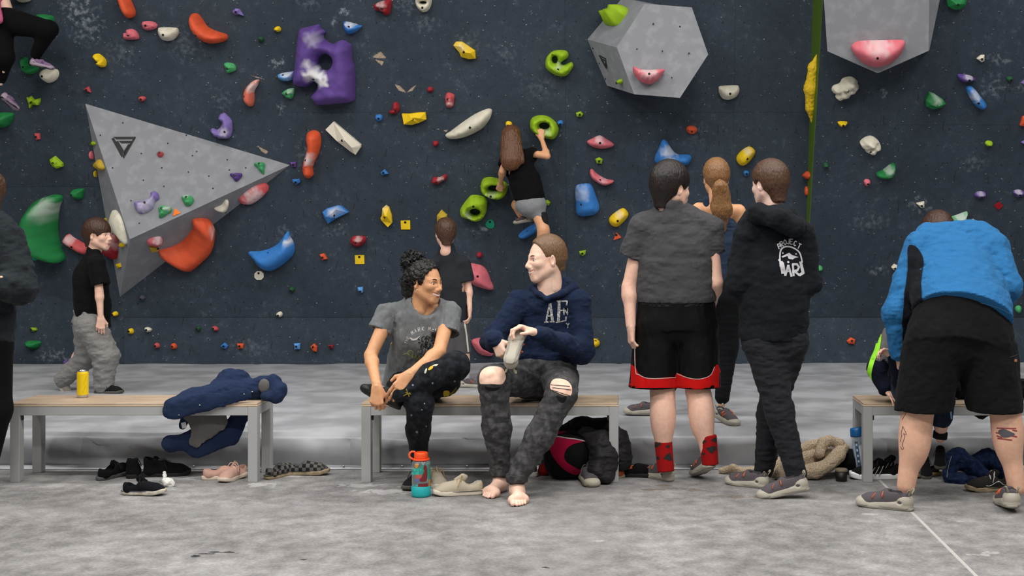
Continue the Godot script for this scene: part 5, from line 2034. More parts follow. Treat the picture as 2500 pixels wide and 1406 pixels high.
func person_in_hoodie() -> void:
	var d := 7.4
	var t := person("brown-haired person from behind in black hoodie with white back print", G(1890, 1190))
	var skin := skin_mat("skin_pale", Color(0.94, 0.80, 0.75))
	var back := Vector3(0, 0, 1)
	var b := Sdf.new(0.012)
	torso(b, J([1890, 790, d]), J([1890, 640, d]), J([1832, 568, d]), J([1950, 568, d]), 0.14, 0.15, 0.045, back, 1.5)
	b.cap(J([1882, 570, d]), J([1877, 480, d]), 0.055, 0.05, 0.04)
	var c := J([1877, 451, 7.4])
	var B := facing(yaw(-142, -4))
	var ew := J([1806, 690, 7.38])
	var ww := J([1840, 690, 7.68])
	arm(b, J([1830, 570, d]), ew, ww, 0.045)
	arm(b, J([1952, 570, d]), J([1973, 690, 7.42]), J([1935, 700, 7.7]), 0.045)
	leg(b, J([1860, 830, d]), J([1900, 1005, 7.35]), J([1943, 1165, 7.3]), 0.046, back)
	leg(b, J([1925, 830, d]), J([1882, 1005, 7.45]), J([1864, 1150, 7.5]), 0.046, back)
	skin_part(t, "body", [b, head_sdf(c, B, 1.05)], skin)
	face_parts(t, c, B, 1.05, Color(0.25, 0.17, 0.12), 0.0, Color(0.7, 0.45, 0.42))
	skin_part(t, "hair", [hair_sdf(c, B, 1.05, 0.016, 0.03, -0.085, 0.0035, 0.004, 4)], hair_mat("hair_brown", Color(0.40, 0.275, 0.195)))
	var s := Sdf.new(0.011)
	torso(s, J([1890, 760, d]), J([1890, 650, d]), J([1832, 575, d]), J([1950, 575, d]), 0.19, 0.185, 0.075, back, 1.35)
	s.cap(J([1890, 700, d]), J([1888, 812, d]), 0.195, 0.185, 0.03, back, 1.35, true)
	s.cap(J([1888, 800, d]), J([1887, 842, d]), 0.186, 0.182, 0.012, back, 1.35, true)
	hem(s, J([1888, 829, d]), Vector3.DOWN)
	s.chain([J([1826, 575, d]), J([1806, 690, 7.38]), J([1835, 705, 7.6])], [0.082, 0.078, 0.06], 0.03)
	s.chain([J([1956, 575, d]), J([1972, 690, 7.42]), J([1940, 705, 7.65])], [0.080, 0.070, 0.06], 0.03)
	s.cap(J([1845, 540, d]), J([1925, 545, d]), 0.08, 0.08, 0.05)
	s.fold(0.0153, Vector3(6, 9, 6), 11)
	s.fold(0.0050, Vector3(12, 16, 12), 12, true)
	var blk := cloth("black_fleece", Color(0.09, 0.108, 0.13), "weave", 4.0, 0.2, 0.2)
	var hd := skin_part(t, "hoodie", [s], blk)
	var h := Sdf.new(0.009)
	h.chain([J([1838, 535, 7.42]), J([1850, 520, 7.30]), J([1895, 533, 7.21]), J([1938, 550, 7.23]), J([1952, 552, 7.32])], [0.045, 0.05, 0.050, 0.046, 0.042], 0.03)
	h.cap(J([1902, 528, 7.27]), J([1942, 562, 7.22]), 0.066, 0.036, 0.04)
	h.chain([J([1838, 530, 7.45]), J([1840, 520, 7.5]), J([1880, 530, 7.54]), J([1930, 530, 7.5]), J([1950, 550, 7.4])], [0.04, 0.035, 0.03, 0.035, 0.04], 0.03)
	h.fold(0.010, Vector3(10, 16, 10), 14)
	skin_part(t, "hood", [h], blk)
	# the print on the back
	var ink := flat_mat("white_print", Color(0.82, 0.82, 0.84), 0.8)
	var pr := []
	var arc := [[1905, 605, -0.35], [1910, 600, -0.3], [1917, 596, -0.1], [1924, 594, 0.05], [1931, 594, 0.1], [1939, 598, 0.25], [1948, 604, 0.45]]
	for i in 7:
		pr.append_array(glyph("PROJECT"[i], Vector2(arc[i][0], arc[i][1] + 2), 6.0, 12.0, arc[i][2], 2.5))
	pr.append_array(stroke(smooth_path([Vector2(1905, 650), Vector2(1904, 625), Vector2(1908, 608), Vector2(1922, 602), Vector2(1940, 607), Vector2(1952, 618), Vector2(1958, 640)], 5), 3.6))
	pr.append([Vector2(1908, 626), Vector2(1926, 617), Vector2(1933, 623), Vector2(1950, 628), Vector2(1940, 630), Vector2(1935, 634), Vector2(1925, 632), Vector2(1922, 625), Vector2(1910, 629)])
	for q in [[1911, 618, 2.0], [1943, 620, 2.0], [1903, 635, 3.4], [1924, 640, 2.8]]:
		var pl := []
		for i in 10:
			pl.append(Vector2(q[0] + cos(TAU * i / 10) * q[2], q[1] + sin(TAU * i / 10) * q[2]))
		pr.append(pl)
	pr.append_array(stroke([Vector2(1907, 640), Vector2(1911, 666)], 8.0))
	pr.append_array(stroke([Vector2(1911, 642), Vector2(1917, 672), Vector2(1924, 648), Vector2(1932, 674)], 5.2))
	pr.append_array(stroke([Vector2(1920, 662), Vector2(1929, 662)], 3.5))
	pr.append_array(stroke([Vector2(1937, 673), Vector2(1935, 645), Vector2(1945, 645), Vector2(1950, 652), Vector2(1946, 660), Vector2(1938, 661), Vector2(1951, 672)], 5.0))
	pr.append_array(stroke([Vector2(1954, 640), Vector2(1960, 666), Vector2(1952, 671)], 7.0))
	patch(t, hd, "back_print", s, pr, ink, 0.0025, 4.0, "white arched print reading PROJECT over a skull-like emblem")
	var p := Sdf.new(0.010)
	p.cap(J([1862, 830, d]), J([1922, 830, d]), 0.12, 0.115, 0.04)
	p.chain([J([1866, 840, 7.38]), J([1903, 1005, 7.33]), J([1944, 1158, 7.28])], [0.112, 0.078, 0.056], 0.03)
	p.chain([J([1925, 840, d]), J([1882, 1005, 7.47]), J([1866, 1145, 7.5])], [0.105, 0.076, 0.055], 0.03)
	p.fold(0.0087, Vector3(9, 26, 9), 16)
	p.fold(0.0043, Vector3(10, 22, 10), 17, true)
	skin_part(t, "trousers", [p], cloth("charcoal_trousers", Color(0.15, 0.158, 0.178), "weave", 4.0, 0.3, 0.25))
	for q in [[J([1864, 1140, 7.5]), J([1862, 1168, 7.5])], [J([1945, 1158, 7.28]), J([1950, 1185, 7.25])]]:
		var k := Sdf.new(0.007)
		k.cap(q[0], q[1], 0.046, 0.044, 0.01, Vector3.ZERO, 1.0, true)
		skin_part(t, "sock", [k], cloth("grey_sock", Color(0.62, 0.62, 0.63), "weave", 6.0, 0.1))
	worn_shoe(t, G(1875, 1193), Vector3(-0.80, 0, -0.60), 0.0, 1.0, "rental")
	worn_shoe(t, G(1975, 1216) + Vector3(0, 0.045, 0), Vector3(-0.95, -0.20, -0.1), 0.0, 1.03, "rental")

func ponytail_woman() -> void:
	var d := 8.55
	var t := person("woman with a long light-brown ponytail in navy tank top", G(1680, 1015, MAT_TOP))
	var skin := skin_mat("skin_tan", Color(0.90, 0.68, 0.52))
	var back := Vector3(0, 0, 1)
	var b := Sdf.new(0.012)
	var sa := J([1706, 512, d])
	var sb := J([1803, 516, d])
	torso(b, J([1752, 690, d]), J([1754, 590, d]), sa, sb, 0.12, 0.125, 0.046, back, 1.5)
	b.cap(J([1752, 510, d]), J([1748, 450, d]), 0.056, 0.05, 0.05)
	arm(b, sa, J([1690, 610, d]), J([1700, 690, 8.75]), 0.042)
	arm(b, sb, J([1822, 610, d]), J([1812, 690, 8.75]), 0.042)
	leg(b, J([1725, 710, d]), J([1690, 850, 8.6]), J([1612, 985, 8.72]), 0.052, back)
	leg(b, J([1778, 710, d]), J([1774, 850, d]), J([1760, 1000, 8.5]), 0.054, back)
	var c := J([1748, 437, d])
	var B := facing(yaw(-174, -2))
	skin_part(t, "body", [b, head_sdf(c, B, 1.0, 0.007)], skin)
	var hm := hair_mat("hair_honey", Color(0.68, 0.50, 0.32))
	var h := hair_sdf(c, B, 1.0, 0.014, 0.02, -0.055, 0.003, 0.006, 7)
	skin_part(t, "hair", [h], hm)
	var p := Sdf.new(0.006)
	p.chain([J([1757, 445, 8.42]), J([1760, 462, 8.38]), J([1762, 510, 8.40]), J([1767, 562, 8.44])], [0.02, 0.05, 0.066, 0.014], 0.02, Vector3(0, 0, 1), 1.5)
	p.chain([J([1758, 455, 8.38]), J([1740, 505, 8.41])], [0.03, 0.012], 0.02)
	p.chain([J([1758, 455, 8.38]), J([1782, 522, 8.42])], [0.04, 0.012], 0.02)
	p.fold(0.0074, Vector3(42, 7, 42), 21, true)
	skin_part(t, "ponytail", [p], hm)
	var s := Sdf.new(0.011)
	torso(s, J([1752, 660, d]), J([1754, 590, d]), J([1732, 545, d]), J([1778, 550, d]), 0.128, 0.136, 0.05, back, 1.45)
	s.cap(J([1752, 620, d]), J([1752, 700, d]), 0.132, 0.132, 0.02, back, 1.45, true)
	hem(s, J([1752, 689, d]), Vector3.DOWN)
	s.cap(J([1724, 540, d]), J([1727, 488, 8.53]), 0.034, 0.028, 0.03)
	s.fold(0.0067, Vector3(5, 34, 5), 22)
	skin_part(t, "tank_top", [s], cloth("navy_tank", Color(0.18, 0.24, 0.33), "weave", 5.0))
	var g := Sdf.new(0.011)
	g.cap(J([1730, 725, d]), J([1775, 725, d]), 0.105, 0.105, 0.04)
	g.cap(J([1752, 684, d]), J([1752, 725, d]), 0.133, 0.14, 0.03, back, 1.45, true)
	g.chain([J([1728, 735, d]), J([1690, 850, 8.6]), J([1620, 965, 8.7])], [0.105, 0.068, 0.046], 0.03)
	g.chain([J([1777, 735, d]), J([1775, 850, d]), J([1763, 970, 8.5])], [0.105, 0.070, 0.046], 0.03)
	g.fold(0.0039, Vector3(7, 40, 7), 23)
	skin_part(t, "leggings", [g], cloth("black_leggings", Color(0.06, 0.07, 0.085), "weave", 5.0, 0.15))
	worn_shoe(t, G(1612, 1012, MAT_TOP), Vector3(-0.98, 0, -0.2), 0.0, 0.9, "rental")
	worn_shoe(t, G(1752, 1030, MAT_TOP) + Vector3(0, 0.03, 0), Vector3(0.35, -0.1, 0.8), 0.0, 0.9, "rental")

func standing_boy() -> void:
	var d := 10.3
	var t := person("boy from behind in dark tee and grey shorts on the mat", G(1120, 938, MAT_TOP))
	var skin := skin_mat("skin_fair", Color(0.93, 0.76, 0.68))
	var back := Vector3(0, 0, 1)
	var b := Sdf.new(0.012)
	var sa := J([1064, 638, d])
	var sb := J([1131, 638, d])
	torso(b, J([1104, 780, d]), J([1099, 690, d]), sa, sb, 0.10, 0.10, 0.035, back, 1.4)
	b.cap(J([1093, 640, d]), J([1089, 590, d]), 0.044, 0.04, 0.04)
	arm(b, sb, J([1144, 705, d]), J([1147, 752, 10.25]), 0.036)
	arm(b, sa, J([1052, 705, d]), J([1052, 752, 10.35]), 0.036)
	leg(b, J([1120, 800, d]), J([1127, 855, d]), J([1137, 922, d]), 0.065, back)
	leg(b, J([1090, 800, d]), J([1088, 855, d]), J([1086, 922, d]), 0.065, back)
	var c := J([1087, 571, d])
	var B := facing(yaw(-160, 0))
	var list := [b, head_sdf(c, B, 0.93, 0.007)]
	add_hand(list, J([1147, 752, 10.25]), Vector3(0, -1, 0.05), Vector3(-1, 0, 0), Vector3(0, 0, -1), [0.3, 0.35, 0.4, 0.4], 0.85)
	skin_part(t, "body", list, skin)
	skin_part(t, "hair", [hair_sdf(c, B, 0.93, 0.016, 0.05, -0.075, 0.005, 0.004, 9)], hair_mat("hair_brown", Color(0.40, 0.275, 0.195)))
	var s := Sdf.new(0.012)
	torso(s, J([1103, 740, d]), J([1099, 690, d]), sa, sb, 0.122, 0.122, 0.044, back, 1.35)
	s.cap(J([1101, 700, d]), J([1104, 800, d]), 0.125, 0.13, 0.03, back, 1.35, true)
	hem(s, J([1104, 788, d]), Vector3.DOWN)
	s.cap(J([1092, 625, d]), J([1089, 607, 10.29]), 0.066, 0.060, 0.04)
	sleeve(s, sb, J([1141, 688, d]), 0.054, 0.056, 0.036)
	sleeve(s, sa, J([1055, 688, d]), 0.054, 0.056, 0.036)
	s.fold(0.0115, Vector3(9, 6, 9), 25)
	skin_part(t, "tee_shirt", [s], cloth("dark_tee", Color(0.17, 0.185, 0.21), "weave", 4.0))
	var w := Sdf.new(0.012)
	w.cap(J([1090, 795, d]), J([1120, 795, d]), 0.085, 0.085, 0.03)
	w.cap(J([1089, 795, d]), J([1088, 872, d]), 0.085, 0.088, 0.02, Vector3.ZERO, 1.0, true)
	hem(w, J([1105, 862, d]), Vector3.DOWN)
	w.cap(J([1121, 795, d]), J([1124, 872, d]), 0.085, 0.085, 0.02, Vector3.ZERO, 1.0, true)
	w.fold(0.0067, Vector3(14, 6, 14), 26)
	skin_part(t, "shorts", [w], cloth("grey_shorts", Color(0.34, 0.33, 0.34), "weave", 4.0))
	patch(t, t, "side_stripe", w, stroke([Vector2(1133, 780), Vector2(1139, 820), Vector2(1143, 858)], 4.0), flat_mat("off_white_stripe", Color(0.8, 0.79, 0.76), 0.8), 0.002)
	for x in [[1137, 870, 924], [1087, 870, 924]]:
		var k := Sdf.new(0.009)
		k.cap(J([x[0] - 2, x[1], d]), J([x[0], x[2], d]), 0.036, 0.032, 0.01, Vector3.ZERO, 1.0, true)
		k.fold(0.0019, Vector3(20, 50, 20), 27)
		skin_part(t, "sock", [k], cloth("white_sock", Color(0.82, 0.82, 0.83), "speck", 6.0, 0.1))
	worn_shoe(t, G(1122, 945, MAT_TOP), Vector3(0.96, 0, 0.2), 0.0, 0.75, "rental")
	worn_shoe(t, G(1090, 942, MAT_TOP), Vector3(-0.5, 0, -0.8), 0.0, 0.75, "rental")

func walking_boy() -> void:
	var d := 9.8
	var t := person("boy walking to the right in black tee and grey trousers", G(230, 955, MAT_TOP))
	var skin := skin_mat("skin_fair", Color(0.93, 0.76, 0.68))
	var side := Vector3(0, 0, 1)
	var fd := Vector3(1, 0, 0)
	var b := Sdf.new(0.012)
	var sa := J([236, 640, 9.66])
	var sb := J([222, 640, 9.94])
	torso(b, J([218, 770, d]), J([222, 680, d]), sa, sb, 0.09, 0.095, 0.035, fd, 1.25)
	b.cap(J([226, 640, d]), J([232, 595, d]), 0.044, 0.04, 0.04)
	var wr := J([246, 775, 9.62])
	arm(b, sa, J([242, 710, 9.62]), wr, 0.037)
	var w2 := J([192, 768, 10.0])
	arm(b, sb, J([190, 700, 10.0]), w2, 0.036)
	leg(b, J([222, 790, 9.72]), J([262, 865, 9.72]), J([255, 945, 9.72]), 0.07, Vector3(-1, 0, 0))
	leg(b, J([216, 790, 9.9]), J([215, 868, 9.9]), J([150, 930, 9.9]), 0.07, Vector3(-1, 0, 0))
	var c := J([240, 575, d])
	var B := facing(yaw(82, 0))
	var list := [b, head_sdf(c, B, 0.95, 0.005)]
	add_hand(list, wr, Vector3(-0.05, -1, 0), Vector3(-0.3, 0, -1), Vector3(1, 0, 0), [0.3, 0.35, 0.4, 0.45], 0.85)
	add_hand(list, w2, Vector3(0.1, -1, 0), Vector3(0, 0, 1), Vector3(1, 0, 0), [0.5, 0.5, 0.6, 0.6], 0.8)
	skin_part(t, "body", list, skin)
	face_parts(t, c, B, 0.95, Color(0.3, 0.2, 0.14), 0.0, Color(0.76, 0.48, 0.44))
	skin_part(t, "hair", [hair_sdf(c, B, 0.95, 0.016, 0.06, -0.07, 0.0035, 0.008, 31)], hair_mat("hair_chestnut", Color(0.32, 0.20, 0.13)))
	var s := Sdf.new(0.011)
	torso(s, J([222, 750, d]), J([221, 680, d]), sa, sb, 0.125, 0.128, 0.05, fd, 1.1)
	s.cap(J([221, 690, d]), J([228, 772, d]), 0.128, 0.128, 0.03, fd, 1.1, true)
	s.cap(J([235, 740, d]), J([243, 800, d]), 0.10, 0.085, 0.04, fd, 1.1, true)
	s.cap(J([226, 630, d]), J([229, 612, d]), 0.055, 0.048, 0.04)
	sleeve(s, sa, J([246, 697, 9.63]), 0.060, 0.064, 0.042)
	sleeve(s, sb, J([205, 690, 9.98]), 0.056, 0.058, 0.038)
	s.fold(0.0115, Vector3(8, 6, 8), 33)
	skin_part(t, "tee_shirt", [s], cloth("black_tee", Color(0.045, 0.045, 0.05), "weave", 4.0, 0.25, 0.1))
	var w := Sdf.new(0.011)
	w.cap(J([215, 785, d]), J([217, 760, d]), 0.105, 0.098, 0.03, fd, 1.0, true)
	w.chain([J([220, 795, 9.72]), J([258, 868, 9.72]), J([253, 940, 9.72])], [0.108, 0.088, 0.066], 0.04)
	w.chain([J([215, 795, 9.9]), J([216, 868, 9.9]), J([155, 925, 9.9])], [0.105, 0.085, 0.062], 0.04)
	w.fold(0.0135, Vector3(9, 16, 9), 34)
	w.fold(0.0050, Vector3(18, 26, 18), 35, true)
	skin_part(t, "trousers", [w], cloth("pale_grey_trousers", Color(0.54, 0.535, 0.53), "weave", 3.0))
	worn_shoe(t, G(232, 960, MAT_TOP), Vector3(1, 0, 0.1), 0.0, 0.8, "dark")
	worn_shoe(t, P(132, 925, 9.9), Vector3(0.55, -0.8, 0.0), 0.0, 0.8, "pale")

func seated_woman() -> void:
	var t := person("curly-haired woman in grey tee sitting cross-legged and pulling on a shoe", G(1015, 1205))
	var skin := skin_mat("skin_brown", Color(0.84, 0.63, 0.47))
	var c := J([1039, 691, 7.42])
	var B := facing(yaw(62, -3), Vector3(0.06, 1, 0))
	var sa := J([952, 762, 7.50])
	var sb := J([1098, 758, 7.46])
	var ch := J([1030, 815, 7.50])
	var pel := J([1008, 925, 7.66])
	var fd := Vector3(0.1, 0, 1)
	var b := Sdf.new(0.010)
	torso(b, pel, ch, sa, sb, 0.115, 0.12, 0.04, fd, 1.35)
	b.cap(J([1032, 775, 7.47]), J([1030, 722, 7.45]), 0.062, 0.050, 0.05)
	var el := J([905, 868, 7.36])
	var wl := J([920, 944, 7.10])
	arm(b, sa, el, wl, 0.045)
	var er := J([1072, 858, 7.26])
	var wr := J([1000, 914, 7.08])
	arm(b, sb, er, wr, 0.045)
	leg(b, J([985, 940, 7.6]), J([1025, 985, 7.12]), J([1024, 1130, 7.40]), 0.050, Vector3(0, 0, -1))
	leg(b, J([1050, 935, 7.6]), J([1112, 890, 7.18]), J([968, 965, 7.12]), 0.046, Vector3(0, -1, 0))
	var hd := head_sdf(c, B, 1.0, 0.0036, 1.0)
	var list := [b, hd]
	add_hand(list, wl, Vector3(0.02, -0.95, 0.2), Vector3(0.05, -0.25, -1), Vector3(1, 0, 0.2), [0.75, 0.8, 0.8, 0.8], 1.0, 0.6)
	add_hand(list, wr, Vector3(-0.55, -0.72, 0.25), Vector3(-0.1, -0.3, -1), Vector3(-0.8, 0.6, 0), [0.25, 0.28, 0.3, 0.35], 1.02, 0.3)
	skin_part(t, "body", list, skin)
	face_parts(t, c, B, 1.0, Color(0.07, 0.05, 0.045), 1.0, Color(0.68, 0.40, 0.32))
	var ring := TorusMesh.new()
	ring.inner_radius = 0.0088
	ring.outer_radius = 0.0104
	ring.rings = 16
	ring.ring_segments = 6
	var stud := SphereMesh.new()
	stud.radius = 0.0035
	stud.height = 0.007
	part(t, "earring", stud, flat_mat("pearl", Color(0.9, 0.88, 0.84), 0.2), Transform3D(B, c) * Vector3(-0.079, -0.037, 0.002) - t.position)
	# curls: a rough mass swept back into a high bun
	var hm := hair_mat("hair_black_curls", Color(0.045, 0.04, 0.04))
	hm.roughness = 0.42
	hm.uv1_scale = Vector3(14, 14, 14)
	var h := Sdf.new(0.0045)
	h.T = Transform3D(B, c)
	h.ell(Vector3(0, 0.040, -0.022), Vector3(0.088, 0.094, 0.104), 0.01)
	h.ell(Vector3(0, -0.02, -0.085), Vector3(0.075, 0.085, 0.060), 0.03)
	h.ell(Vector3(0, -0.045, 0.082), Vector3(0.11, 0.142, 0.082), 0.012, true)
	for x in [-1.0, 1.0]:
		h.ell(Vector3(x * 0.09, -0.025, 0.006), Vector3(0.032, 0.038, 0.030), 0.008, true)
		h.ell(Vector3(x * 0.075, -0.10, 0.015), Vector3(0.045, 0.065, 0.065), 0.01, true)
	h.fold(0.010, Vector3(34, 34, 34), 41)
	h.fold(0.008, Vector3(75, 75, 75), 42, true)
	skin_part(t, "hair", [h], hm)
	var bun := Sdf.new(0.0045)
	bun.T = Transform3D(B, c)
	bun.ell(Vector3(0, 0.110, -0.095), Vector3(0.062, 0.058, 0.060), 0.01)
	bun.ell(Vector3(0.01, 0.075, -0.085), Vector3(0.045, 0.045, 0.045), 0.02)
	bun.fold(0.026, Vector3(26, 26, 26), 43)
	bun.fold(0.016, Vector3(60, 60, 60), 44, true)
	skin_part(t, "hair_bun", [bun], hm)
	var r2 := RandomNumberGenerator.new()
	r2.seed = 12
	var st := SurfaceTool.new()
	st.begin(Mesh.PRIMITIVE_TRIANGLES)
	var base := 0
	for k in 150:                                          # loose curls that break the outline
		var dir := Vector3(r2.randfn(), r2.randfn(), r2.randfn()).normalized()
		var from := Vector3(0, 0.11, -0.095) + dir * 0.055 if k % 2 else Vector3(0, 0.03, -0.03) + Vector3(dir.x * 0.085, absf(dir.y) * 0.088 - 0.05, -absf(dir.z) * 0.115)
		var out := (from - Vector3(0, 0.04, -0.03)).normalized()
		var sx := out.cross(Vector3(r2.randfn(), r2.randfn(), r2.randfn())).normalized()
		var sy := out.cross(sx)
		var pts := []
		var rad := r2.randf_range(0.005, 0.010)
		for i in 13:
			var a := i * 0.75
			pts.append(Transform3D(B, c) * (from + out * (i * 0.0022) + (sx * cos(a) + sy * sin(a)) * rad) - t.position)
		base = add_sheet(st, tube_rows(pts, 0.0016, 5), true, true, base)
	st.generate_normals()
	part(t, "loose_curls", st.commit(), hm).set_meta("kind", "stuff")
	var s := Sdf.new(0.0095)
	torso(s, J([1010, 890, 7.62]), ch, sa, sb, 0.140, 0.148, 0.052, fd, 1.3)
	s.cap(J([1014, 860, 7.58]), J([992, 965, 7.66]), 0.142, 0.150, 0.04, fd, 1.25, true)
	hem(s, J([995, 948, 7.66]), Vector3(-0.15, -1, 0))
	s.cap(J([1030, 765, 7.48]), J([1028, 748, 7.48]), 0.105, 0.095, 0.05)
	s.ell(J([1040, 735, 7.41]), Vector3(0.078, 0.060, 0.095), 0.006, true)
	s.ell(J([1042, 752, 7.37]), Vector3(0.058, 0.052, 0.07), 0.006, true)
	sleeve(s, sa, J([928, 808, 7.46]), 0.068, 0.070, 0.048)
	sleeve(s, sb, J([1092, 814, 7.39]), 0.068, 0.070, 0.048)
	s.fold(0.0135, Vector3(9, 5, 9), 45)
	s.fold(0.0056, Vector3(22, 9, 22), 46, true)
	var tee := skin_part(t, "tee_shirt", [s], cloth("grey_tee", Color(0.50, 0.505, 0.51), "heather", 4.0))
	var pr := []
	var words := [["M", 1009, 812, -0.55], ["A", 1016, 808, -0.35], ["R", 1024, 805, -0.15], ["K", 1033, 803, 0.0], ["M", 1048, 803, 0.1], ["c", 1056, 805, 0.2], ["N", 1064, 808, 0.35]]
	for q in words:
		pr.append_array(glyph(q[0], Vector2(q[1], q[2] + 4), 5.0, 9.0, q[3], 1.3))
	for q in [["T", 995, 838, -1.2], ["H", 997, 832, -1.1], ["E", 1000, 826, -1.0]]:
		pr.append_array(glyph(q[0], Vector2(q[1], q[2]), 4.0, 7.0, q[3], 1.1))
	pr.append(smooth_path([Vector2(1001, 823), Vector2(1010, 827), Vector2(1020, 823), Vector2(1026, 819), Vector2(1018, 829), Vector2(1006, 831)], 3, true))
	pr.append_array(glyph("A", Vector2(1021, 861), 4.0, 6.0, 0.1, 1.1))
	pr.append_array(glyph("R", Vector2(1027, 861), 4.0, 6.0, 0.05, 1.1))
	for q in [[1034, 852, 1033, 863], [1037, 850, 1038, 862], [1041, 852, 1044, 861]]:
		pr.append_array(stroke([Vector2(q[0], q[1]), Vector2(q[2], q[3])], 1.6))
	patch(t, tee, "white_print", s, pr, flat_mat("pale_print", Color(0.80, 0.80, 0.79), 0.8), 0.002, 4.0)
	var bl := []
	for k in 26:
		var a := k * 2.4
		var rr := sqrt(k / 26.0)
		var p0 := Vector2(1040 + cos(a) * rr * 17, 835 + sin(a) * rr * 17)
		bl.append_array(stroke([p0, p0 + Vector2(cos(a * 3.0), sin(a * 3.0)) * 5.0], 2.2))
	patch(t, tee, "black_print", s, bl, flat_mat("black_print", Color(0.06, 0.06, 0.06), 0.8), 0.002, 4.0)
	var yl := []
	yl.append_array(stroke(smooth_path([Vector2(984, 866), Vector2(994, 862), Vector2(1000, 868), Vector2(996, 858), Vector2(1008, 857), Vector2(1006, 874)], 4), 1.6))
	yl.append_array(stroke(smooth_path([Vector2(1003, 868), Vector2(1012, 872), Vector2(1016, 868), Vector2(1018, 876), Vector2(1024, 868), Vector2(1024, 878)], 4), 1.6))
	patch(t, tee, "yellow_print", s, yl, flat_mat("yellow_print", Color(0.66, 0.68, 0.34), 0.8), 0.002, 4.0)
	# leggings
	var g := Sdf.new(0.0095)
	g.cap(J([985, 935, 7.62]), J([1045, 935, 7.62]), 0.105, 0.105, 0.05)
	g.chain([J([990, 940, 7.55]), J([1026, 985, 7.12]), J([1021, 1050, 7.24]), J([1023, 1128, 7.40])], [0.095, 0.070, 0.064, 0.042], 0.03)
	g.chain([J([1050, 935, 7.55]), J([1112, 893, 7.18]), J([1050, 920, 7.12]), J([975, 962, 7.08])], [0.105, 0.074, 0.068, 0.042], 0.035)
	g.ell(J([1080, 935, 7.4]), Vector3(0.10, 0.075, 0.12), 0.04)
	g.fold(0.0048, Vector3(14, 22, 14), 47)
	var gm := cloth("patterned_leggings", Color(0.14, 0.155, 0.18), "acid", 2.6, 0.15, 0.2)
	var lg := skin_part(t, "leggings", [g], gm)
	var yel := flat_mat("bee_yellow", Color(0.78, 0.66, 0.14), 0.8)
	patch(t, lg, "bee_body", g, [smooth_path([Vector2(1046, 900), Vector2(1052, 894), Vector2(1057, 893), Vector2(1057, 898), Vector2(1051, 903), Vector2(1046, 904)], 3, true), smooth_path([Vector2(1083, 955), Vector2(1094, 953), Vector2(1098, 960), Vector2(1092, 970), Vector2(1084, 968)], 3, true)], yel, 0.002, 4.0)
	patch(t, lg, "bee_wing", g, [smooth_path([Vector2(1056, 893), Vector2(1064, 889), Vector2(1070, 890), Vector2(1064, 894)], 3, true), smooth_path([Vector2(1040, 900), Vector2(1043, 901), Vector2(1040, 911), Vector2(1036, 910)], 3, true)], flat_mat("bee_wing", Color(0.74, 0.76, 0.66), 0.8), 0.002, 4.0)
	var fl := []
	for q in [[1098, 962, 1106, 955], [1100, 966, 1113, 946], [1104, 968, 1116, 950], [990, 958, 1003, 962], [985, 966, 1001, 958], [992, 950, 999, 968]]:
		fl.append_array(stroke([Vector2(q[0], q[1]), Vector2(q[2], q[3])], 2.2))
	patch(t, lg, "flower_print", g, fl, flat_mat("flower_print", Color(0.55, 0.50, 0.14), 0.8), 0.002, 4.0)
	var dots := []
	for q in [[1005, 1013, 2.5], [1018, 1054, 3.2], [1056, 935, 2.5], [1110, 930, 2.0], [1008, 940, 2.5], [1036, 985, 1.8], [1030, 1000, 1.5], [1040, 1040, 1.5]]:
		for a in 3:
			var v: Vector2 = Vector2(cos(a * 1.05), sin(a * 1.05)) * q[2]
			dots.append_array(stroke([Vector2(q[0], q[1]) - v, Vector2(q[0], q[1]) + v], 1.0))
	patch(t, lg, "star_print", g, dots, flat_mat("star_print", Color(0.55, 0.6, 0.66), 0.8), 0.002, 4.0)
	worn_shoe(t, G(1034, 1179), Vector3(-0.28, 0, 0.96), 0.0, 0.90, "dark")
	worn_shoe(t, J([975, 1000, 7.17]), Vector3(-0.90, 0.44, 0.0), 0.45, 0.90, "climb")

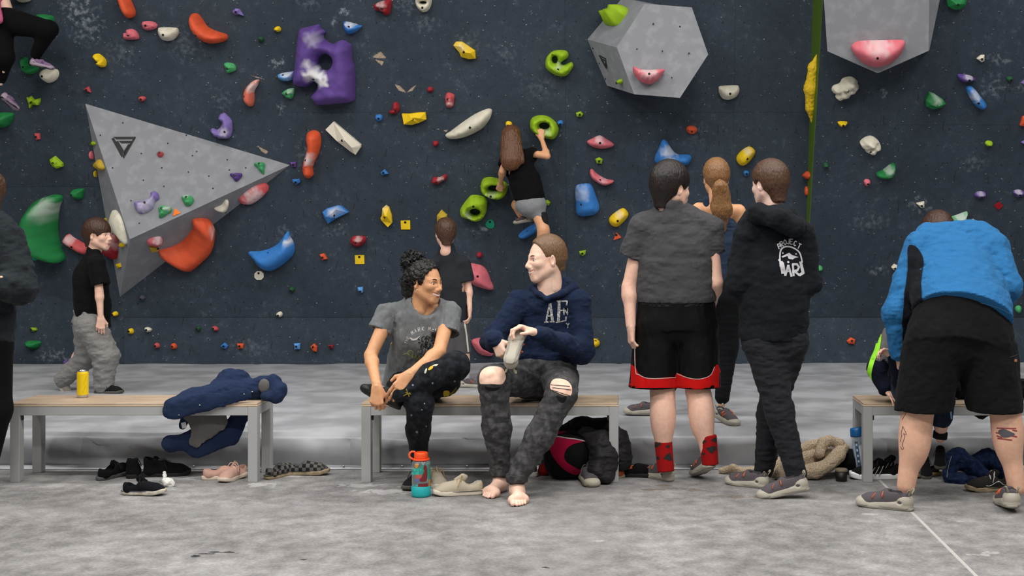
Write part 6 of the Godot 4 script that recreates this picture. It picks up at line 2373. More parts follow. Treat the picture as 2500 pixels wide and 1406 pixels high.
func seated_man() -> void:
	var t := person("short-haired man in navy hooded shirt and ripped black jeans", G(1235, 1210))
	var skin := skin_mat("skin_light", Color(0.96, 0.81, 0.73))
	var c := J([1332, 634, 7.53])
	var B := facing(yaw(-66, -3))
	var sa := J([1270, 738, 7.56])
	var sb := J([1412, 736, 7.56])
	var ch := J([1338, 790, 7.60])
	var pel := J([1325, 915, 7.66])
	var fd := Vector3(0, 0, 1)
	var b := Sdf.new(0.010)
	torso(b, pel, ch, sa, sb, 0.14, 0.155, 0.045, fd, 1.4)
	b.cap(J([1338, 735, 7.56]), J([1340, 670, 7.54]), 0.070, 0.060, 0.04)
	var el := J([1200, 832, 7.44])
	var wl := J([1208, 830, 7.22])
	arm(b, sa, el, wl, 0.042)
	var er := J([1422, 858, 7.50])
	var wr := J([1306, 812, 7.16])
	arm(b, sb, er, wr, 0.042)
	var f1 := Sdf.new(0.0045)
	var an1 := foot_sdf(f1, G(1200, 1219), Vector3(-0.30, 0, 0.95), Vector3(1, 0, 0))
	var f2 := Sdf.new(0.0045)
	var an2 := foot_sdf(f2, G(1252, 1238), Vector3(0.12, 0, 0.99), Vector3(-1, 0, 0))
	var k1 := J([1204, 928, 7.14])
	var k2 := J([1372, 958, 7.12])
	leg(b, J([1285, 930, 7.6]), k1, an1, 0.066, Vector3(0, 0, -1))
	leg(b, J([1362, 930, 7.6]), k2, an2, 0.066, Vector3(0, 0, -1))
	var list := [b, head_sdf(c, B, 1.1, 0.0036, 1.0), f1, f2]
	add_hand(list, wl, Vector3(0.45, -0.80, 0.35), Vector3(0.6, -0.1, -0.7), Vector3(0.6, 0.6, 0.3), [0.3, 0.75, 0.8, 0.85], 1.02, 0.5)
	add_hand(list, wr, Vector3(-0.85, 0.35, 0.25), Vector3(-0.2, -0.9, 0.2), Vector3(-0.2, -0.1, 1), [0.6, 0.65, 0.7, 0.7], 1.02, 0.7)
	skin_part(t, "body", list, skin)
	face_parts(t, c, B, 1.1, Color(0.36, 0.26, 0.19), 1.0, Color(0.84, 0.56, 0.50))
	var hm := hair_mat("hair_sandy", Color(0.57, 0.44, 0.31))
	skin_part(t, "hair", [hair_sdf(c, B, 1.1, 0.005, -0.012, -0.045, 0.0025, 0.008, 51)], hm)
	var s := Sdf.new(0.0095)
	torso(s, J([1328, 880, 7.64]), ch, sa, sb, 0.175, 0.18, 0.060, fd, 1.35)
	s.cap(J([1328, 850, 7.62]), J([1330, 922, 7.66]), 0.175, 0.185, 0.04, fd, 1.3, true)
	s.chain([sa, el, wl], [0.068, 0.058, 0.044], 0.025)
	s.chain([sb, er, wr.lerp(er, 0.06)], [0.068, 0.066, 0.042], 0.025)
	s.cap(J([1340, 738, 7.56]), J([1344, 714, 7.58]), 0.11, 0.095, 0.06)
	s.ell(J([1334, 692, 7.50]), Vector3(0.088, 0.085, 0.10), 0.006, true)
	s.cap(J([1334, 696, 7.43]), J([1334, 724, 7.40]), 0.070, 0.020, 0.006, Vector3.ZERO, 1.0, false, true)
	s.fold(0.0135, Vector3(8, 9, 8), 52)
	s.fold(0.0050, Vector3(16, 24, 16), 53, true)
	var nv := cloth("navy_jersey", Color(0.11, 0.16, 0.265), "heather", 4.0, 0.2, 0.3)
	var sh := skin_part(t, "hooded_shirt", [s], nv)
	var h := Sdf.new(0.008)
	h.chain([J([1334, 730, 7.42]), J([1315, 718, 7.46]), J([1300, 704, 7.54]), J([1325, 700, 7.68]), J([1380, 694, 7.70]), J([1400, 702, 7.58]), J([1372, 716, 7.46]), J([1335, 730, 7.42])], [0.012, 0.014, 0.018, 0.034, 0.040, 0.026, 0.016, 0.012], 0.02)
	h.fold(0.006, Vector3(16, 16, 16), 54)
	skin_part(t, "hood", [h], nv)
	var white := pat_mat("cracked_print", Color(0.84, 0.84, 0.83), 0.8, "acid", 9.0)
	var A := []
	A.append_array(stroke([Vector2(1333, 786), Vector2(1342, 742)], 4.0))
	A.append_array(stroke([Vector2(1343, 742), Vector2(1349, 785)], 6.5))
	A.append_array(stroke([Vector2(1337, 771), Vector2(1347, 771)], 3.0))
	A.append_array(stroke([Vector2(1329, 786), Vector2(1338, 786)], 3.0))
	A.append_array(stroke([Vector2(1343, 785), Vector2(1353, 785)], 3.0))
	A.append_array(stroke([Vector2(1365, 736), Vector2(1363, 786)], 7.0))
	A.append_array(stroke([Vector2(1360, 735), Vector2(1384, 735), Vector2(1383, 744)], 3.4))
	A.append_array(stroke([Vector2(1364, 758), Vector2(1376, 757), Vector2(1376, 752), Vector2(1376, 763)], 3.0))
	A.append_array(stroke([Vector2(1357, 787), Vector2(1381, 782), Vector2(1381, 774)], 3.4))
	A.append_array(glyph("N", Vector2(1381, 768), 9.0, 15.0, 0.0, 2.6))
	A.append_array(glyph("Y", Vector2(1386, 800), 7.0, 11.0, 0.0, 2.0))
	patch(t, sh, "chest_letters", s, A, white, 0.0025, 4.0, "white cracked letters A E and a small N Y")
	# jeans
	var g := Sdf.new(0.0095)
	g.cap(J([1290, 925, 7.62]), J([1365, 925, 7.62]), 0.115, 0.115, 0.05)
	g.ell(J([1322, 900, 7.55]), Vector3(0.15, 0.075, 0.1), 0.05)
	g.chain([J([1282, 925, 7.55]), k1, k1.lerp(an1, 0.5), an1 + Vector3(0, 0.02, 0)], [0.105, 0.080, 0.074, 0.052], 0.03)
	g.chain([J([1366, 928, 7.55]), k2, k2.lerp(an2, 0.5), an2 + Vector3(0, 0.02, 0)], [0.105, 0.080, 0.074, 0.052], 0.03)
	g.fold(0.0078, Vector3(11, 18, 11), 55)
	g.fold(0.0026, Vector3(12, 34, 12), 56, true)
	var jm := cloth("acid_black_denim", Color(0.33, 0.33, 0.335), "denim", 1.6, 0.3, 0.2)
	var je := skin_part(t, "jeans", [g], jm)
	var rips := [smooth_path([Vector2(1172, 935), Vector2(1173, 912), Vector2(1185, 899), Vector2(1205, 895), Vector2(1226, 900), Vector2(1234, 918), Vector2(1230, 932), Vector2(1222, 938), Vector2(1200, 937), Vector2(1185, 938)], 4, true), smooth_path([Vector2(1345, 937), Vector2(1352, 927), Vector2(1366, 925), Vector2(1384, 930), Vector2(1395, 944), Vector2(1394, 964), Vector2(1380, 966), Vector2(1360, 958), Vector2(1345, 950)], 4, true)]
	for rip in rips:
		patch(t, je, "knee_hole", g, [rip], skin, 0.003, 4.0, "bare knee showing through the rip")
	for q in [[1346, 940, 1390, 944], [1350, 947, 1393, 952], [1171, 938, 1232, 939], [1172, 934, 1170, 947], [1178, 938, 1176, 950], [1228, 936, 1232, 946], [1222, 938, 1226, 948], [1348, 952, 1390, 966]]:
		patch(t, je, "frayed_thread", g, [stroke([Vector2(q[0], q[1]), Vector2(q[2], q[3])], 1.6)[0]], flat_mat("dark_thread", Color(0.25, 0.25, 0.255), 0.9), 0.005, 4.0)
	var blk := []
	blk.append(smooth_path([Vector2(1184, 943), Vector2(1205, 948), Vector2(1222, 944), Vector2(1210, 954), Vector2(1190, 952)], 3, true))
	blk.append(smooth_path([Vector2(1358, 966), Vector2(1372, 970), Vector2(1384, 966), Vector2(1378, 982), Vector2(1366, 980)], 3, true))
	for sl in blk:
		patch(t, je, "worn_slit", g, [sl], flat_mat("worn_slit", Color(0.03, 0.03, 0.03), 0.95), 0.002, 4.0)
	for an in [an1, an2]:
		var cu := Sdf.new(0.006)
		cu.cap(an + Vector3(0, 0.035, 0), an + Vector3(0, -0.004, 0), 0.060, 0.056, 0.008, Vector3.ZERO, 1.0, true)
		cu.cap(an + Vector3(0, 0.01, 0), an + Vector3(0, -0.03, 0), 0.044, 0.046, 0.004, Vector3.ZERO, 1.0, false, true)
		cu.fold(0.006, Vector3(22, 22, 22), 57)
		skin_part(t, "cuff", [cu], jm)

func bending_man() -> void:
	var t := person("man in blue pullover and dark shorts bending over the right bench", G(2335, 1238))
	var skin := skin_mat("skin_fair2", Color(0.90, 0.72, 0.62))
	var up := Vector3(0, 0.75, 0.66)
	var b := Sdf.new(0.012)
	var sa := J([2245, 605, 7.35])
	var sb := J([2425, 605, 7.35])
	torso(b, J([2338, 800, 7.02]), J([2328, 660, 7.28]), sa, sb, 0.15, 0.19, 0.045, up, 1.7)
	b.cap(J([2320, 600, 7.4]), J([2295, 575, 7.62]), 0.07, 0.06, 0.04)
	var el := J([2190, 760, 7.22])
	var wl := J([2196, 862, 7.26])
	arm(b, sa, el, wl, 0.055)
	arm(b, sb, J([2464, 700, 7.2]), J([2440, 750, 7.45]), 0.055)
	leg(b, J([2278, 850, 6.98]), J([2242, 1000, 6.95]), J([2212, 1185, 6.94]), 0.11, Vector3(0.15, 0, 0.6))
	leg(b, J([2405, 850, 6.98]), J([2447, 985, 6.92]), J([2482, 1190, 6.88]), 0.105, Vector3(0, 0, 0.6))
	var c := J([2290, 578, 7.68])
	var B := facing(Vector3(-0.1, -0.75, -0.66), Vector3(0, 0.66, -0.75))
	var list := [b, head_sdf(c, B, 1.05, 0.008)]
	add_hand(list, wl, Vector3(0.1, -0.9, -0.3), Vector3(1, 0, -0.3), Vector3(0.2, 0, -1), [0.5, 0.5, 0.5, 0.5], 1.0)
	skin_part(t, "body", list, skin)
	skin_part(t, "hair", [hair_sdf(c, B, 1.05, 0.018, 0.02, -0.06, 0.0035, 0.01, 61)], hair_mat("hair_auburn", Color(0.30, 0.16, 0.09)))
	# tattoos
	var ink := flat_mat("tattoo_ink", Color(0.42, 0.34, 0.33), 0.6)
	var tl := []
	tl.append_array(stroke(smooth_path([Vector2(2204, 1040), Vector2(2213, 1060), Vector2(2206, 1058), Vector2(2209, 1066), Vector2(2203, 1085), Vector2(2206, 1094), Vector2(2202, 1097), Vector2(2199, 1090)], 4), 1.3))
	tl.append_array(stroke([Vector2(2204, 1041), Vector2(2200, 1060), Vector2(2202, 1062), Vector2(2198, 1078)], 1.3))
	tl.append_array(stroke([Vector2(2215, 1000), Vector2(2210, 1012), Vector2(2203, 1024)], 1.3))
	patch(t, t, "calf_tattoo", b, tl, ink, 0.001, 4.0, "fine line tattoo")
	var tr := [smooth_path([Vector2(2437, 1052), Vector2(2450, 1047), Vector2(2470, 1055), Vector2(2478, 1060), Vector2(2466, 1066), Vector2(2450, 1068), Vector2(2442, 1062)], 3, true)]
	patch(t, t, "calf_tattoo", b, tr, flat_mat("tattoo_slate", Color(0.32, 0.32, 0.35), 0.6), 0.0014, 4.0)
	var tr2 := []
	for q in [[2434, 1045, 2480, 1046], [2432, 1056, 2440, 1058], [2472, 1050, 2482, 1052], [2470, 1064, 2482, 1066], [2436, 1070, 2470, 1074], [2434, 1064, 2446, 1068]]:
		tr2.append_array(stroke([Vector2(q[0], q[1]), Vector2(q[2], q[3])], 3.2))
	patch(t, t, "calf_tattoo", b, tr2, flat_mat("tattoo_red", Color(0.58, 0.24, 0.26), 0.6), 0.001, 4.0, "red strokes of the tattoo")
	var s := Sdf.new(0.011)
	torso(s, J([2345, 770, 7.02]), J([2332, 660, 7.28]), sa, sb, 0.235, 0.235, 0.075, up, 1.5)
	s.cap(J([2340, 690, 7.18]), J([2352, 785, 6.95]), 0.250, 0.262, 0.03, up, 1.4, true)
	s.cap(J([2356, 768, 6.97]), J([2352, 830, 6.85]), 0.3, 0.3, 0.003, Vector3.ZERO, 1.0, true, true)
	s.chain([sa, el, wl], [0.085, 0.074, 0.050], 0.03)
	s.chain([sb, J([2462, 700, 7.2]), J([2438, 752, 7.45])], [0.085, 0.07, 0.052], 0.03)
	s.cap(J([2270, 580, 7.42]), J([2390, 575, 7.42]), 0.085, 0.085, 0.06)
	s.fold(0.0135, Vector3(7, 9, 7), 62)
	s.fold(0.0056, Vector3(14, 22, 14), 63, true)
	var bl := cloth("blue_heather", Color(0.18, 0.45, 0.67), "heather", 3.5, 0.2, 0.3)
	var so := skin_part(t, "pullover", [s], bl)
	var dk := cloth("dark_panel", Color(0.07, 0.08, 0.11), "weave", 4.0)
	patch(t, so, "dark_side_panel", s, [smooth_path([Vector2(2218, 606), Vector2(2232, 600), Vector2(2248, 618), Vector2(2256, 640), Vector2(2250, 690), Vector2(2252, 752), Vector2(2226, 766), Vector2(2214, 780), Vector2(2202, 800), Vector2(2206, 730), Vector2(2216, 660)], 3, true), [Vector2(2205, 780), Vector2(2216, 775), Vector2(2212, 840), Vector2(2205, 868), Vector2(2202, 830)]], dk, 0.007, 6.0)
	patch(t, so, "hem_stitch", s, stroke(smooth_path([Vector2(2254, 738), Vector2(2300, 735), Vector2(2380, 737), Vector2(2430, 748), Vector2(2470, 766)], 5), 1.4), flat_mat("blue_stitch", Color(0.32, 0.58, 0.80), 0.8), 0.002)
	var w := Sdf.new(0.011)
	w.cap(J([2290, 835, 6.98]), J([2395, 835, 6.98]), 0.17, 0.165, 0.05)
	w.cap(J([2348, 745, 7.05]), J([2342, 850, 6.96]), 0.25, 0.27, 0.05, Vector3(0, 0, 1), 1.5, true)
	w.cap(J([2280, 850, 6.98]), J([2248, 1015, 6.94]), 0.165, 0.142, 0.02, Vector3.ZERO, 1.0, true)
	hem(w, J([2340, 1003, 6.94]), Vector3.DOWN, 0.5)
	w.cap(J([2405, 850, 6.98]), J([2433, 1015, 6.92]), 0.165, 0.138, 0.02, Vector3.ZERO, 1.0, true)
	w.cap(J([2253, 985, 6.94]), J([2248, 1015, 6.94]), 0.112, 0.122, 0.004, Vector3.ZERO, 1.0, false, true)
	w.cap(J([2430, 982, 6.92]), J([2434, 1012, 6.92]), 0.108, 0.118, 0.004, Vector3.ZERO, 1.0, false, true)
	w.fold(0.0096, Vector3(8, 6, 8), 64)
	w.fold(0.0037, Vector3(16, 22, 16), 65, true)
	var sw := skin_part(t, "shorts", [w], cloth("ink_shorts", Color(0.055, 0.058, 0.068), "weave", 4.0, 0.25, 0.2))
	patch(t, sw, "pocket_seam", w, stroke([Vector2(2466, 872), Vector2(2478, 868), Vector2(2488, 862)], 1.6), flat_mat("seam_grey", Color(0.22, 0.23, 0.27), 0.9), 0.002)
	var pl := []
	for i in 8:
		pl.append(Vector2(2479 + cos(TAU * i / 8) * 4.0, 880 + sin(TAU * i / 8) * 4.0))
	patch(t, sw, "brand_tab", w, [pl], flat_mat("brass_tab", Color(0.62, 0.42, 0.30), 0.6), 0.002)
	worn_shoe(t, G(2228, 1247), Vector3(-0.86, 0, -0.5), 0.0, 1.1, "rental")
	worn_shoe(t, G(2474, 1255) + Vector3(0, 0.03, 0), Vector3(0.10, -0.12, -0.98), 0.0, 1.1, "rental")

func seated_child() -> void:
	var t := person("child in grey-navy jacket with neon stripe sitting behind the bending man", Vector3(P(2225, 965, 7.6).x, 0.455, -7.6))
	var skin := skin_mat("skin_fair", Color(0.93, 0.76, 0.68))
	var fd := Vector3(0, 0, 1)
	var b := Sdf.new(0.012)
	var sa := J([2178, 822, 7.6])
	var sb := J([2258, 822, 7.6])
	torso(b, J([2222, 930, 7.62]), J([2218, 860, 7.6]), sa, sb, 0.10, 0.10, 0.035, fd, 1.3)
	var c := J([2218, 755, 7.62])
	var B := facing(yaw(20, 12))
	b.cap(J([2218, 830, 7.62]), J([2218, 780, 7.62]), 0.042, 0.04, 0.03)
	var el := J([2140, 900, 7.56])
	var wl := J([2160, 948, 7.5])
	arm(b, sa, el, wl, 0.036)
	var er := J([2204, 938, 7.40])
	var wr := J([2188, 876, 7.33])
	arm(b, sb, er, wr, 0.036)
	leg(b, J([2200, 948, 7.55]), J([2232, 975, 7.2]), J([2248, 1090, 7.25]), 0.062, Vector3(0, 0, -1))
	leg(b, J([2240, 948, 7.55]), J([2300, 972, 7.2]), J([2296, 1070, 7.25]), 0.062, Vector3(0, 0, -1))
	var list := [b, head_sdf(c, B, 0.86, 0.008)]
	add_hand(list, wl, Vector3(0.45, -0.45, 0.6), Vector3(0, -1, -0.2), Vector3(1, 0, -0.3), [0.15, 0.15, 0.2, 0.2], 0.82)
	add_hand(list, wr, Vector3(-0.75, 0.55, 0.2), Vector3(-0.4, -0.6, 0.5), Vector3(-0.3, 0.8, 0), [0.35, 0.45, 0.5, 0.55], 0.85)
	skin_part(t, "body", list, skin)
	skin_part(t, "hair", [hair_sdf(c, B, 0.86, 0.014, 0.04, -0.06, 0.005, 0.0, 71)], hair_mat("hair_brown", Color(0.40, 0.275, 0.195)))
	var s := Sdf.new(0.010)
	torso(s, J([2220, 930, 7.62]), J([2218, 860, 7.6]), sa, sb, 0.125, 0.125, 0.052, fd, 1.25)
	s.chain([sa, el.lerp(sa, 0.25)], [0.058, 0.054], 0.02)
	s.fold(0.0078, Vector3(10, 12, 10), 72)
	skin_part(t, "jacket", [s], cloth("grey_jacket", Color(0.46, 0.45, 0.45), "weave", 4.0))
	var n := Sdf.new(0.010)
	n.chain([el.lerp(sa, 0.28), el, wl], [0.055, 0.052, 0.042], 0.02)
	n.chain([sb, er, wr], [0.055, 0.052, 0.044], 0.02)
	n.fold(0.0078, Vector3(12, 18, 12), 73)
	skin_part(t, "sleeve", [n], cloth("navy_sleeve", Color(0.06, 0.08, 0.15), "weave", 4.0))
	var neon := flat_mat("neon_stripe", Color(0.62, 0.95, 0.20), 0.7)
	var line := smooth_path([Vector2(2149, 812), Vector2(2143, 850), Vector2(2130, 882), Vector2(2123, 912), Vector2(2127, 936), Vector2(2139, 956)], 4)
	patch(t, t, "neon_stripe", s, stroke(line, 11.0), neon, 0.004, 4.0, "neon green stripe")
	patch(t, t, "neon_stripe", n, stroke(line, 11.0), neon, 0.004, 4.0, "neon green stripe")
	var g := Sdf.new(0.010)
	g.cap(J([2200, 940, 7.58]), J([2242, 940, 7.58]), 0.085, 0.085, 0.03)
	g.chain([J([2200, 945, 7.55]), J([2234, 975, 7.2]), J([2246, 1030, 7.22])], [0.08, 0.068, 0.062], 0.02)
	g.chain([J([2242, 945, 7.55]), J([2300, 972, 7.2]), J([2298, 1018, 7.22])], [0.08, 0.066, 0.060], 0.02)
	g.fold(0.0057, Vector3(12, 18, 12), 74)
	var gp := skin_part(t, "trousers", [g], cloth("navy_denim", Color(0.13, 0.17, 0.25), "weave", 4.0))
	patch(t, gp, "side_stripe", g, stroke([Vector2(2318, 950), Vector2(2319, 985), Vector2(2322, 1022)], 4.0), flat_mat("pale_blue_stripe", Color(0.50, 0.68, 0.85), 0.8), 0.003)
	for q in [[J([2297, 1052, 7.25]), J([2294, 1072, 7.25])], [J([2248, 1070, 7.25]), J([2250, 1092, 7.25])]]:
		var k := Sdf.new(0.008)
		k.cap(q[0], q[1], 0.040, 0.040, 0.01, Vector3.ZERO, 1.0, true)
		skin_part(t, "sock", [k], flat_mat("black_knit", Color(0.04, 0.04, 0.045), 0.95))
	worn_shoe(t, J([2296, 1105, 7.30]), Vector3(-0.25, -0.35, 0.9), 0.0, 0.72, "dark")
	worn_shoe(t, J([2256, 1128, 7.30]), Vector3(-0.15, -0.35, 0.9), 0.0, 0.72, "dark")

func climbing_girl() -> void:
	var t := person("girl with long hair climbing in black tee and grey shorts", J([1290, 520, 11.2]))
	var skin := skin_mat("skin_tan", Color(0.90, 0.68, 0.52))
	var back := Vector3(0, 0, 1)
	var d := 11.2
	var b := Sdf.new(0.012)
	var sa := J([1236, 392, d])
	var sb := J([1297, 374, d])
	torso(b, J([1293, 500, d]), J([1272, 420, d]), sa, sb, 0.09, 0.10, 0.035, back, 1.4)
	b.cap(J([1262, 385, d]), J([1250, 350, d]), 0.042, 0.04, 0.03)
	var wr := J([1322, 338, 11.28])
	arm(b, sb, J([1336, 381, 11.14]), wr, 0.035)
	var wl := J([1222, 448, 11.3])
	arm(b, sa, J([1226, 418, 11.14]), wl, 0.035)
	leg(b, J([1310, 510, d]), J([1327, 560, 11.15]), J([1326, 640, 11.25]), 0.065, back)
	leg(b, J([1280, 510, d]), J([1262, 500, 11.45]), J([1296, 528, 11.32]), 0.062, back)
	var c := J([1249, 340, d])
	var B := facing(yaw(176, 6))
	var list := [b, head_sdf(c, B, 0.92, 0.008)]
	add_hand(list, wr, Vector3(-0.1, 1, -0.3), Vector3(0, -0.2, -1), Vector3(-1, 0, 0), [0.75, 0.8, 0.8, 0.8], 0.85, 0.7)
	add_hand(list, wl, Vector3(-0.2, -0.7, -0.6), Vector3(0, 0.2, -1), Vector3(1, 0, 0), [0.7, 0.7, 0.7, 0.7], 0.82, 0.7)
	skin_part(t, "body", list, skin)
	var h := Sdf.new(0.007)
	h.T = Transform3D(B * 0.92, c)
	h.ell(Vector3(0, 0.036, -0.017), Vector3(0.085, 0.092, 0.105), 0.01)
	h.T = Transform3D()
	h.cap(J([1248, 350, 11.12]), J([1247, 392, 11.08]), 0.092, 0.088, 0.03, back, 1.5)
	h.cap(J([1240, 390, 11.08]), J([1236, 404, 11.07]), 0.05, 0.03, 0.02, back, 1.4)
	h.cap(J([1262, 370, 11.1]), J([1274, 392, 11.08]), 0.05, 0.025, 0.03, back, 1.4)
	h.fold(0.007, Vector3(40, 6, 40), 81, true)
	skin_part(t, "hair", [h], hair_mat("hair_caramel", Color(0.50, 0.33, 0.20)))
	var s := Sdf.new(0.011)
	torso(s, J([1286, 460, d]), J([1270, 415, d]), sa, sb, 0.122, 0.118, 0.045, back, 1.35)
	s.cap(J([1280, 430, d]), J([1295, 500, d]), 0.125, 0.130, 0.03, back, 1.3, true)
	hem(s, J([1293, 487, d]), Vector3(0.1, -1, 0))
	sleeve(s, sb, J([1310, 379, 11.17]), 0.050, 0.050, 0.04)
	sleeve(s, sa, J([1230, 408, 11.17]), 0.050, 0.046, 0.04)
	s.fold(0.0115, Vector3(8, 8, 8), 82)
	skin_part(t, "tee_shirt", [s], cloth("black_tee", Color(0.045, 0.045, 0.05), "weave", 4.0, 0.25, 0.1))
	var w := Sdf.new(0.010)
	w.ell(J([1296, 500, d]), Vector3(0.135, 0.105, 0.11), 0.03)
	w.cap(J([1302, 505, d]), J([1318, 528, 11.18]), 0.085, 0.055, 0.03)
	w.fold(0.0048, Vector3(12, 12, 12), 83)
	skin_part(t, "shorts", [w], cloth("light_grey_shorts", Color(0.60, 0.60, 0.61), "heather", 4.0))
	var k := Sdf.new(0.009)
	k.cap(J([1322, 520, 11.18]), J([1327, 552, 11.16]), 0.05, 0.046, 0.01, Vector3.ZERO, 1.0, true)
	skin_part(t, "knee_sleeve", [k], flat_mat("dark_knit", Color(0.08, 0.085, 0.10), 0.95))
	worn_shoe(t, J([1300, 540, 11.26]), Vector3(-0.6, -0.1, -0.3), 0.0, 0.68, "rental")
	worn_shoe(t, J([1326, 655, 11.2]), Vector3(0.1, 0, -1), 0.0, 0.68, "rental")

func climber_at_left() -> void:
	var t := person("climber in black leggings and pink top cut by the left edge", J([10, 60, 11.0]))
	var skin := skin_mat("skin_light", Color(0.96, 0.81, 0.73))
	var d := 10.95
	var b := Sdf.new(0.013)
	var pel := J([0, 42, d])
	var ch := J([-25, -45, d])
	torso(b, pel, ch, J([-60, -85, d]), J([15, -95, d]), 0.12, 0.11, 0.04, Vector3(0, 0, 1), 1.4)
	arm(b, J([15, -95, d]), J([60, -130, 10.9]), J([50, -190, 11.0]), 0.036)
	arm(b, J([-60, -85, d]), J([-100, -130, 10.9]), J([-110, -180, 11.0]), 0.036)
	b.cap(J([-25, -90, d]), J([-25, -130, d]), 0.045, 0.045, 0.03)
	var c := J([-25, -165, d])
	var B := facing(yaw(178, 10))
	leg(b, J([15, 50, d]), J([118, 72, 10.9]), J([86, 138, 11.0]), 0.040, Vector3(0, 0, 1))
	leg(b, J([-5, 60, d]), J([12, 140, 10.9]), J([2, 205, 11.0]), 0.040, Vector3(0, 0, 1))
	skin_part(t, "body", [b, head_sdf(c, B, 0.95, 0.009)], skin)
	skin_part(t, "hair", [hair_sdf(c, B, 0.95, 0.02, 0.02, -0.08, 0.0035, 0.0, 91)], hair_mat("hair_caramel", Color(0.50, 0.33, 0.20)))
	var g := Sdf.new(0.011)
	g.ell(J([2, 52, d]), Vector3(0.15, 0.12, 0.13), 0.03)
	g.chain([J([18, 52, d]), J([118, 72, 10.9]), J([88, 132, 11.0])], [0.115, 0.075, 0.045], 0.03)
	g.chain([J([-2, 65, d]), J([12, 140, 10.9]), J([2, 192, 11.0])], [0.105, 0.072, 0.045], 0.03)
	g.fold(0.0039, Vector3(12, 12, 12), 92)
	skin_part(t, "leggings", [g], cloth("black_leggings2", Color(0.028, 0.028, 0.032), "weave", 5.0, 0.1, 0.1))
	var s := Sdf.new(0.011)
	torso(s, J([-12, -15, d]), ch, J([-60, -85, d]), J([15, -95, d]), 0.125, 0.125, 0.05, Vector3(0, 0, 1), 1.3)
	s.cap(J([-18, -5, 10.85]), J([-4, 48, 10.78]), 0.055, 0.035, 0.03)
	s.fold(0.0096, Vector3(12, 9, 12), 93)
	skin_part(t, "pink_top", [s], cloth("pink_top", Color(0.88, 0.42, 0.60), "weave", 4.0))
	worn_shoe(t, J([72, 158, 10.96]), Vector3(0.9, -0.2, -0.15), 0.0, 0.72, "lilac")
	worn_shoe(t, J([2, 238, 10.92]), Vector3(0.35, -0.5, -0.75), 0.0, 0.72, "lilac")

func person_at_left_edge() -> void:
	var t := person("person in dark slate hoodie and black trousers cut by the left edge", G(-40, 1195))
	var d := 7.3
	var skin := skin_mat("skin_fair", Color(0.93, 0.76, 0.68))
	var fd := Vector3(0.2, 0, 1)
	var b := Sdf.new(0.013)
	var sa := J([-130, 575, 7.35])
	var sb := J([15, 578, 7.28])
	torso(b, J([-50, 790, d]), J([-52, 640, d]), sa, sb, 0.14, 0.15, 0.045, fd, 1.4)
	b.cap(J([-52, 580, d]), J([-48, 500, d]), 0.055, 0.05, 0.04)
	arm(b, sb, J([48, 700, 7.2]), J([-30, 690, 7.0]), 0.045)
	arm(b, sa, J([-150, 700, 7.2]), J([-70, 680, 7.0]), 0.045)
	leg(b, J([-15, 830, d]), J([-12, 1000, d]), J([-40, 1160, d]), 0.08, Vector3(0, 0, -1))
	leg(b, J([-90, 830, d]), J([-95, 1000, d]), J([-110, 1160, d]), 0.08, Vector3(0, 0, -1))
	var c := J([-46, 470, d])
	var B := facing(yaw(-30, 0))
	var list := [b, head_sdf(c, B, 1.05, 0.008)]
	add_hand(list, J([-30, 690, 7.0]), Vector3(-1, 0.2, 0), Vector3(0, 0, -1), Vector3(0, 1, 0), [0.4, 0.4, 0.4, 0.4])
	add_hand(list, J([-70, 680, 7.0]), Vector3(1, -0.2, 0), Vector3(0, 0, -1), Vector3(0, 1, 0), [0.4, 0.4, 0.4, 0.4])
	skin_part(t, "body", list, skin)
	skin_part(t, "hair", [hair_sdf(c, B, 1.05, 0.015, 0.02, -0.07, 0.005, 0.0, 95)], hair_mat("hair_brown", Color(0.40, 0.275, 0.195)))
	var s := Sdf.new(0.011)
	torso(s, J([-52, 760, d]), J([-52, 650, d]), sa, sb, 0.185, 0.185, 0.07, fd, 1.35)
	s.cap(J([-52, 720, d]), J([-50, 846, d]), 0.185, 0.18, 0.03, fd, 1.3, true)
	hem(s, J([-50, 836, d]), Vector3.DOWN)
	s.chain([sb, J([46, 702, 7.2]), J([-25, 695, 7.02])], [0.085, 0.092, 0.055], 0.03)
	s.chain([sa, J([-150, 700, 7.2]), J([-75, 685, 7.02])], [0.085, 0.085, 0.055], 0.03)
	s.cap(J([-90, 540, 7.35]), J([0, 542, 7.3]), 0.06, 0.055, 0.05)
	s.fold(0.0174, Vector3(7, 12, 7), 96)
	s.fold(0.0074, Vector3(11, 18, 11), 97, true)
	skin_part(t, "hoodie", [s], cloth("slate_fleece", Color(0.14, 0.165, 0.185), "weave", 4.0, 0.2, 0.3))
	var p := Sdf.new(0.011)
	p.cap(J([-80, 840, d]), J([-22, 840, d]), 0.11, 0.11, 0.04)
	p.chain([J([-18, 850, d]), J([-14, 1000, d]), J([-38, 1150, d])], [0.105, 0.092, 0.062], 0.03)
	p.chain([J([-88, 850, d]), J([-92, 1000, d]), J([-108, 1150, d])], [0.105, 0.09, 0.062], 0.03)
	skin_part(t, "trousers", [p], cloth("black_trousers", Color(0.035, 0.035, 0.04), "weave", 4.0, 0.2, 0.1))
	worn_shoe(t, G(-35, 1178), Vector3(-0.4, 0, 0.9), 0.0, 1.0, "dark")
	worn_shoe(t, G(-110, 1178), Vector3(-0.4, 0, 0.9), 0.0, 1.0, "dark")

# ------------------------------------------------------------------ shoes
var shoe_cache := {}

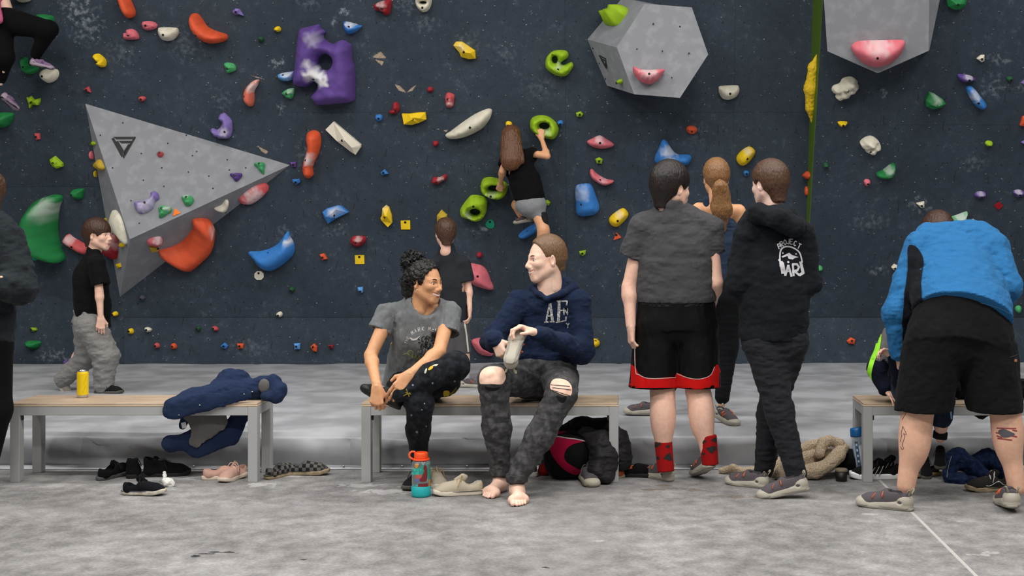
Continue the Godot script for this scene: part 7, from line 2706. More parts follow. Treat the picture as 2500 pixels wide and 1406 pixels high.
# upper, sole and rand of a shoe 0.27 m long; heel at the origin, toe along +z
func shoe_shape(kind: String) -> Dictionary:
	if shoe_cache.has(kind):
		return shoe_cache[kind]
	var collar: float = {"high": 0.112, "slip": 0.062, "climb": 0.085, "rental": 0.080}.get(kind, 0.066)
	var u := Sdf.new(0.005)
	u.cap(Vector3(0, 0.032, 0.042), Vector3(0.004, 0.030, 0.205), 0.033, 0.036, 0.02)
	u.cap(Vector3(0, 0.056, 0.118), Vector3(0.004, 0.034, 0.195), 0.030, 0.024, 0.03)
	u.cap(Vector3(0, 0.04, 0.040), Vector3(0, collar - 0.012, 0.036), 0.032, 0.031, 0.02)
	if collar > 0.075:
		u.cap(Vector3(0, collar - 0.014, 0.075), Vector3(0, 0.066, 0.115), 0.032, 0.030, 0.02)
	u.ell(Vector3(0.004, 0.026, 0.222), Vector3(0.042, 0.027, 0.044), 0.02)
	u.cap(Vector3(0, collar + 0.010, 0.042), Vector3(0, collar + 0.05, 0.045), 0.027, 0.05, 0.006, Vector3.ZERO, 1.0, false, true)
	u.cap(Vector3(0, collar - 0.012, 0.045), Vector3(0, collar - 0.004, 0.095), 0.0255, 0.0245, 0.006, Vector3.ZERO, 1.0, false, true)
	u.cap(Vector3(0, collar + 0.022, 0.06), Vector3(0, collar + 0.030, 0.105), 0.028, 0.026, 0.006, Vector3.ZERO, 1.0, false, true)
	u.cap(Vector3(0, -0.034, -0.02), Vector3(0, -0.034, 0.32), 0.04, 0.04, 0.003, Vector3.UP, 1.0, false, true)
	var r := {"upper": sdf_mesh([u], Vector3.ZERO), "sole": sole_mesh(0.030 if kind == "run" else 0.014 if kind in ["rental", "climb"] else 0.024)}
	if kind in ["rental", "climb"]:
		var q := Sdf.new(0.0055)
		q.cap(Vector3(0, 0.014, 0.040), Vector3(0.002, 0.014, 0.12), 0.040, 0.037, 0.01, Vector3.UP, 2.6)
		q.cap(Vector3(0.002, 0.014, 0.12), Vector3(0.005, 0.014, 0.222), 0.037, 0.047, 0.01, Vector3.UP, 2.6)
		q.ell(Vector3(0, 0.040, 0.040), Vector3(0.042, 0.045, 0.045), 0.015)
		for x in [-1.0, 1.0]:
			q.cap(Vector3(x * 0.018, 0.026, 0.05), Vector3(x * 0.026, 0.020, 0.20), 0.023, 0.019, 0.01)
		q.ell(Vector3(0.004, 0.025, 0.230), Vector3(0.0475, 0.027, 0.046), 0.015)
		q.cap(Vector3(0, 0.06, 0.060), Vector3(0, 0.13, 0.050), 0.031, 0.06, 0.006, Vector3.ZERO, 1.0, false, true)
		q.cap(Vector3(0, 0.075, 0.11), Vector3(0, 0.075, 0.2), 0.04, 0.04, 0.006, Vector3.ZERO, 1.0, false, true)
		q.ell(Vector3(0.043, 0.038, 0.052), Vector3(0.012, 0.008, 0.014), 0.004, true)
		q.ell(Vector3(-0.043, 0.038, 0.052), Vector3(0.012, 0.008, 0.014), 0.004, true)
		r["rand"] = sdf_mesh([q], Vector3.ZERO)
	shoe_cache[kind] = r
	return r

func sole_mesh(th: float) -> ArrayMesh:                    # a cup sole with upright walls
	var out := []
	for i in 40:
		var a := TAU * i / 40.0
		var z := 0.1325 - cos(a) * 0.1385
		var hw := lerpf(0.034, 0.0335, clampf(z / 0.12, 0, 1)) if z < 0.12 else lerpf(0.0335, 0.0475, smoothstep(0.11, 0.20, z))
		var s := signf(sin(a)) * pow(absf(sin(a)), 0.42)
		out.append(Vector2(s * (hw + 0.003) + 0.003, z))
	var rows := []
	for q in [[0.0, 0.002], [0.93, 0.0], [0.985, 0.003], [1.0, th * 0.3], [1.0, th * 0.75], [0.985, th], [0.9, th + 0.001], [0.0, th + 0.001]]:
		var row := []
		for p in out:
			var lift := 0.010 * smoothstep(0.21, 0.28, p.y)
			row.append(Vector3(0.003 + (p.x - 0.003) * q[0], q[1] + lift, 0.1325 + (p.y - 0.1325) * q[0]))
		rows.append(row)
	return sheet(rows, true, true)

func band(z: float, y: float, w: float, half: float, lean := 0.0) -> ArrayMesh:      # a strap over the instep
	var path := []
	for i in 9:
		var a := lerpf(-1.25, 1.25, i / 8.0)
		path.append(Vector3(sin(a) * half, y + cos(a) * 0.030, z + lean * sin(a)))
	return tube(path, w, 6, 0.28, Vector3(0, 0, 1))

func make_shoe(t: Node3D, kind: String, up: Material, sole: Material, opt := {}) -> void:
	var sh := shoe_shape(kind)
	var u := part(t, "upper", sh["upper"], up)
	part(t, "sole", sh["sole"], sole)
	if sh.has("rand"):
		part(t, "rubber_rand", sh["rand"], opt.get("rand", sole))
	if opt.has("strap"):
		part(t, "strap", band(0.135, 0.046, 0.012, 0.042), opt["strap"])
		part(t, "strap", band(0.165, 0.036, 0.008, 0.044, 0.02), opt["strap"])
	if opt.has("tab"):
		for x in [-0.018, 0.018]:
			var p := [Vector3(x, 0.07, 0.014), Vector3(x * 1.4, 0.088, 0.004), Vector3(x * 1.7, 0.100, 0.006), Vector3(x * 1.5, 0.088, 0.016)]
			part(t, "pull_tab", tube(smooth_path(p, 3), 0.006, 6, 0.4), opt["tab"])
	if opt.has("lace"):
		for i in 4:
			var z := 0.112 + i * 0.021
			var y := 0.089 - i * 0.008
			var p := [Vector3(-0.027, y - 0.014, z), Vector3(-0.01, y, z + 0.004), Vector3(0.012, y, z + 0.010), Vector3(0.029, y - 0.016, z + 0.012)]
			part(t, "lace", tube(smooth_path(p, 3), 0.0032, 6, 0.6), opt["lace"])
		for sx in [-1.0, 1.0]:
			var p := [Vector3(0, 0.092, 0.115), Vector3(sx * 0.02, 0.102, 0.12), Vector3(sx * 0.036, 0.082, 0.128), Vector3(sx * 0.046, 0.048, 0.14)]
			part(t, "lace_end", tube(smooth_path(p, 4), 0.0024, 5), opt["lace"])
	if opt.has("tongue"):
		var p := [Vector3(0, 0.066, 0.15), Vector3(0, 0.088, 0.112), Vector3(0, 0.108, 0.100)]
		part(t, "tongue", tube(smooth_path(p, 4), [0.02, 0.021, 0.022, 0.022, 0.022, 0.022, 0.021, 0.018, 0.010], 10, 0.22, Vector3(1, 0, 0)), opt["tongue"])
	if opt.has("cap"):
		var c := Sdf.new(0.0055)
		c.ell(Vector3(0.004, 0.026, 0.224), Vector3(0.0445, 0.0295, 0.046), 0.005)
		c.cap(Vector3(0, 0.03, 0.10), Vector3(0, 0.03, 0.205), 0.09, 0.06, 0.003, Vector3.ZERO, 1.0, false, true)
		part(t, "toe_cap", sdf_mesh([c], Vector3.ZERO), opt["cap"])
	if opt.has("line"):
		var p := []
		for i in 25:
			var a := TAU * i / 24.0
			var zz := 0.130 - cos(a) * 0.137
			var hw := 0.039 + 0.009 * clampf((zz - 0.1) / 0.1, 0, 1)
			p.append(Vector3(signf(sin(a)) * pow(absf(sin(a)), 0.42) * (hw - 0.001) + 0.003, 0.0235, zz))
		part(t, "sole_line", tube(p, 0.0022, 5), opt["line"])

func pose_shoe(t: Node3D, at: Vector3, dir: Vector3, roll: float, sc: float) -> void:
	var B := facing(dir, Vector3.UP).rotated(dir.normalized(), roll)
	t.transform = Transform3D(B * sc, at)

func worn_shoe(t: Node3D, heel: Vector3, dir: Vector3, roll: float, sc: float, style: String) -> void:
	var n := Node3D.new()
	n.name = "shoe"
	t.add_child(n, true)
	dress_shoe(n, style)
	pose_shoe(n, heel - t.position, dir, roll, sc)

func dress_shoe(n: Node3D, style: String) -> void:
	match style:
		"rental":
			make_shoe(n, "rental", cloth("rental_upper", Color(0.36, 0.34, 0.36), "weave", 8.0, 0.1), flat_mat("rental_sole", Color(0.58, 0.56, 0.52), 0.7), {"rand": flat_mat("rental_rubber", Color(0.66, 0.64, 0.59), 0.65), "strap": cloth("orange_strap", Color(0.85, 0.42, 0.28), "weave", 8.0, 0.1), "tab": flat_mat("khaki_tab", Color(0.60, 0.58, 0.50), 0.85)})
		"climb":
			make_shoe(n, "climb", cloth("climb_upper", Color(0.20, 0.21, 0.21), "weave", 8.0, 0.1), flat_mat("climb_sole", Color(0.06, 0.06, 0.062), 0.7), {"rand": flat_mat("climb_rubber", Color(0.075, 0.075, 0.08), 0.6)})
		"dark":
			make_shoe(n, "low", cloth("dark_shoe", Color(0.09, 0.09, 0.10), "weave", 8.0, 0.1), flat_mat("dark_sole", Color(0.30, 0.29, 0.27), 0.8), {"lace": flat_mat("black_lace", Color(0.04, 0.04, 0.04), 0.9)})
		"pale":
			make_shoe(n, "low", cloth("pale_shoe", Color(0.60, 0.58, 0.54), "weave", 8.0, 0.1), flat_mat("pale_sole", Color(0.66, 0.64, 0.58), 0.8))
		"lilac":
			make_shoe(n, "rental", cloth("lilac_upper", Color(0.52, 0.42, 0.56), "weave", 8.0, 0.1), flat_mat("climb_sole", Color(0.06, 0.06, 0.062), 0.7), {"rand": flat_mat("lilac_rubber", Color(0.60, 0.54, 0.60), 0.7), "strap": flat_mat("plum_strap", Color(0.45, 0.20, 0.42), 0.8)})

# ------------------------------------------------------------------ things lying about
func loose_shoe(called: String, label: String, kind: String, at: Vector3, dir: Vector3, roll: float, sc: float, up: Material, sole: Material, opt := {}, group := "shoes left by the benches") -> Node3D:
	var t := thing(called, label, "shoe", at, group)
	make_shoe(t, kind, up, sole, opt)
	pose_shoe(t, at, dir, roll, sc)
	return t

func blob(called: String, label: String, category: String, at: Vector3, list: Array) -> Node3D:   # list: [part name, Sdf, material]
	var t := thing(called, label, category, at)
	for q in list:
		skin_part(t, q[0], [q[1]], q[2])
	return t

func checker_texture() -> ImageTexture:
	var im := Image.create(64, 64, false, Image.FORMAT_RGB8)
	for y in 64:
		for x in 64:
			var on := ((x / 32) + (y / 32)) % 2 == 0
			var v := rng.randf_range(0.9, 1.0)
			im.set_pixel(x, y, Color(0.40, 0.39, 0.38) * v if on else Color(0.07, 0.07, 0.075) * v)
	return ImageTexture.create_from_image(im)

func build_items() -> void:
	tex["checker"] = checker_texture()
	can()
	navy_jacket()
	left_shoes()
	tumbler()
	middle_pile()
	fleece()
	right_things()
	held_shoe()

func can() -> void:
	var at := G(202, 970, 0.4545)
	var t := thing("drink_can", "tall yellow drink can on the left bench", "can", at)
	var y := flat_mat("can_yellow", Color(0.93, 0.80, 0.04), 0.3)
	var al := flat_mat("aluminium", Color(0.80, 0.80, 0.80), 0.25, 1.0)
	part(t, "body", lathe([[0.0, 0.004], [0.022, 0.004], [0.0265, 0.0015], [0.0275, 0.004], [0.0325, 0.014], [0.033, 0.02], [0.033, 0.138], [0.0325, 0.143], [0.0275, 0.154]], 40), y)
	part(t, "lid", lathe([[0.0275, 0.153], [0.0285, 0.157], [0.0275, 0.1605], [0.0262, 0.159], [0.0255, 0.155], [0.0, 0.155]], 40), al)
	part(t, "base_rim", lathe([[0.0265, 0.001], [0.0272, 0.0], [0.0282, 0.004], [0.0330, 0.0142], [0.0331, 0.0165]], 40), al)
	part(t, "pull_tab", tube([Vector3(-0.010, 0.158, 0), Vector3(0, 0.1585, 0), Vector3(0.012, 0.158, 0)], [0.006, 0.007, 0.005], 8, 0.25), al)
	var pm := flat_mat("can_print", Color(0.72, 0.50, 0.04), 0.4)
	for q in [[0.35, 0.03, 0.9, 0.075, 0.0016], [0.5, 0.075, 0.95, 0.125, 0.0014]]:
		var p := []
		for i in 9:
			var a := lerpf(q[0], q[2], i / 8.0)
			p.append(Vector3(sin(a) * 0.0332, lerpf(q[1], q[3], i / 8.0), cos(a) * 0.0332))
		part(t, "printed_stroke", tube(p, q[4], 6, 0.3), pm)
	part(t, "white_panel", curved_panel(0.0333, -1.5, -0.95, 0.02, 0.135), flat_mat("can_white", Color(0.86, 0.84, 0.78), 0.4))

func curved_panel(r: float, a0: float, a1: float, y0: float, y1: float) -> ArrayMesh:
	var rows := []
	for j in 2:
		var row := []
		for i in 9:
			var a := lerpf(a0, a1, i / 8.0)
			row.append(Vector3(sin(a) * r, lerpf(y0, y1, j), cos(a) * r))
		rows.append(row)
	return sheet(rows, false, false)

func navy_jacket() -> void:
	var at := J([540, 965, 7.62])
	var blue := cloth("navy_shell", Color(0.13, 0.19, 0.31), "weave", 4.0, 0.3, 0.2)
	var lin := cloth("taupe_lining", Color(0.42, 0.41, 0.41), "weave", 4.0, 0.2, 0.1)
	var Y := Vector3.UP
	var Z := Vector3.BACK
	var a := Sdf.new(0.008)
	a.chain([J([432, 982, 7.52]), J([480, 968, 7.56]), J([555, 952, 7.64]), J([632, 950, 7.68])], [0.055, 0.075, 0.085, 0.07], 0.04, Y, 1.6)
	a.chain([J([536, 942, 7.68]), J([556, 922, 7.68]), J([584, 926, 7.7]), J([604, 948, 7.7])], [0.05, 0.042, 0.048, 0.05], 0.03)
	a.chain([J([622, 950, 7.66]), J([648, 938, 7.66])], [0.06, 0.05], 0.03)
	a.chain([J([422, 998, 7.475]), J([500, 982, 7.475]), J([600, 962, 7.50])], [0.055, 0.045, 0.03], 0.03, Z, 3.0)
	a.cap(J([420, 1008, 7.47]), J([440, 1004, 7.47]), 0.04, 0.035, 0.02, Z, 3.0)
	a.fold(0.012, Vector3(12, 16, 12), 101)
	a.fold(0.004, Vector3(14, 22, 14), 102, true)
	var c := Sdf.new(0.008)
	c.chain([J([640, 945, 7.68]), J([668, 930, 7.64]), J([682, 952, 7.6]), J([676, 968, 7.58]), J([650, 965, 7.60])], [0.04, 0.034, 0.040, 0.034, 0.03], 0.02)
	c.fold(0.008, Vector3(16, 16, 16), 103)
	var h := Sdf.new(0.008)
	h.chain([J([596, 1000, 7.66]), J([560, 1060, 7.64]), J([478, 1098, 7.62])], [0.045, 0.06, 0.05], 0.03, Z, 2.4)
	h.chain([J([460, 1000, 7.62]), J([445, 1040, 7.62])], [0.03, 0.02], 0.02, Z, 2.0)
	h.chain([J([416, 1084, 7.60]), J([452, 1078, 7.62]), J([470, 1060, 7.63])], [0.048, 0.045, 0.03], 0.02, Z, 1.6)
	h.fold(0.008, Vector3(12, 16, 12), 104)
	var l := Sdf.new(0.008)
	l.chain([J([470, 1005, 7.60]), J([505, 1030, 7.60]), J([478, 1078, 7.59])], [0.06, 0.085, 0.035], 0.03, Z, 4.0)
	l.cap(J([520, 1000, 7.6]), J([540, 1030, 7.6]), 0.06, 0.04, 0.03, Z, 4.0)
	l.fold(0.009, Vector3(22, 6, 22), 105)
	var t := blob("jacket", "navy blue jacket with grey lining slung over the left bench", "jacket", at, [["shell", a, blue], ["sleeve_opening", c, blue], ["hanging_panel", h, blue], ["lining", l, lin]])
	var inner := Sdf.new(0.006)
	inner.ell(J([645, 942, 7.60]), Vector3(0.034, 0.042, 0.018), 0.01)
	skin_part(t, "cuff_lining", [inner], lin)
	var sn := SphereMesh.new()
	sn.radius = 0.0055
	sn.height = 0.007
	for q in [[437, 1013], [488, 989], [596, 962], [616, 956], [558, 1036]]:
		var dir := P(q[0], q[1], 1.0) - EYE
		var hit := a.ray(EYE + dir * 7.3, EYE + dir * 7.8)
		if not hit.is_empty():
			part(t, "snap_button", sn, flat_mat("snap_metal", Color(0.75, 0.73, 0.68), 0.3, 0.8), hit[0] - at)
	part(t, "care_label", box(Vector3(0.028, 0.034, 0.003), 0.001), flat_mat("label_white", Color(0.82, 0.82, 0.84), 0.8), J([449, 1038, 7.55]) - at, Vector3(0, 0, 0.25))

func left_shoes() -> void:
	var blk := cloth("black_canvas", Color(0.05, 0.05, 0.055), "weave", 8.0, 0.1)
	var blk_sole := flat_mat("grey_speckled_sole", Color(0.26, 0.26, 0.27), 0.8)
	var lace := flat_mat("black_lace", Color(0.04, 0.04, 0.04), 0.9)
	var s1 := loose_shoe("sneaker", "black sneaker lying with its speckled heel towards us", "low", G(240, 1174), Vector3(0.40, 0.06, -0.90), 0.18, 0.92, blk, pat_mat("speckled_sole", Color(0.34, 0.34, 0.35), 0.85, "speck", 30.0), {"lace": lace, "tongue": blk})
	var p := [G(226, 1160) + Vector3(0, 0.07, 0), G(220, 1168) + Vector3(0, 0.03, 0), G(214, 1172) + Vector3(0, 0.004, 0), G(224, 1170) + Vector3(0, 0.012, 0)]
	loose_shoe("ankle_boot", "black boot on its side behind the navy sneaker", "high", G(322, 1169), Vector3(-0.30, 0.0, -0.95), 0.0, 0.98, blk, flat_mat("black_sole", Color(0.05, 0.05, 0.05), 0.85), {"lace": lace})
	loose_shoe("ankle_boot", "black boot standing against the mat under the left bench", "high", G(348, 1164), Vector3(0.95, 0.0, -0.25), 0.1, 1.0, blk, flat_mat("black_sole", Color(0.05, 0.05, 0.05), 0.85), {"lace": lace, "tongue": flat_mat("grey_tongue", Color(0.32, 0.32, 0.32), 0.9)})
	loose_shoe("sneaker", "navy-black canvas sneaker with a dirty white sole", "low", G(300, 1207) + Vector3(0, 0.002, 0), Vector3(0.985, 0.02, 0.10), 0.0, 0.90, cloth("navy_canvas", Color(0.055, 0.065, 0.09), "weave", 8.0, 0.1), pat_mat("dirty_white_sole", Color(0.80, 0.77, 0.71), 0.8, "vinyl", 5.0), {"lace": lace, "tongue": blk, "line": flat_mat("blue_line", Color(0.20, 0.24, 0.34), 0.8)})
	var w := Sdf.new(0.005)
	w.chain([G(404, 1184) + Vector3(0, 0.02, 0), G(412, 1188) + Vector3(0, 0.022, 0), G(418, 1188) + Vector3(0, 0.014, 0)], [0.018, 0.022, 0.014], 0.01)
	w.cap(G(403, 1180) + Vector3(0, 0.03, 0), G(401, 1178) + Vector3(0, 0.055, 0), 0.012, 0.006, 0.01)
	w.fold(0.010, Vector3(30, 30, 30), 111)
	blob("crumpled_tissue", "small white crumpled tissue beside the navy sneaker", "tissue", G(410, 1190), [["paper", w, flat_mat("tissue_white", Color(0.86, 0.86, 0.84), 0.9)]])
	var pink := cloth("pink_canvas", Color(0.82, 0.66, 0.60), "weave", 8.0, 0.1)
	var psole := flat_mat("pink_sole", Color(0.82, 0.76, 0.70), 0.75)
	loose_shoe("sneaker", "pale pink sneaker seen from the side under the left bench", "slip", G(494, 1171), Vector3(0.95, 0, -0.25), 0.0, 0.92, pink, psole)
	loose_shoe("sneaker", "pale pink laced sneaker pointing at us beside the bench leg", "low", G(597, 1160), Vector3(-0.28, 0, 0.95), 0.0, 0.92, pink, psole, {"lace": flat_mat("pink_lace", Color(0.86, 0.74, 0.68), 0.85), "tongue": pink, "cap": flat_mat("pink_cap", Color(0.84, 0.79, 0.73), 0.6)})
	var chk := pat_mat("checker_canvas", Color(1, 1, 1), 0.9, "checker", 22.0)
	var vs := pat_mat("tan_sole", Color(0.66, 0.59, 0.48), 0.8, "vinyl", 5.0)
	var dkl := flat_mat("dark_line", Color(0.12, 0.11, 0.10), 0.8)
	loose_shoe("slip_on_shoe", "checkered slip-on shoe with its heel towards us", "slip", G(652, 1171), Vector3(0.45, 0, -0.89), 0.0, 0.95, chk, vs, {"line": dkl})
	loose_shoe("slip_on_shoe", "checkered slip-on shoe seen from the side by the mat", "slip", G(697, 1158), Vector3(0.99, 0.02, 0.05), 0.0, 0.97, chk, vs, {"line": dkl})

func tumbler() -> void:
	var at := G(1028, 1211)
	var t := thing("water_bottle", "clear printed water bottle with orange lid and teal base", "bottle", at)
	var org := flat_mat("orange_plastic", Color(0.95, 0.32, 0.10), 0.4)
	var teal := flat_mat("teal_silicone", Color(0.10, 0.66, 0.68), 0.55)
	var glass := StandardMaterial3D.new()
	glass.resource_name = "clear_plastic"
	glass.albedo_color = Color(0.85, 0.93, 0.95, 0.16)
	glass.transparency = BaseMaterial3D.TRANSPARENCY_ALPHA
	glass.roughness = 0.06
	part(t, "clear_body", lathe([[0.0, 0.006], [0.049, 0.006], [0.050, 0.01], [0.050, 0.178], [0.048, 0.188], [0.040, 0.196], [0.036, 0.2]], 48), glass)
	part(t, "teal_base", lathe([[0.0, 0.0], [0.046, 0.0], [0.0515, 0.006], [0.0525, 0.014], [0.0525, 0.056], [0.0508, 0.058], [0.0502, 0.058]], 48), teal)
	part(t, "lid_collar", lathe([[0.036, 0.196], [0.0455, 0.197], [0.0465, 0.201], [0.0455, 0.206], [0.036, 0.206]], 40), org)
	part(t, "lid", lathe([[0.0, 0.206], [0.037, 0.206], [0.0375, 0.21], [0.0375, 0.232], [0.0345, 0.2385], [0.029, 0.240], [0.0, 0.2405]], 40), org)
	var lp := [Vector3(-0.045, 0.202, 0.005), Vector3(-0.060, 0.212, 0.006), Vector3(-0.063, 0.228, 0.006), Vector3(-0.050, 0.242, 0.004), Vector3(-0.032, 0.240, 0.002)]
	part(t, "lid_strap", tube(smooth_path(lp, 5), 0.006, 8, 0.55, Vector3(0, 0, 1)), flat_mat("orange_strap_plastic", Color(0.93, 0.40, 0.24), 0.45))
	# the printed picture wraps the body
	var body := Sdf.new(0.004)
	body.cap(at + Vector3(0, 0.008, 0), at + Vector3(0, 0.182, 0), 0.0508, 0.0508, 0.003, Vector3.ZERO, 1.0, true)
	body.build()
	var ink := func(n: String, c: Color) -> StandardMaterial3D: return flat_mat(n, c, 0.45)
	patch(t, t, "teal_shape", body, [smooth_path([Vector2(1026, 1140), Vector2(1032, 1132), Vector2(1036, 1132), Vector2(1034, 1145), Vector2(1036, 1152), Vector2(1030, 1158), Vector2(1012, 1158), Vector2(1007, 1150), Vector2(1012, 1146)], 3, true), smooth_path([Vector2(1043, 1130), Vector2(1050, 1132), Vector2(1050, 1168), Vector2(1045, 1170), Vector2(1043, 1150)], 3, true)], ink.call("print_teal", Color(0.16, 0.58, 0.52)), 0.0006, 3.0)
	patch(t, t, "ochre_shape", body, [smooth_path([Vector2(1013, 1133), Vector2(1020, 1130), Vector2(1022, 1136), Vector2(1018, 1143), Vector2(1013, 1140)], 3, true), [Vector2(1047, 1172), Vector2(1051, 1170), Vector2(1051, 1187), Vector2(1047, 1188)]], ink.call("print_ochre", Color(0.78, 0.54, 0.18)), 0.0006, 3.0)
	patch(t, t, "wine_figure", body, [smooth_path([Vector2(1034, 1138), Vector2(1040, 1136), Vector2(1043, 1148), Vector2(1042, 1172), Vector2(1030, 1176), Vector2(1024, 1172), Vector2(1030, 1164), Vector2(1034, 1152)], 3, true), [Vector2(1021, 1181), Vector2(1045, 1180), Vector2(1045, 1188), Vector2(1021, 1188)]], ink.call("print_wine", Color(0.46, 0.13, 0.15)), 0.0006, 3.0)
	patch(t, t, "rose_shape", body, [smooth_path([Vector2(1013, 1161), Vector2(1028, 1158), Vector2(1028, 1166), Vector2(1018, 1169)], 3, true), smooth_path([Vector2(1047, 1133), Vector2(1051, 1134), Vector2(1050, 1146), Vector2(1047, 1142)], 3, true)], ink.call("print_rose", Color(0.74, 0.34, 0.30)), 0.0007, 3.0)
	patch(t, t, "violet_shape", body, [smooth_path([Vector2(1014, 1170), Vector2(1022, 1168), Vector2(1023, 1175), Vector2(1016, 1176)], 3, true)], ink.call("print_violet", Color(0.42, 0.42, 0.66)), 0.0007, 3.0)
	var words := []
	for i in 5:
		words.append_array(glyph("FORCE"[i], Vector2(1007.5 + i * 3.6, 1150), 2.6, 6.5, 0.0, 1.0))
	for i in 2:
		words.append_array(glyph("OF"[i], Vector2(1026 + i * 3.0, 1149), 2.0, 4.5, 0.0, 0.8))
	for i in 6:
		words.append_array(glyph("NATURE"[i], Vector2(1007 + i * 3.1, 1159), 2.2, 7.0, 0.0, 0.9))
	for i in 3:
		words.append_array(glyph("KoH"[i], Vector2(1011 + i * 3.6, 1188), 2.4, 5.5, 0.0, 0.9))
	patch(t, t, "lettering", body, words, ink.call("print_mint", Color(0.30, 0.80, 0.76)), 0.0014, 3.0, "mint lettering FORCE OF NATURE")

func middle_pile() -> void:
	var cream := cloth("cream_canvas", Color(0.78, 0.74, 0.66), "weave", 8.0, 0.1)
	var csole := flat_mat("cream_sole", Color(0.84, 0.81, 0.74), 0.7)
	var lace := flat_mat("tan_lace", Color(0.70, 0.58, 0.40), 0.9)
	var line := flat_mat("grey_line", Color(0.35, 0.34, 0.33), 0.8)
	loose_shoe("sneaker", "cream canvas sneaker with tan laces behind the bottle", "low", G(1058, 1175), Vector3(0.30, 0.0, 0.95), 0.0, 0.95, cream, csole, {"lace": lace, "tongue": cream, "cap": flat_mat("cream_cap", Color(0.86, 0.84, 0.78), 0.6), "line": line})
	loose_shoe("sneaker", "cream canvas sneaker seen from the side by bare feet", "low", G(1180, 1205), Vector3(-0.98, 0.01, 0.20), 0.0, 1.02, cream, csole, {"lace": lace, "tongue": cream, "cap": flat_mat("cream_cap", Color(0.86, 0.84, 0.78), 0.6), "line": line})
	# rucksack with a crimson flap
	var at := G(1400, 1165)
	var blk := cloth("pack_black", Color(0.03, 0.03, 0.032), "weave", 6.0, 0.2)
	var crim := cloth("pack_crimson", Color(0.58, 0.02, 0.20), "weave", 5.0, 0.2, 0.2)
	var b := Sdf.new(0.009)
	b.cap(J([1385, 1110, 7.62]), J([1445, 1100, 7.70]), 0.135, 0.125, 0.04)
	b.cap(J([1370, 1130, 7.62]), J([1460, 1130, 7.66]), 0.085, 0.085, 0.04)
	b.fold(0.008, Vector3(9, 9, 9), 121)
	var t := blob("rucksack", "crimson and black rucksack under the middle bench", "rucksack", at, [["body", b, blk]])
	patch(t, t, "crimson_panel", b, [smooth_path([Vector2(1340, 1078), Vector2(1348, 1066), Vector2(1390, 1072), Vector2(1424, 1078), Vector2(1402, 1084), Vector2(1386, 1094), Vector2(1378, 1110), Vector2(1382, 1126), Vector2(1400, 1138), Vector2(1420, 1150), Vector2(1404, 1158), Vector2(1378, 1146), Vector2(1356, 1122), Vector2(1344, 1100)], 3, true)], crim, 0.004, 6.0, "crimson curved panel")
	patch(t, t, "crimson_panel", b, [smooth_path([Vector2(1357, 1056), Vector2(1372, 1048), Vector2(1392, 1046), Vector2(1380, 1056), Vector2(1362, 1062)], 3, true)], crim, 0.004, 6.0)
	patch(t, t, "pale_piping", b, stroke(smooth_path([Vector2(1346, 1064), Vector2(1380, 1070), Vector2(1420, 1076), Vector2(1438, 1086), Vector2(1444, 1102), Vector2(1440, 1118), Vector2(1434, 1128)], 4), 2.4), flat_mat("pale_piping2", Color(0.62, 0.58, 0.58), 0.7), 0.006, 4.0)
	# dark puffer jacket heaped over it
	var pf := cloth("puffer_grey", Color(0.15, 0.145, 0.155), "weave", 4.0, 0.2, 0.25)
	pf.roughness = 0.6
	var p := Sdf.new(0.009)
	p.chain([J([1372, 1052, 7.78]), J([1420, 1040, 7.78]), J([1480, 1050, 7.78]), J([1528, 1085, 7.76])], [0.03, 0.05, 0.06, 0.03], 0.04)
	p.chain([J([1430, 1062, 7.62]), J([1465, 1080, 7.55]), J([1478, 1120, 7.52]), J([1480, 1160, 7.50])], [0.045, 0.06, 0.065, 0.045], 0.04)
	p.chain([J([1460, 1100, 7.5]), J([1456, 1150, 7.46]), J([1482, 1168, 7.44])], [0.035, 0.04, 0.03], 0.03)
	p.chain([J([1500, 1080, 7.66]), J([1515, 1120, 7.64])], [0.09, 0.07], 0.04)
	p.fold(0.014, Vector3(9, 18, 9), 123)
	p.fold(0.005, Vector3(10, 26, 10), 124, true)
	blob("puffer_jacket", "dark grey puffer jacket heaped by the middle bench's right leg", "jacket", G(1475, 1172), [["quilted_shell", p, pf]])
	var rd := Sdf.new(0.006)
	rd.chain([G(1328, 1160) + Vector3(0, 0.03, 0), G(1336, 1162) + Vector3(0, 0.05, 0)], [0.035, 0.03], 0.02)
	rd.fold(0.008, Vector3(30, 30, 30), 125)
	var gr := Sdf.new(0.006)
	gr.chain([G(1330, 1160) + Vector3(0, 0.075, 0), G(1340, 1160) + Vector3(0, 0.08, 0)], [0.022, 0.02], 0.02)
	blob("knitted_hat", "small red knitted hat with a grey brim beside the rucksack", "hat", G(1332, 1162), [["red_knit", rd, cloth("red_knit", Color(0.62, 0.12, 0.06), "fleece", 12.0, 0.3)], ["grey_brim", gr, cloth("grey_knit", Color(0.3, 0.3, 0.3), "fleece", 12.0, 0.3)]])
	var ta := cloth("taupe_mesh", Color(0.46, 0.43, 0.42), "weave", 8.0, 0.1)
	loose_shoe("sneaker", "taupe sneaker with a ribbed white sole behind the jeans", "run", G(1312, 1163), Vector3(-0.82, 0, -0.15), 0.0, 0.95, ta, flat_mat("ribbed_white", Color(0.82, 0.80, 0.76), 0.7))
	loose_shoe("sneaker", "dark sneaker with a pale sole under the crimson rucksack", "low", G(1378, 1166), Vector3(0.80, 0, -0.6), 0.0, 0.8, cloth("slate_canvas", Color(0.10, 0.11, 0.13), "weave", 8.0, 0.1), flat_mat("pale_rubber", Color(0.66, 0.64, 0.58), 0.7))
	var g := cloth("rental_upper", Color(0.36, 0.34, 0.36), "weave", 8.0, 0.1)
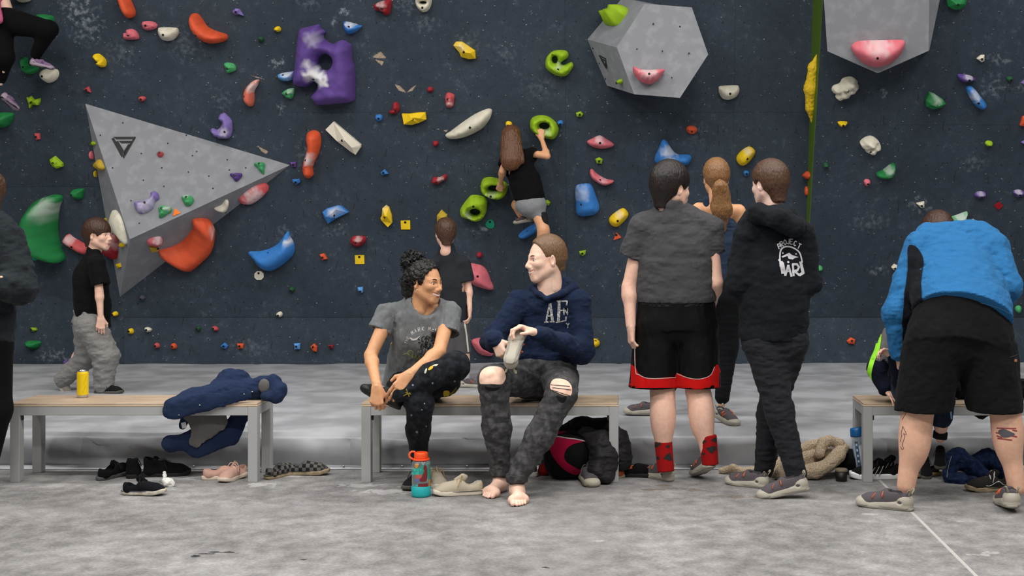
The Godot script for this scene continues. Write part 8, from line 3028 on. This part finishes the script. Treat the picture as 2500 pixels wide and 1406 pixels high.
	loose_shoe("climbing_shoe", "grey climbing shoe with cream pull loops pointing at us", "rental", G(1426, 1168), Vector3(0.20, 0, 0.98), 0.0, 1.0, g, flat_mat("rental_sole", Color(0.58, 0.56, 0.52), 0.7), {"rand": flat_mat("cream_rubber", Color(0.72, 0.70, 0.63), 0.6), "tab": flat_mat("cream_loop", Color(0.80, 0.78, 0.68), 0.85), "tongue": g, "lace": flat_mat("grey_lace", Color(0.36, 0.34, 0.34), 0.9)})
	loose_shoe("sneaker", "orange-backed cream sneaker peeping past the bench leg", "low", G(1498, 1168), Vector3(0.6, 0, -0.6), 0.0, 0.8, cloth("orange_canvas", Color(0.72, 0.36, 0.24), "weave", 8.0, 0.1), flat_mat("pale_rubber", Color(0.66, 0.64, 0.58), 0.7))
	loose_shoe("sneaker", "black low shoe right of the middle bench's leg", "low", G(1508, 1163), Vector3(0.99, 0, 0.05), 0.0, 0.95, cloth("black_canvas", Color(0.05, 0.05, 0.055), "weave", 8.0, 0.1), flat_mat("black_sole", Color(0.05, 0.05, 0.05), 0.85))

func fleece() -> void:
	var m := pat_mat("beige_fleece", Color(0.80, 0.73, 0.63), 0.95, "fleece", 5.0, 0.12)
	var s := Sdf.new(0.007)
	s.chain([G(1762, 1156) + Vector3(0, 0.016, 0), G(1790, 1158) + Vector3(0, 0.034, 0), G(1812, 1159) + Vector3(0, 0.02, 0), G(1845, 1160) + Vector3(0, 0.03, 0), G(1885, 1158) + Vector3(0, 0.03, 0)], [0.016, 0.020, 0.018, 0.022, 0.026], 0.012)
	s.chain([J([1892, 1140, 7.74]), J([1930, 1112, 7.76]), J([1975, 1092, 7.78]), J([2018, 1078, 7.78])], [0.030, 0.034, 0.032, 0.026], 0.012)
	s.chain([J([1888, 1152, 7.66]), J([1925, 1132, 7.68]), J([1970, 1118, 7.70]), J([2005, 1108, 7.70])], [0.034, 0.036, 0.034, 0.03], 0.012)
	s.chain([J([1905, 1158, 7.58]), J([1950, 1152, 7.58]), J([1990, 1150, 7.58]), J([2022, 1135, 7.60]), J([2046, 1112, 7.64]), J([2058, 1092, 7.70])], [0.034, 0.036, 0.04, 0.036, 0.036, 0.030], 0.012)
	s.chain([J([2000, 1108, 7.64]), J([2008, 1082, 7.68]), J([2026, 1074, 7.70]), J([2050, 1084, 7.70])], [0.026, 0.026, 0.026, 0.028], 0.012)
	s.chain([J([1930, 1150, 7.7]), J([2020, 1120, 7.74])], [0.06, 0.06], 0.02)
	s.fold(0.007, Vector3(12, 16, 12), 131)
	s.fold(0.006, Vector3(110, 110, 110), 132)
	blob("fleece_jacket", "beige curly fleece jacket heaped on the floor against the mat", "jacket", G(1950, 1165), [["fleece_shell", s, m]])

func right_things() -> void:
	var blk := cloth("black_canvas", Color(0.05, 0.05, 0.055), "weave", 8.0, 0.1)
	var bag := Sdf.new(0.008)
	bag.chain([G(2072, 1160) + Vector3(0, 0.07, -0.06), G(2100, 1160) + Vector3(0, 0.06, -0.06)], [0.075, 0.06], 0.03)
	bag.fold(0.012, Vector3(14, 14, 14), 141)
	blob("pouch", "black soft pouch between the fleece and the right bench", "pouch", G(2085, 1160), [["fabric", bag, blk]])
	var cup := thing("cup", "black cup with a tan lid beside the beige fleece", "cup", G(2054, 1174))
	part(cup, "cup_body", lathe([[0.0, 0.0], [0.030, 0.0], [0.032, 0.003], [0.036, 0.055], [0.034, 0.055], [0.0, 0.05]], 28), flat_mat("cup_black", Color(0.035, 0.035, 0.035), 0.5))
	part(cup, "cup_lid", lathe([[0.034, 0.054], [0.037, 0.056], [0.037, 0.066], [0.030, 0.072], [0.0, 0.072]], 28), flat_mat("tan_lid", Color(0.45, 0.40, 0.33), 0.7))
	# clear bottle with a blue cap leaning against the bench leg
	var at := G(2106, 1160) + Vector3(0, 0.005, 0)
	var wb := thing("water_bottle", "clear bottle with a blue cap leaning at the right bench", "bottle", at)
	var clear := StandardMaterial3D.new()
	clear.resource_name = "clear_bottle_plastic"
	clear.albedo_color = Color(0.80, 0.88, 0.95, 0.30)
	clear.transparency = BaseMaterial3D.TRANSPARENCY_ALPHA
	clear.roughness = 0.08
	part(wb, "clear_body", lathe([[0.0, 0.0], [0.030, 0.0], [0.036, 0.008], [0.037, 0.03], [0.037, 0.22], [0.034, 0.232]], 32), clear)
	part(wb, "water", lathe([[0.0, 0.004], [0.033, 0.006], [0.0345, 0.03], [0.0345, 0.17], [0.0, 0.171]], 32), flat_mat("label_film", Color(0.72, 0.75, 0.82), 0.3))
	part(wb, "cap", lathe([[0.033, 0.226], [0.040, 0.226], [0.041, 0.232], [0.038, 0.268], [0.034, 0.274], [0.0, 0.275]], 32), flat_mat("blue_cap", Color(0.02, 0.36, 0.60), 0.35))
	part(wb, "printed_panel", curved_panel(0.0378, -0.75, -0.2, 0.03, 0.2), flat_mat("slate_print", Color(0.28, 0.36, 0.46), 0.5))
	for i in 5:
		var dot := curved_panel(0.0383, -0.62, -0.34, 0.045 + i * 0.032, 0.058 + i * 0.032)
		part(wb, "printed_dot", dot, flat_mat("ice_print", Color(0.75, 0.85, 0.92), 0.5))
	for i in 3:
		var p := []
		for k in 9:
			var a := TAU * k / 12.0 + 0.6
			var aa := 0.45 - cos(a) * 0.22
			p.append(Vector3(sin(aa) * 0.038, 0.085 + i * 0.045 + sin(a) * 0.017, cos(aa) * 0.038))
		part(wb, "printed_letter", tube(p, 0.0035, 6, 0.4), flat_mat("letter_black", Color(0.06, 0.06, 0.08), 0.6))
	wb.rotation = Vector3(-0.05, 0, 0.13)
	var white := flat_mat("white_foam", Color(0.88, 0.88, 0.89), 0.6)
	var str := flat_mat("stripe_pale", Color(0.74, 0.73, 0.71), 0.7)
	for q in [["black running shoe with white sole and three stripes, nearer one", G(2196, 1168), Vector3(-0.995, 0, 0.0), 1.08, true], ["black striped running shoe behind the nearer one, under the bench", G(2222, 1156) + Vector3(0, 0.002, 0), Vector3(-0.99, 0, 0.0), 0.98, true]]:
		var t := loose_shoe("running_shoe", q[0], "run", q[1], q[2], 0.0, q[3], blk, white, {"lace": flat_mat("black_lace", Color(0.04, 0.04, 0.04), 0.9), "tongue": blk})
		for i in 3:
			var z := 0.105 + i * 0.022
			for sx in [-1.0, 1.0]:
				var p := [Vector3(sx * 0.028, 0.072 - i * 0.005, z - 0.012), Vector3(sx * 0.0385, 0.050, z), Vector3(sx * 0.0425, 0.028, z + 0.014)]
				part(t, "stripe", tube(smooth_path(p, 4), 0.0075, 6, 0.25, Vector3(0, 0, 1)), str)
	# dark jeans in a heap
	var j := Sdf.new(0.008)
	j.chain([J([2318, 1170, 7.55]), J([2320, 1130, 7.60]), J([2340, 1118, 7.62]), J([2380, 1145, 7.56]), J([2408, 1160, 7.52])], [0.03, 0.045, 0.05, 0.045, 0.03], 0.03)
	j.chain([J([2316, 1168, 7.50]), J([2345, 1172, 7.48]), J([2378, 1176, 7.46])], [0.03, 0.032, 0.026], 0.02)
	j.chain([J([2385, 1128, 7.66]), J([2412, 1118, 7.68]), J([2450, 1150, 7.62]), J([2475, 1168, 7.60])], [0.045, 0.05, 0.045, 0.03], 0.03)
	j.fold(0.010, Vector3(14, 18, 14), 151)
	j.fold(0.004, Vector3(16, 24, 16), 152, true)
	var jt := blob("jeans", "dark blue jeans in a heap behind the bending man's legs", "jeans", G(2370, 1178), [["denim", j, cloth("blue_denim", Color(0.11, 0.18, 0.32), "acid", 3.0, 0.3, 0.2)]])
	patch(jt, jt, "seam_stitch", j, stroke(smooth_path([Vector2(2323, 1114), Vector2(2318, 1130), Vector2(2314, 1150), Vector2(2312, 1165)], 4), 1.2), flat_mat("stitch_pale", Color(0.55, 0.56, 0.56), 0.8), 0.002, 3.0)
	var vk := cloth("charcoal_suede", Color(0.17, 0.155, 0.15), "weave", 8.0, 0.1)
	var v := loose_shoe("sneaker", "dark skate shoe with a white wave stripe and tan sole", "low", G(2478, 1196), Vector3(-0.99, 0.0, 0.10), 0.0, 1.05, vk, pat_mat("tan_sole", Color(0.66, 0.59, 0.48), 0.8, "vinyl", 5.0), {"line": flat_mat("dark_line", Color(0.12, 0.11, 0.10), 0.8), "tongue": vk, "lace": flat_mat("white_lace", Color(0.8, 0.8, 0.8), 0.9)})
	for sx in [-1.0, 1.0]:
		var p := [Vector3(sx * 0.0365, 0.050, 0.03), Vector3(sx * 0.040, 0.036, 0.075), Vector3(sx * 0.036, 0.054, 0.105), Vector3(sx * 0.0425, 0.034, 0.150), Vector3(sx * 0.043, 0.034, 0.175)]
		part(v, "wave_stripe", tube(smooth_path(p, 4), 0.0042, 6, 0.4, Vector3(0, 0, 1)), flat_mat("stripe_white", Color(0.85, 0.85, 0.84), 0.7))
	loose_shoe("sneaker", "black sneaker with a tan sole in the right bench's shade", "low", G(2292, 1160), Vector3(-0.80, 0.02, 0.35), 0.1, 0.85, blk, flat_mat("gum_sole", Color(0.55, 0.44, 0.30), 0.8), {"lace": flat_mat("black_lace", Color(0.04, 0.04, 0.04), 0.9)})
	# black jacket on the right bench
	var d := Sdf.new(0.009)
	d.chain([J([2340, 952, 7.66]), J([2375, 945, 7.68]), J([2440, 945, 7.68]), J([2500, 948, 7.66])], [0.045, 0.06, 0.06, 0.055], 0.04)
	d.chain([J([2360, 935, 7.66]), J([2385, 928, 7.66])], [0.03, 0.03], 0.03)
	d.fold(0.012, Vector3(12, 14, 12), 161)
	d.fold(0.012, Vector3(20, 24, 20), 162, true)
	var e := Sdf.new(0.008)
	e.chain([J([2372, 1000, 7.62]), J([2395, 1008, 7.62]), J([2420, 1002, 7.62])], [0.02, 0.028, 0.02], 0.02)
	e.fold(0.008, Vector3(18, 18, 18), 163)
	blob("jacket", "black jacket bundled on the right bench behind the man", "jacket", J([2420, 962, 7.66]), [["shell", d, cloth("coal_shell", Color(0.06, 0.06, 0.065), "weave", 4.0, 0.2, 0.2)]])
	blob("glove", "black glove end hanging below the right bench's seat", "glove", J([2395, 1005, 7.62]), [["knit", e, flat_mat("black_knit", Color(0.04, 0.04, 0.045), 0.95)]])

func held_shoe() -> void:
	var c := J([1256, 845, 7.10])
	var t := thing("climbing_shoe", "grey climbing shoe held sole-out by the seated man", "shoe", c)
	dress_shoe(t, "rental")
	var z := Vector3(0.16, 0.68, -0.70).normalized()
	var y := Vector3(0.05, -0.72, -0.70)
	var x := y.cross(z).normalized()
	y = z.cross(x)
	t.transform = Transform3D(Basis(x, y, z) * 0.95, c - z * 0.13 - y * 0.02)
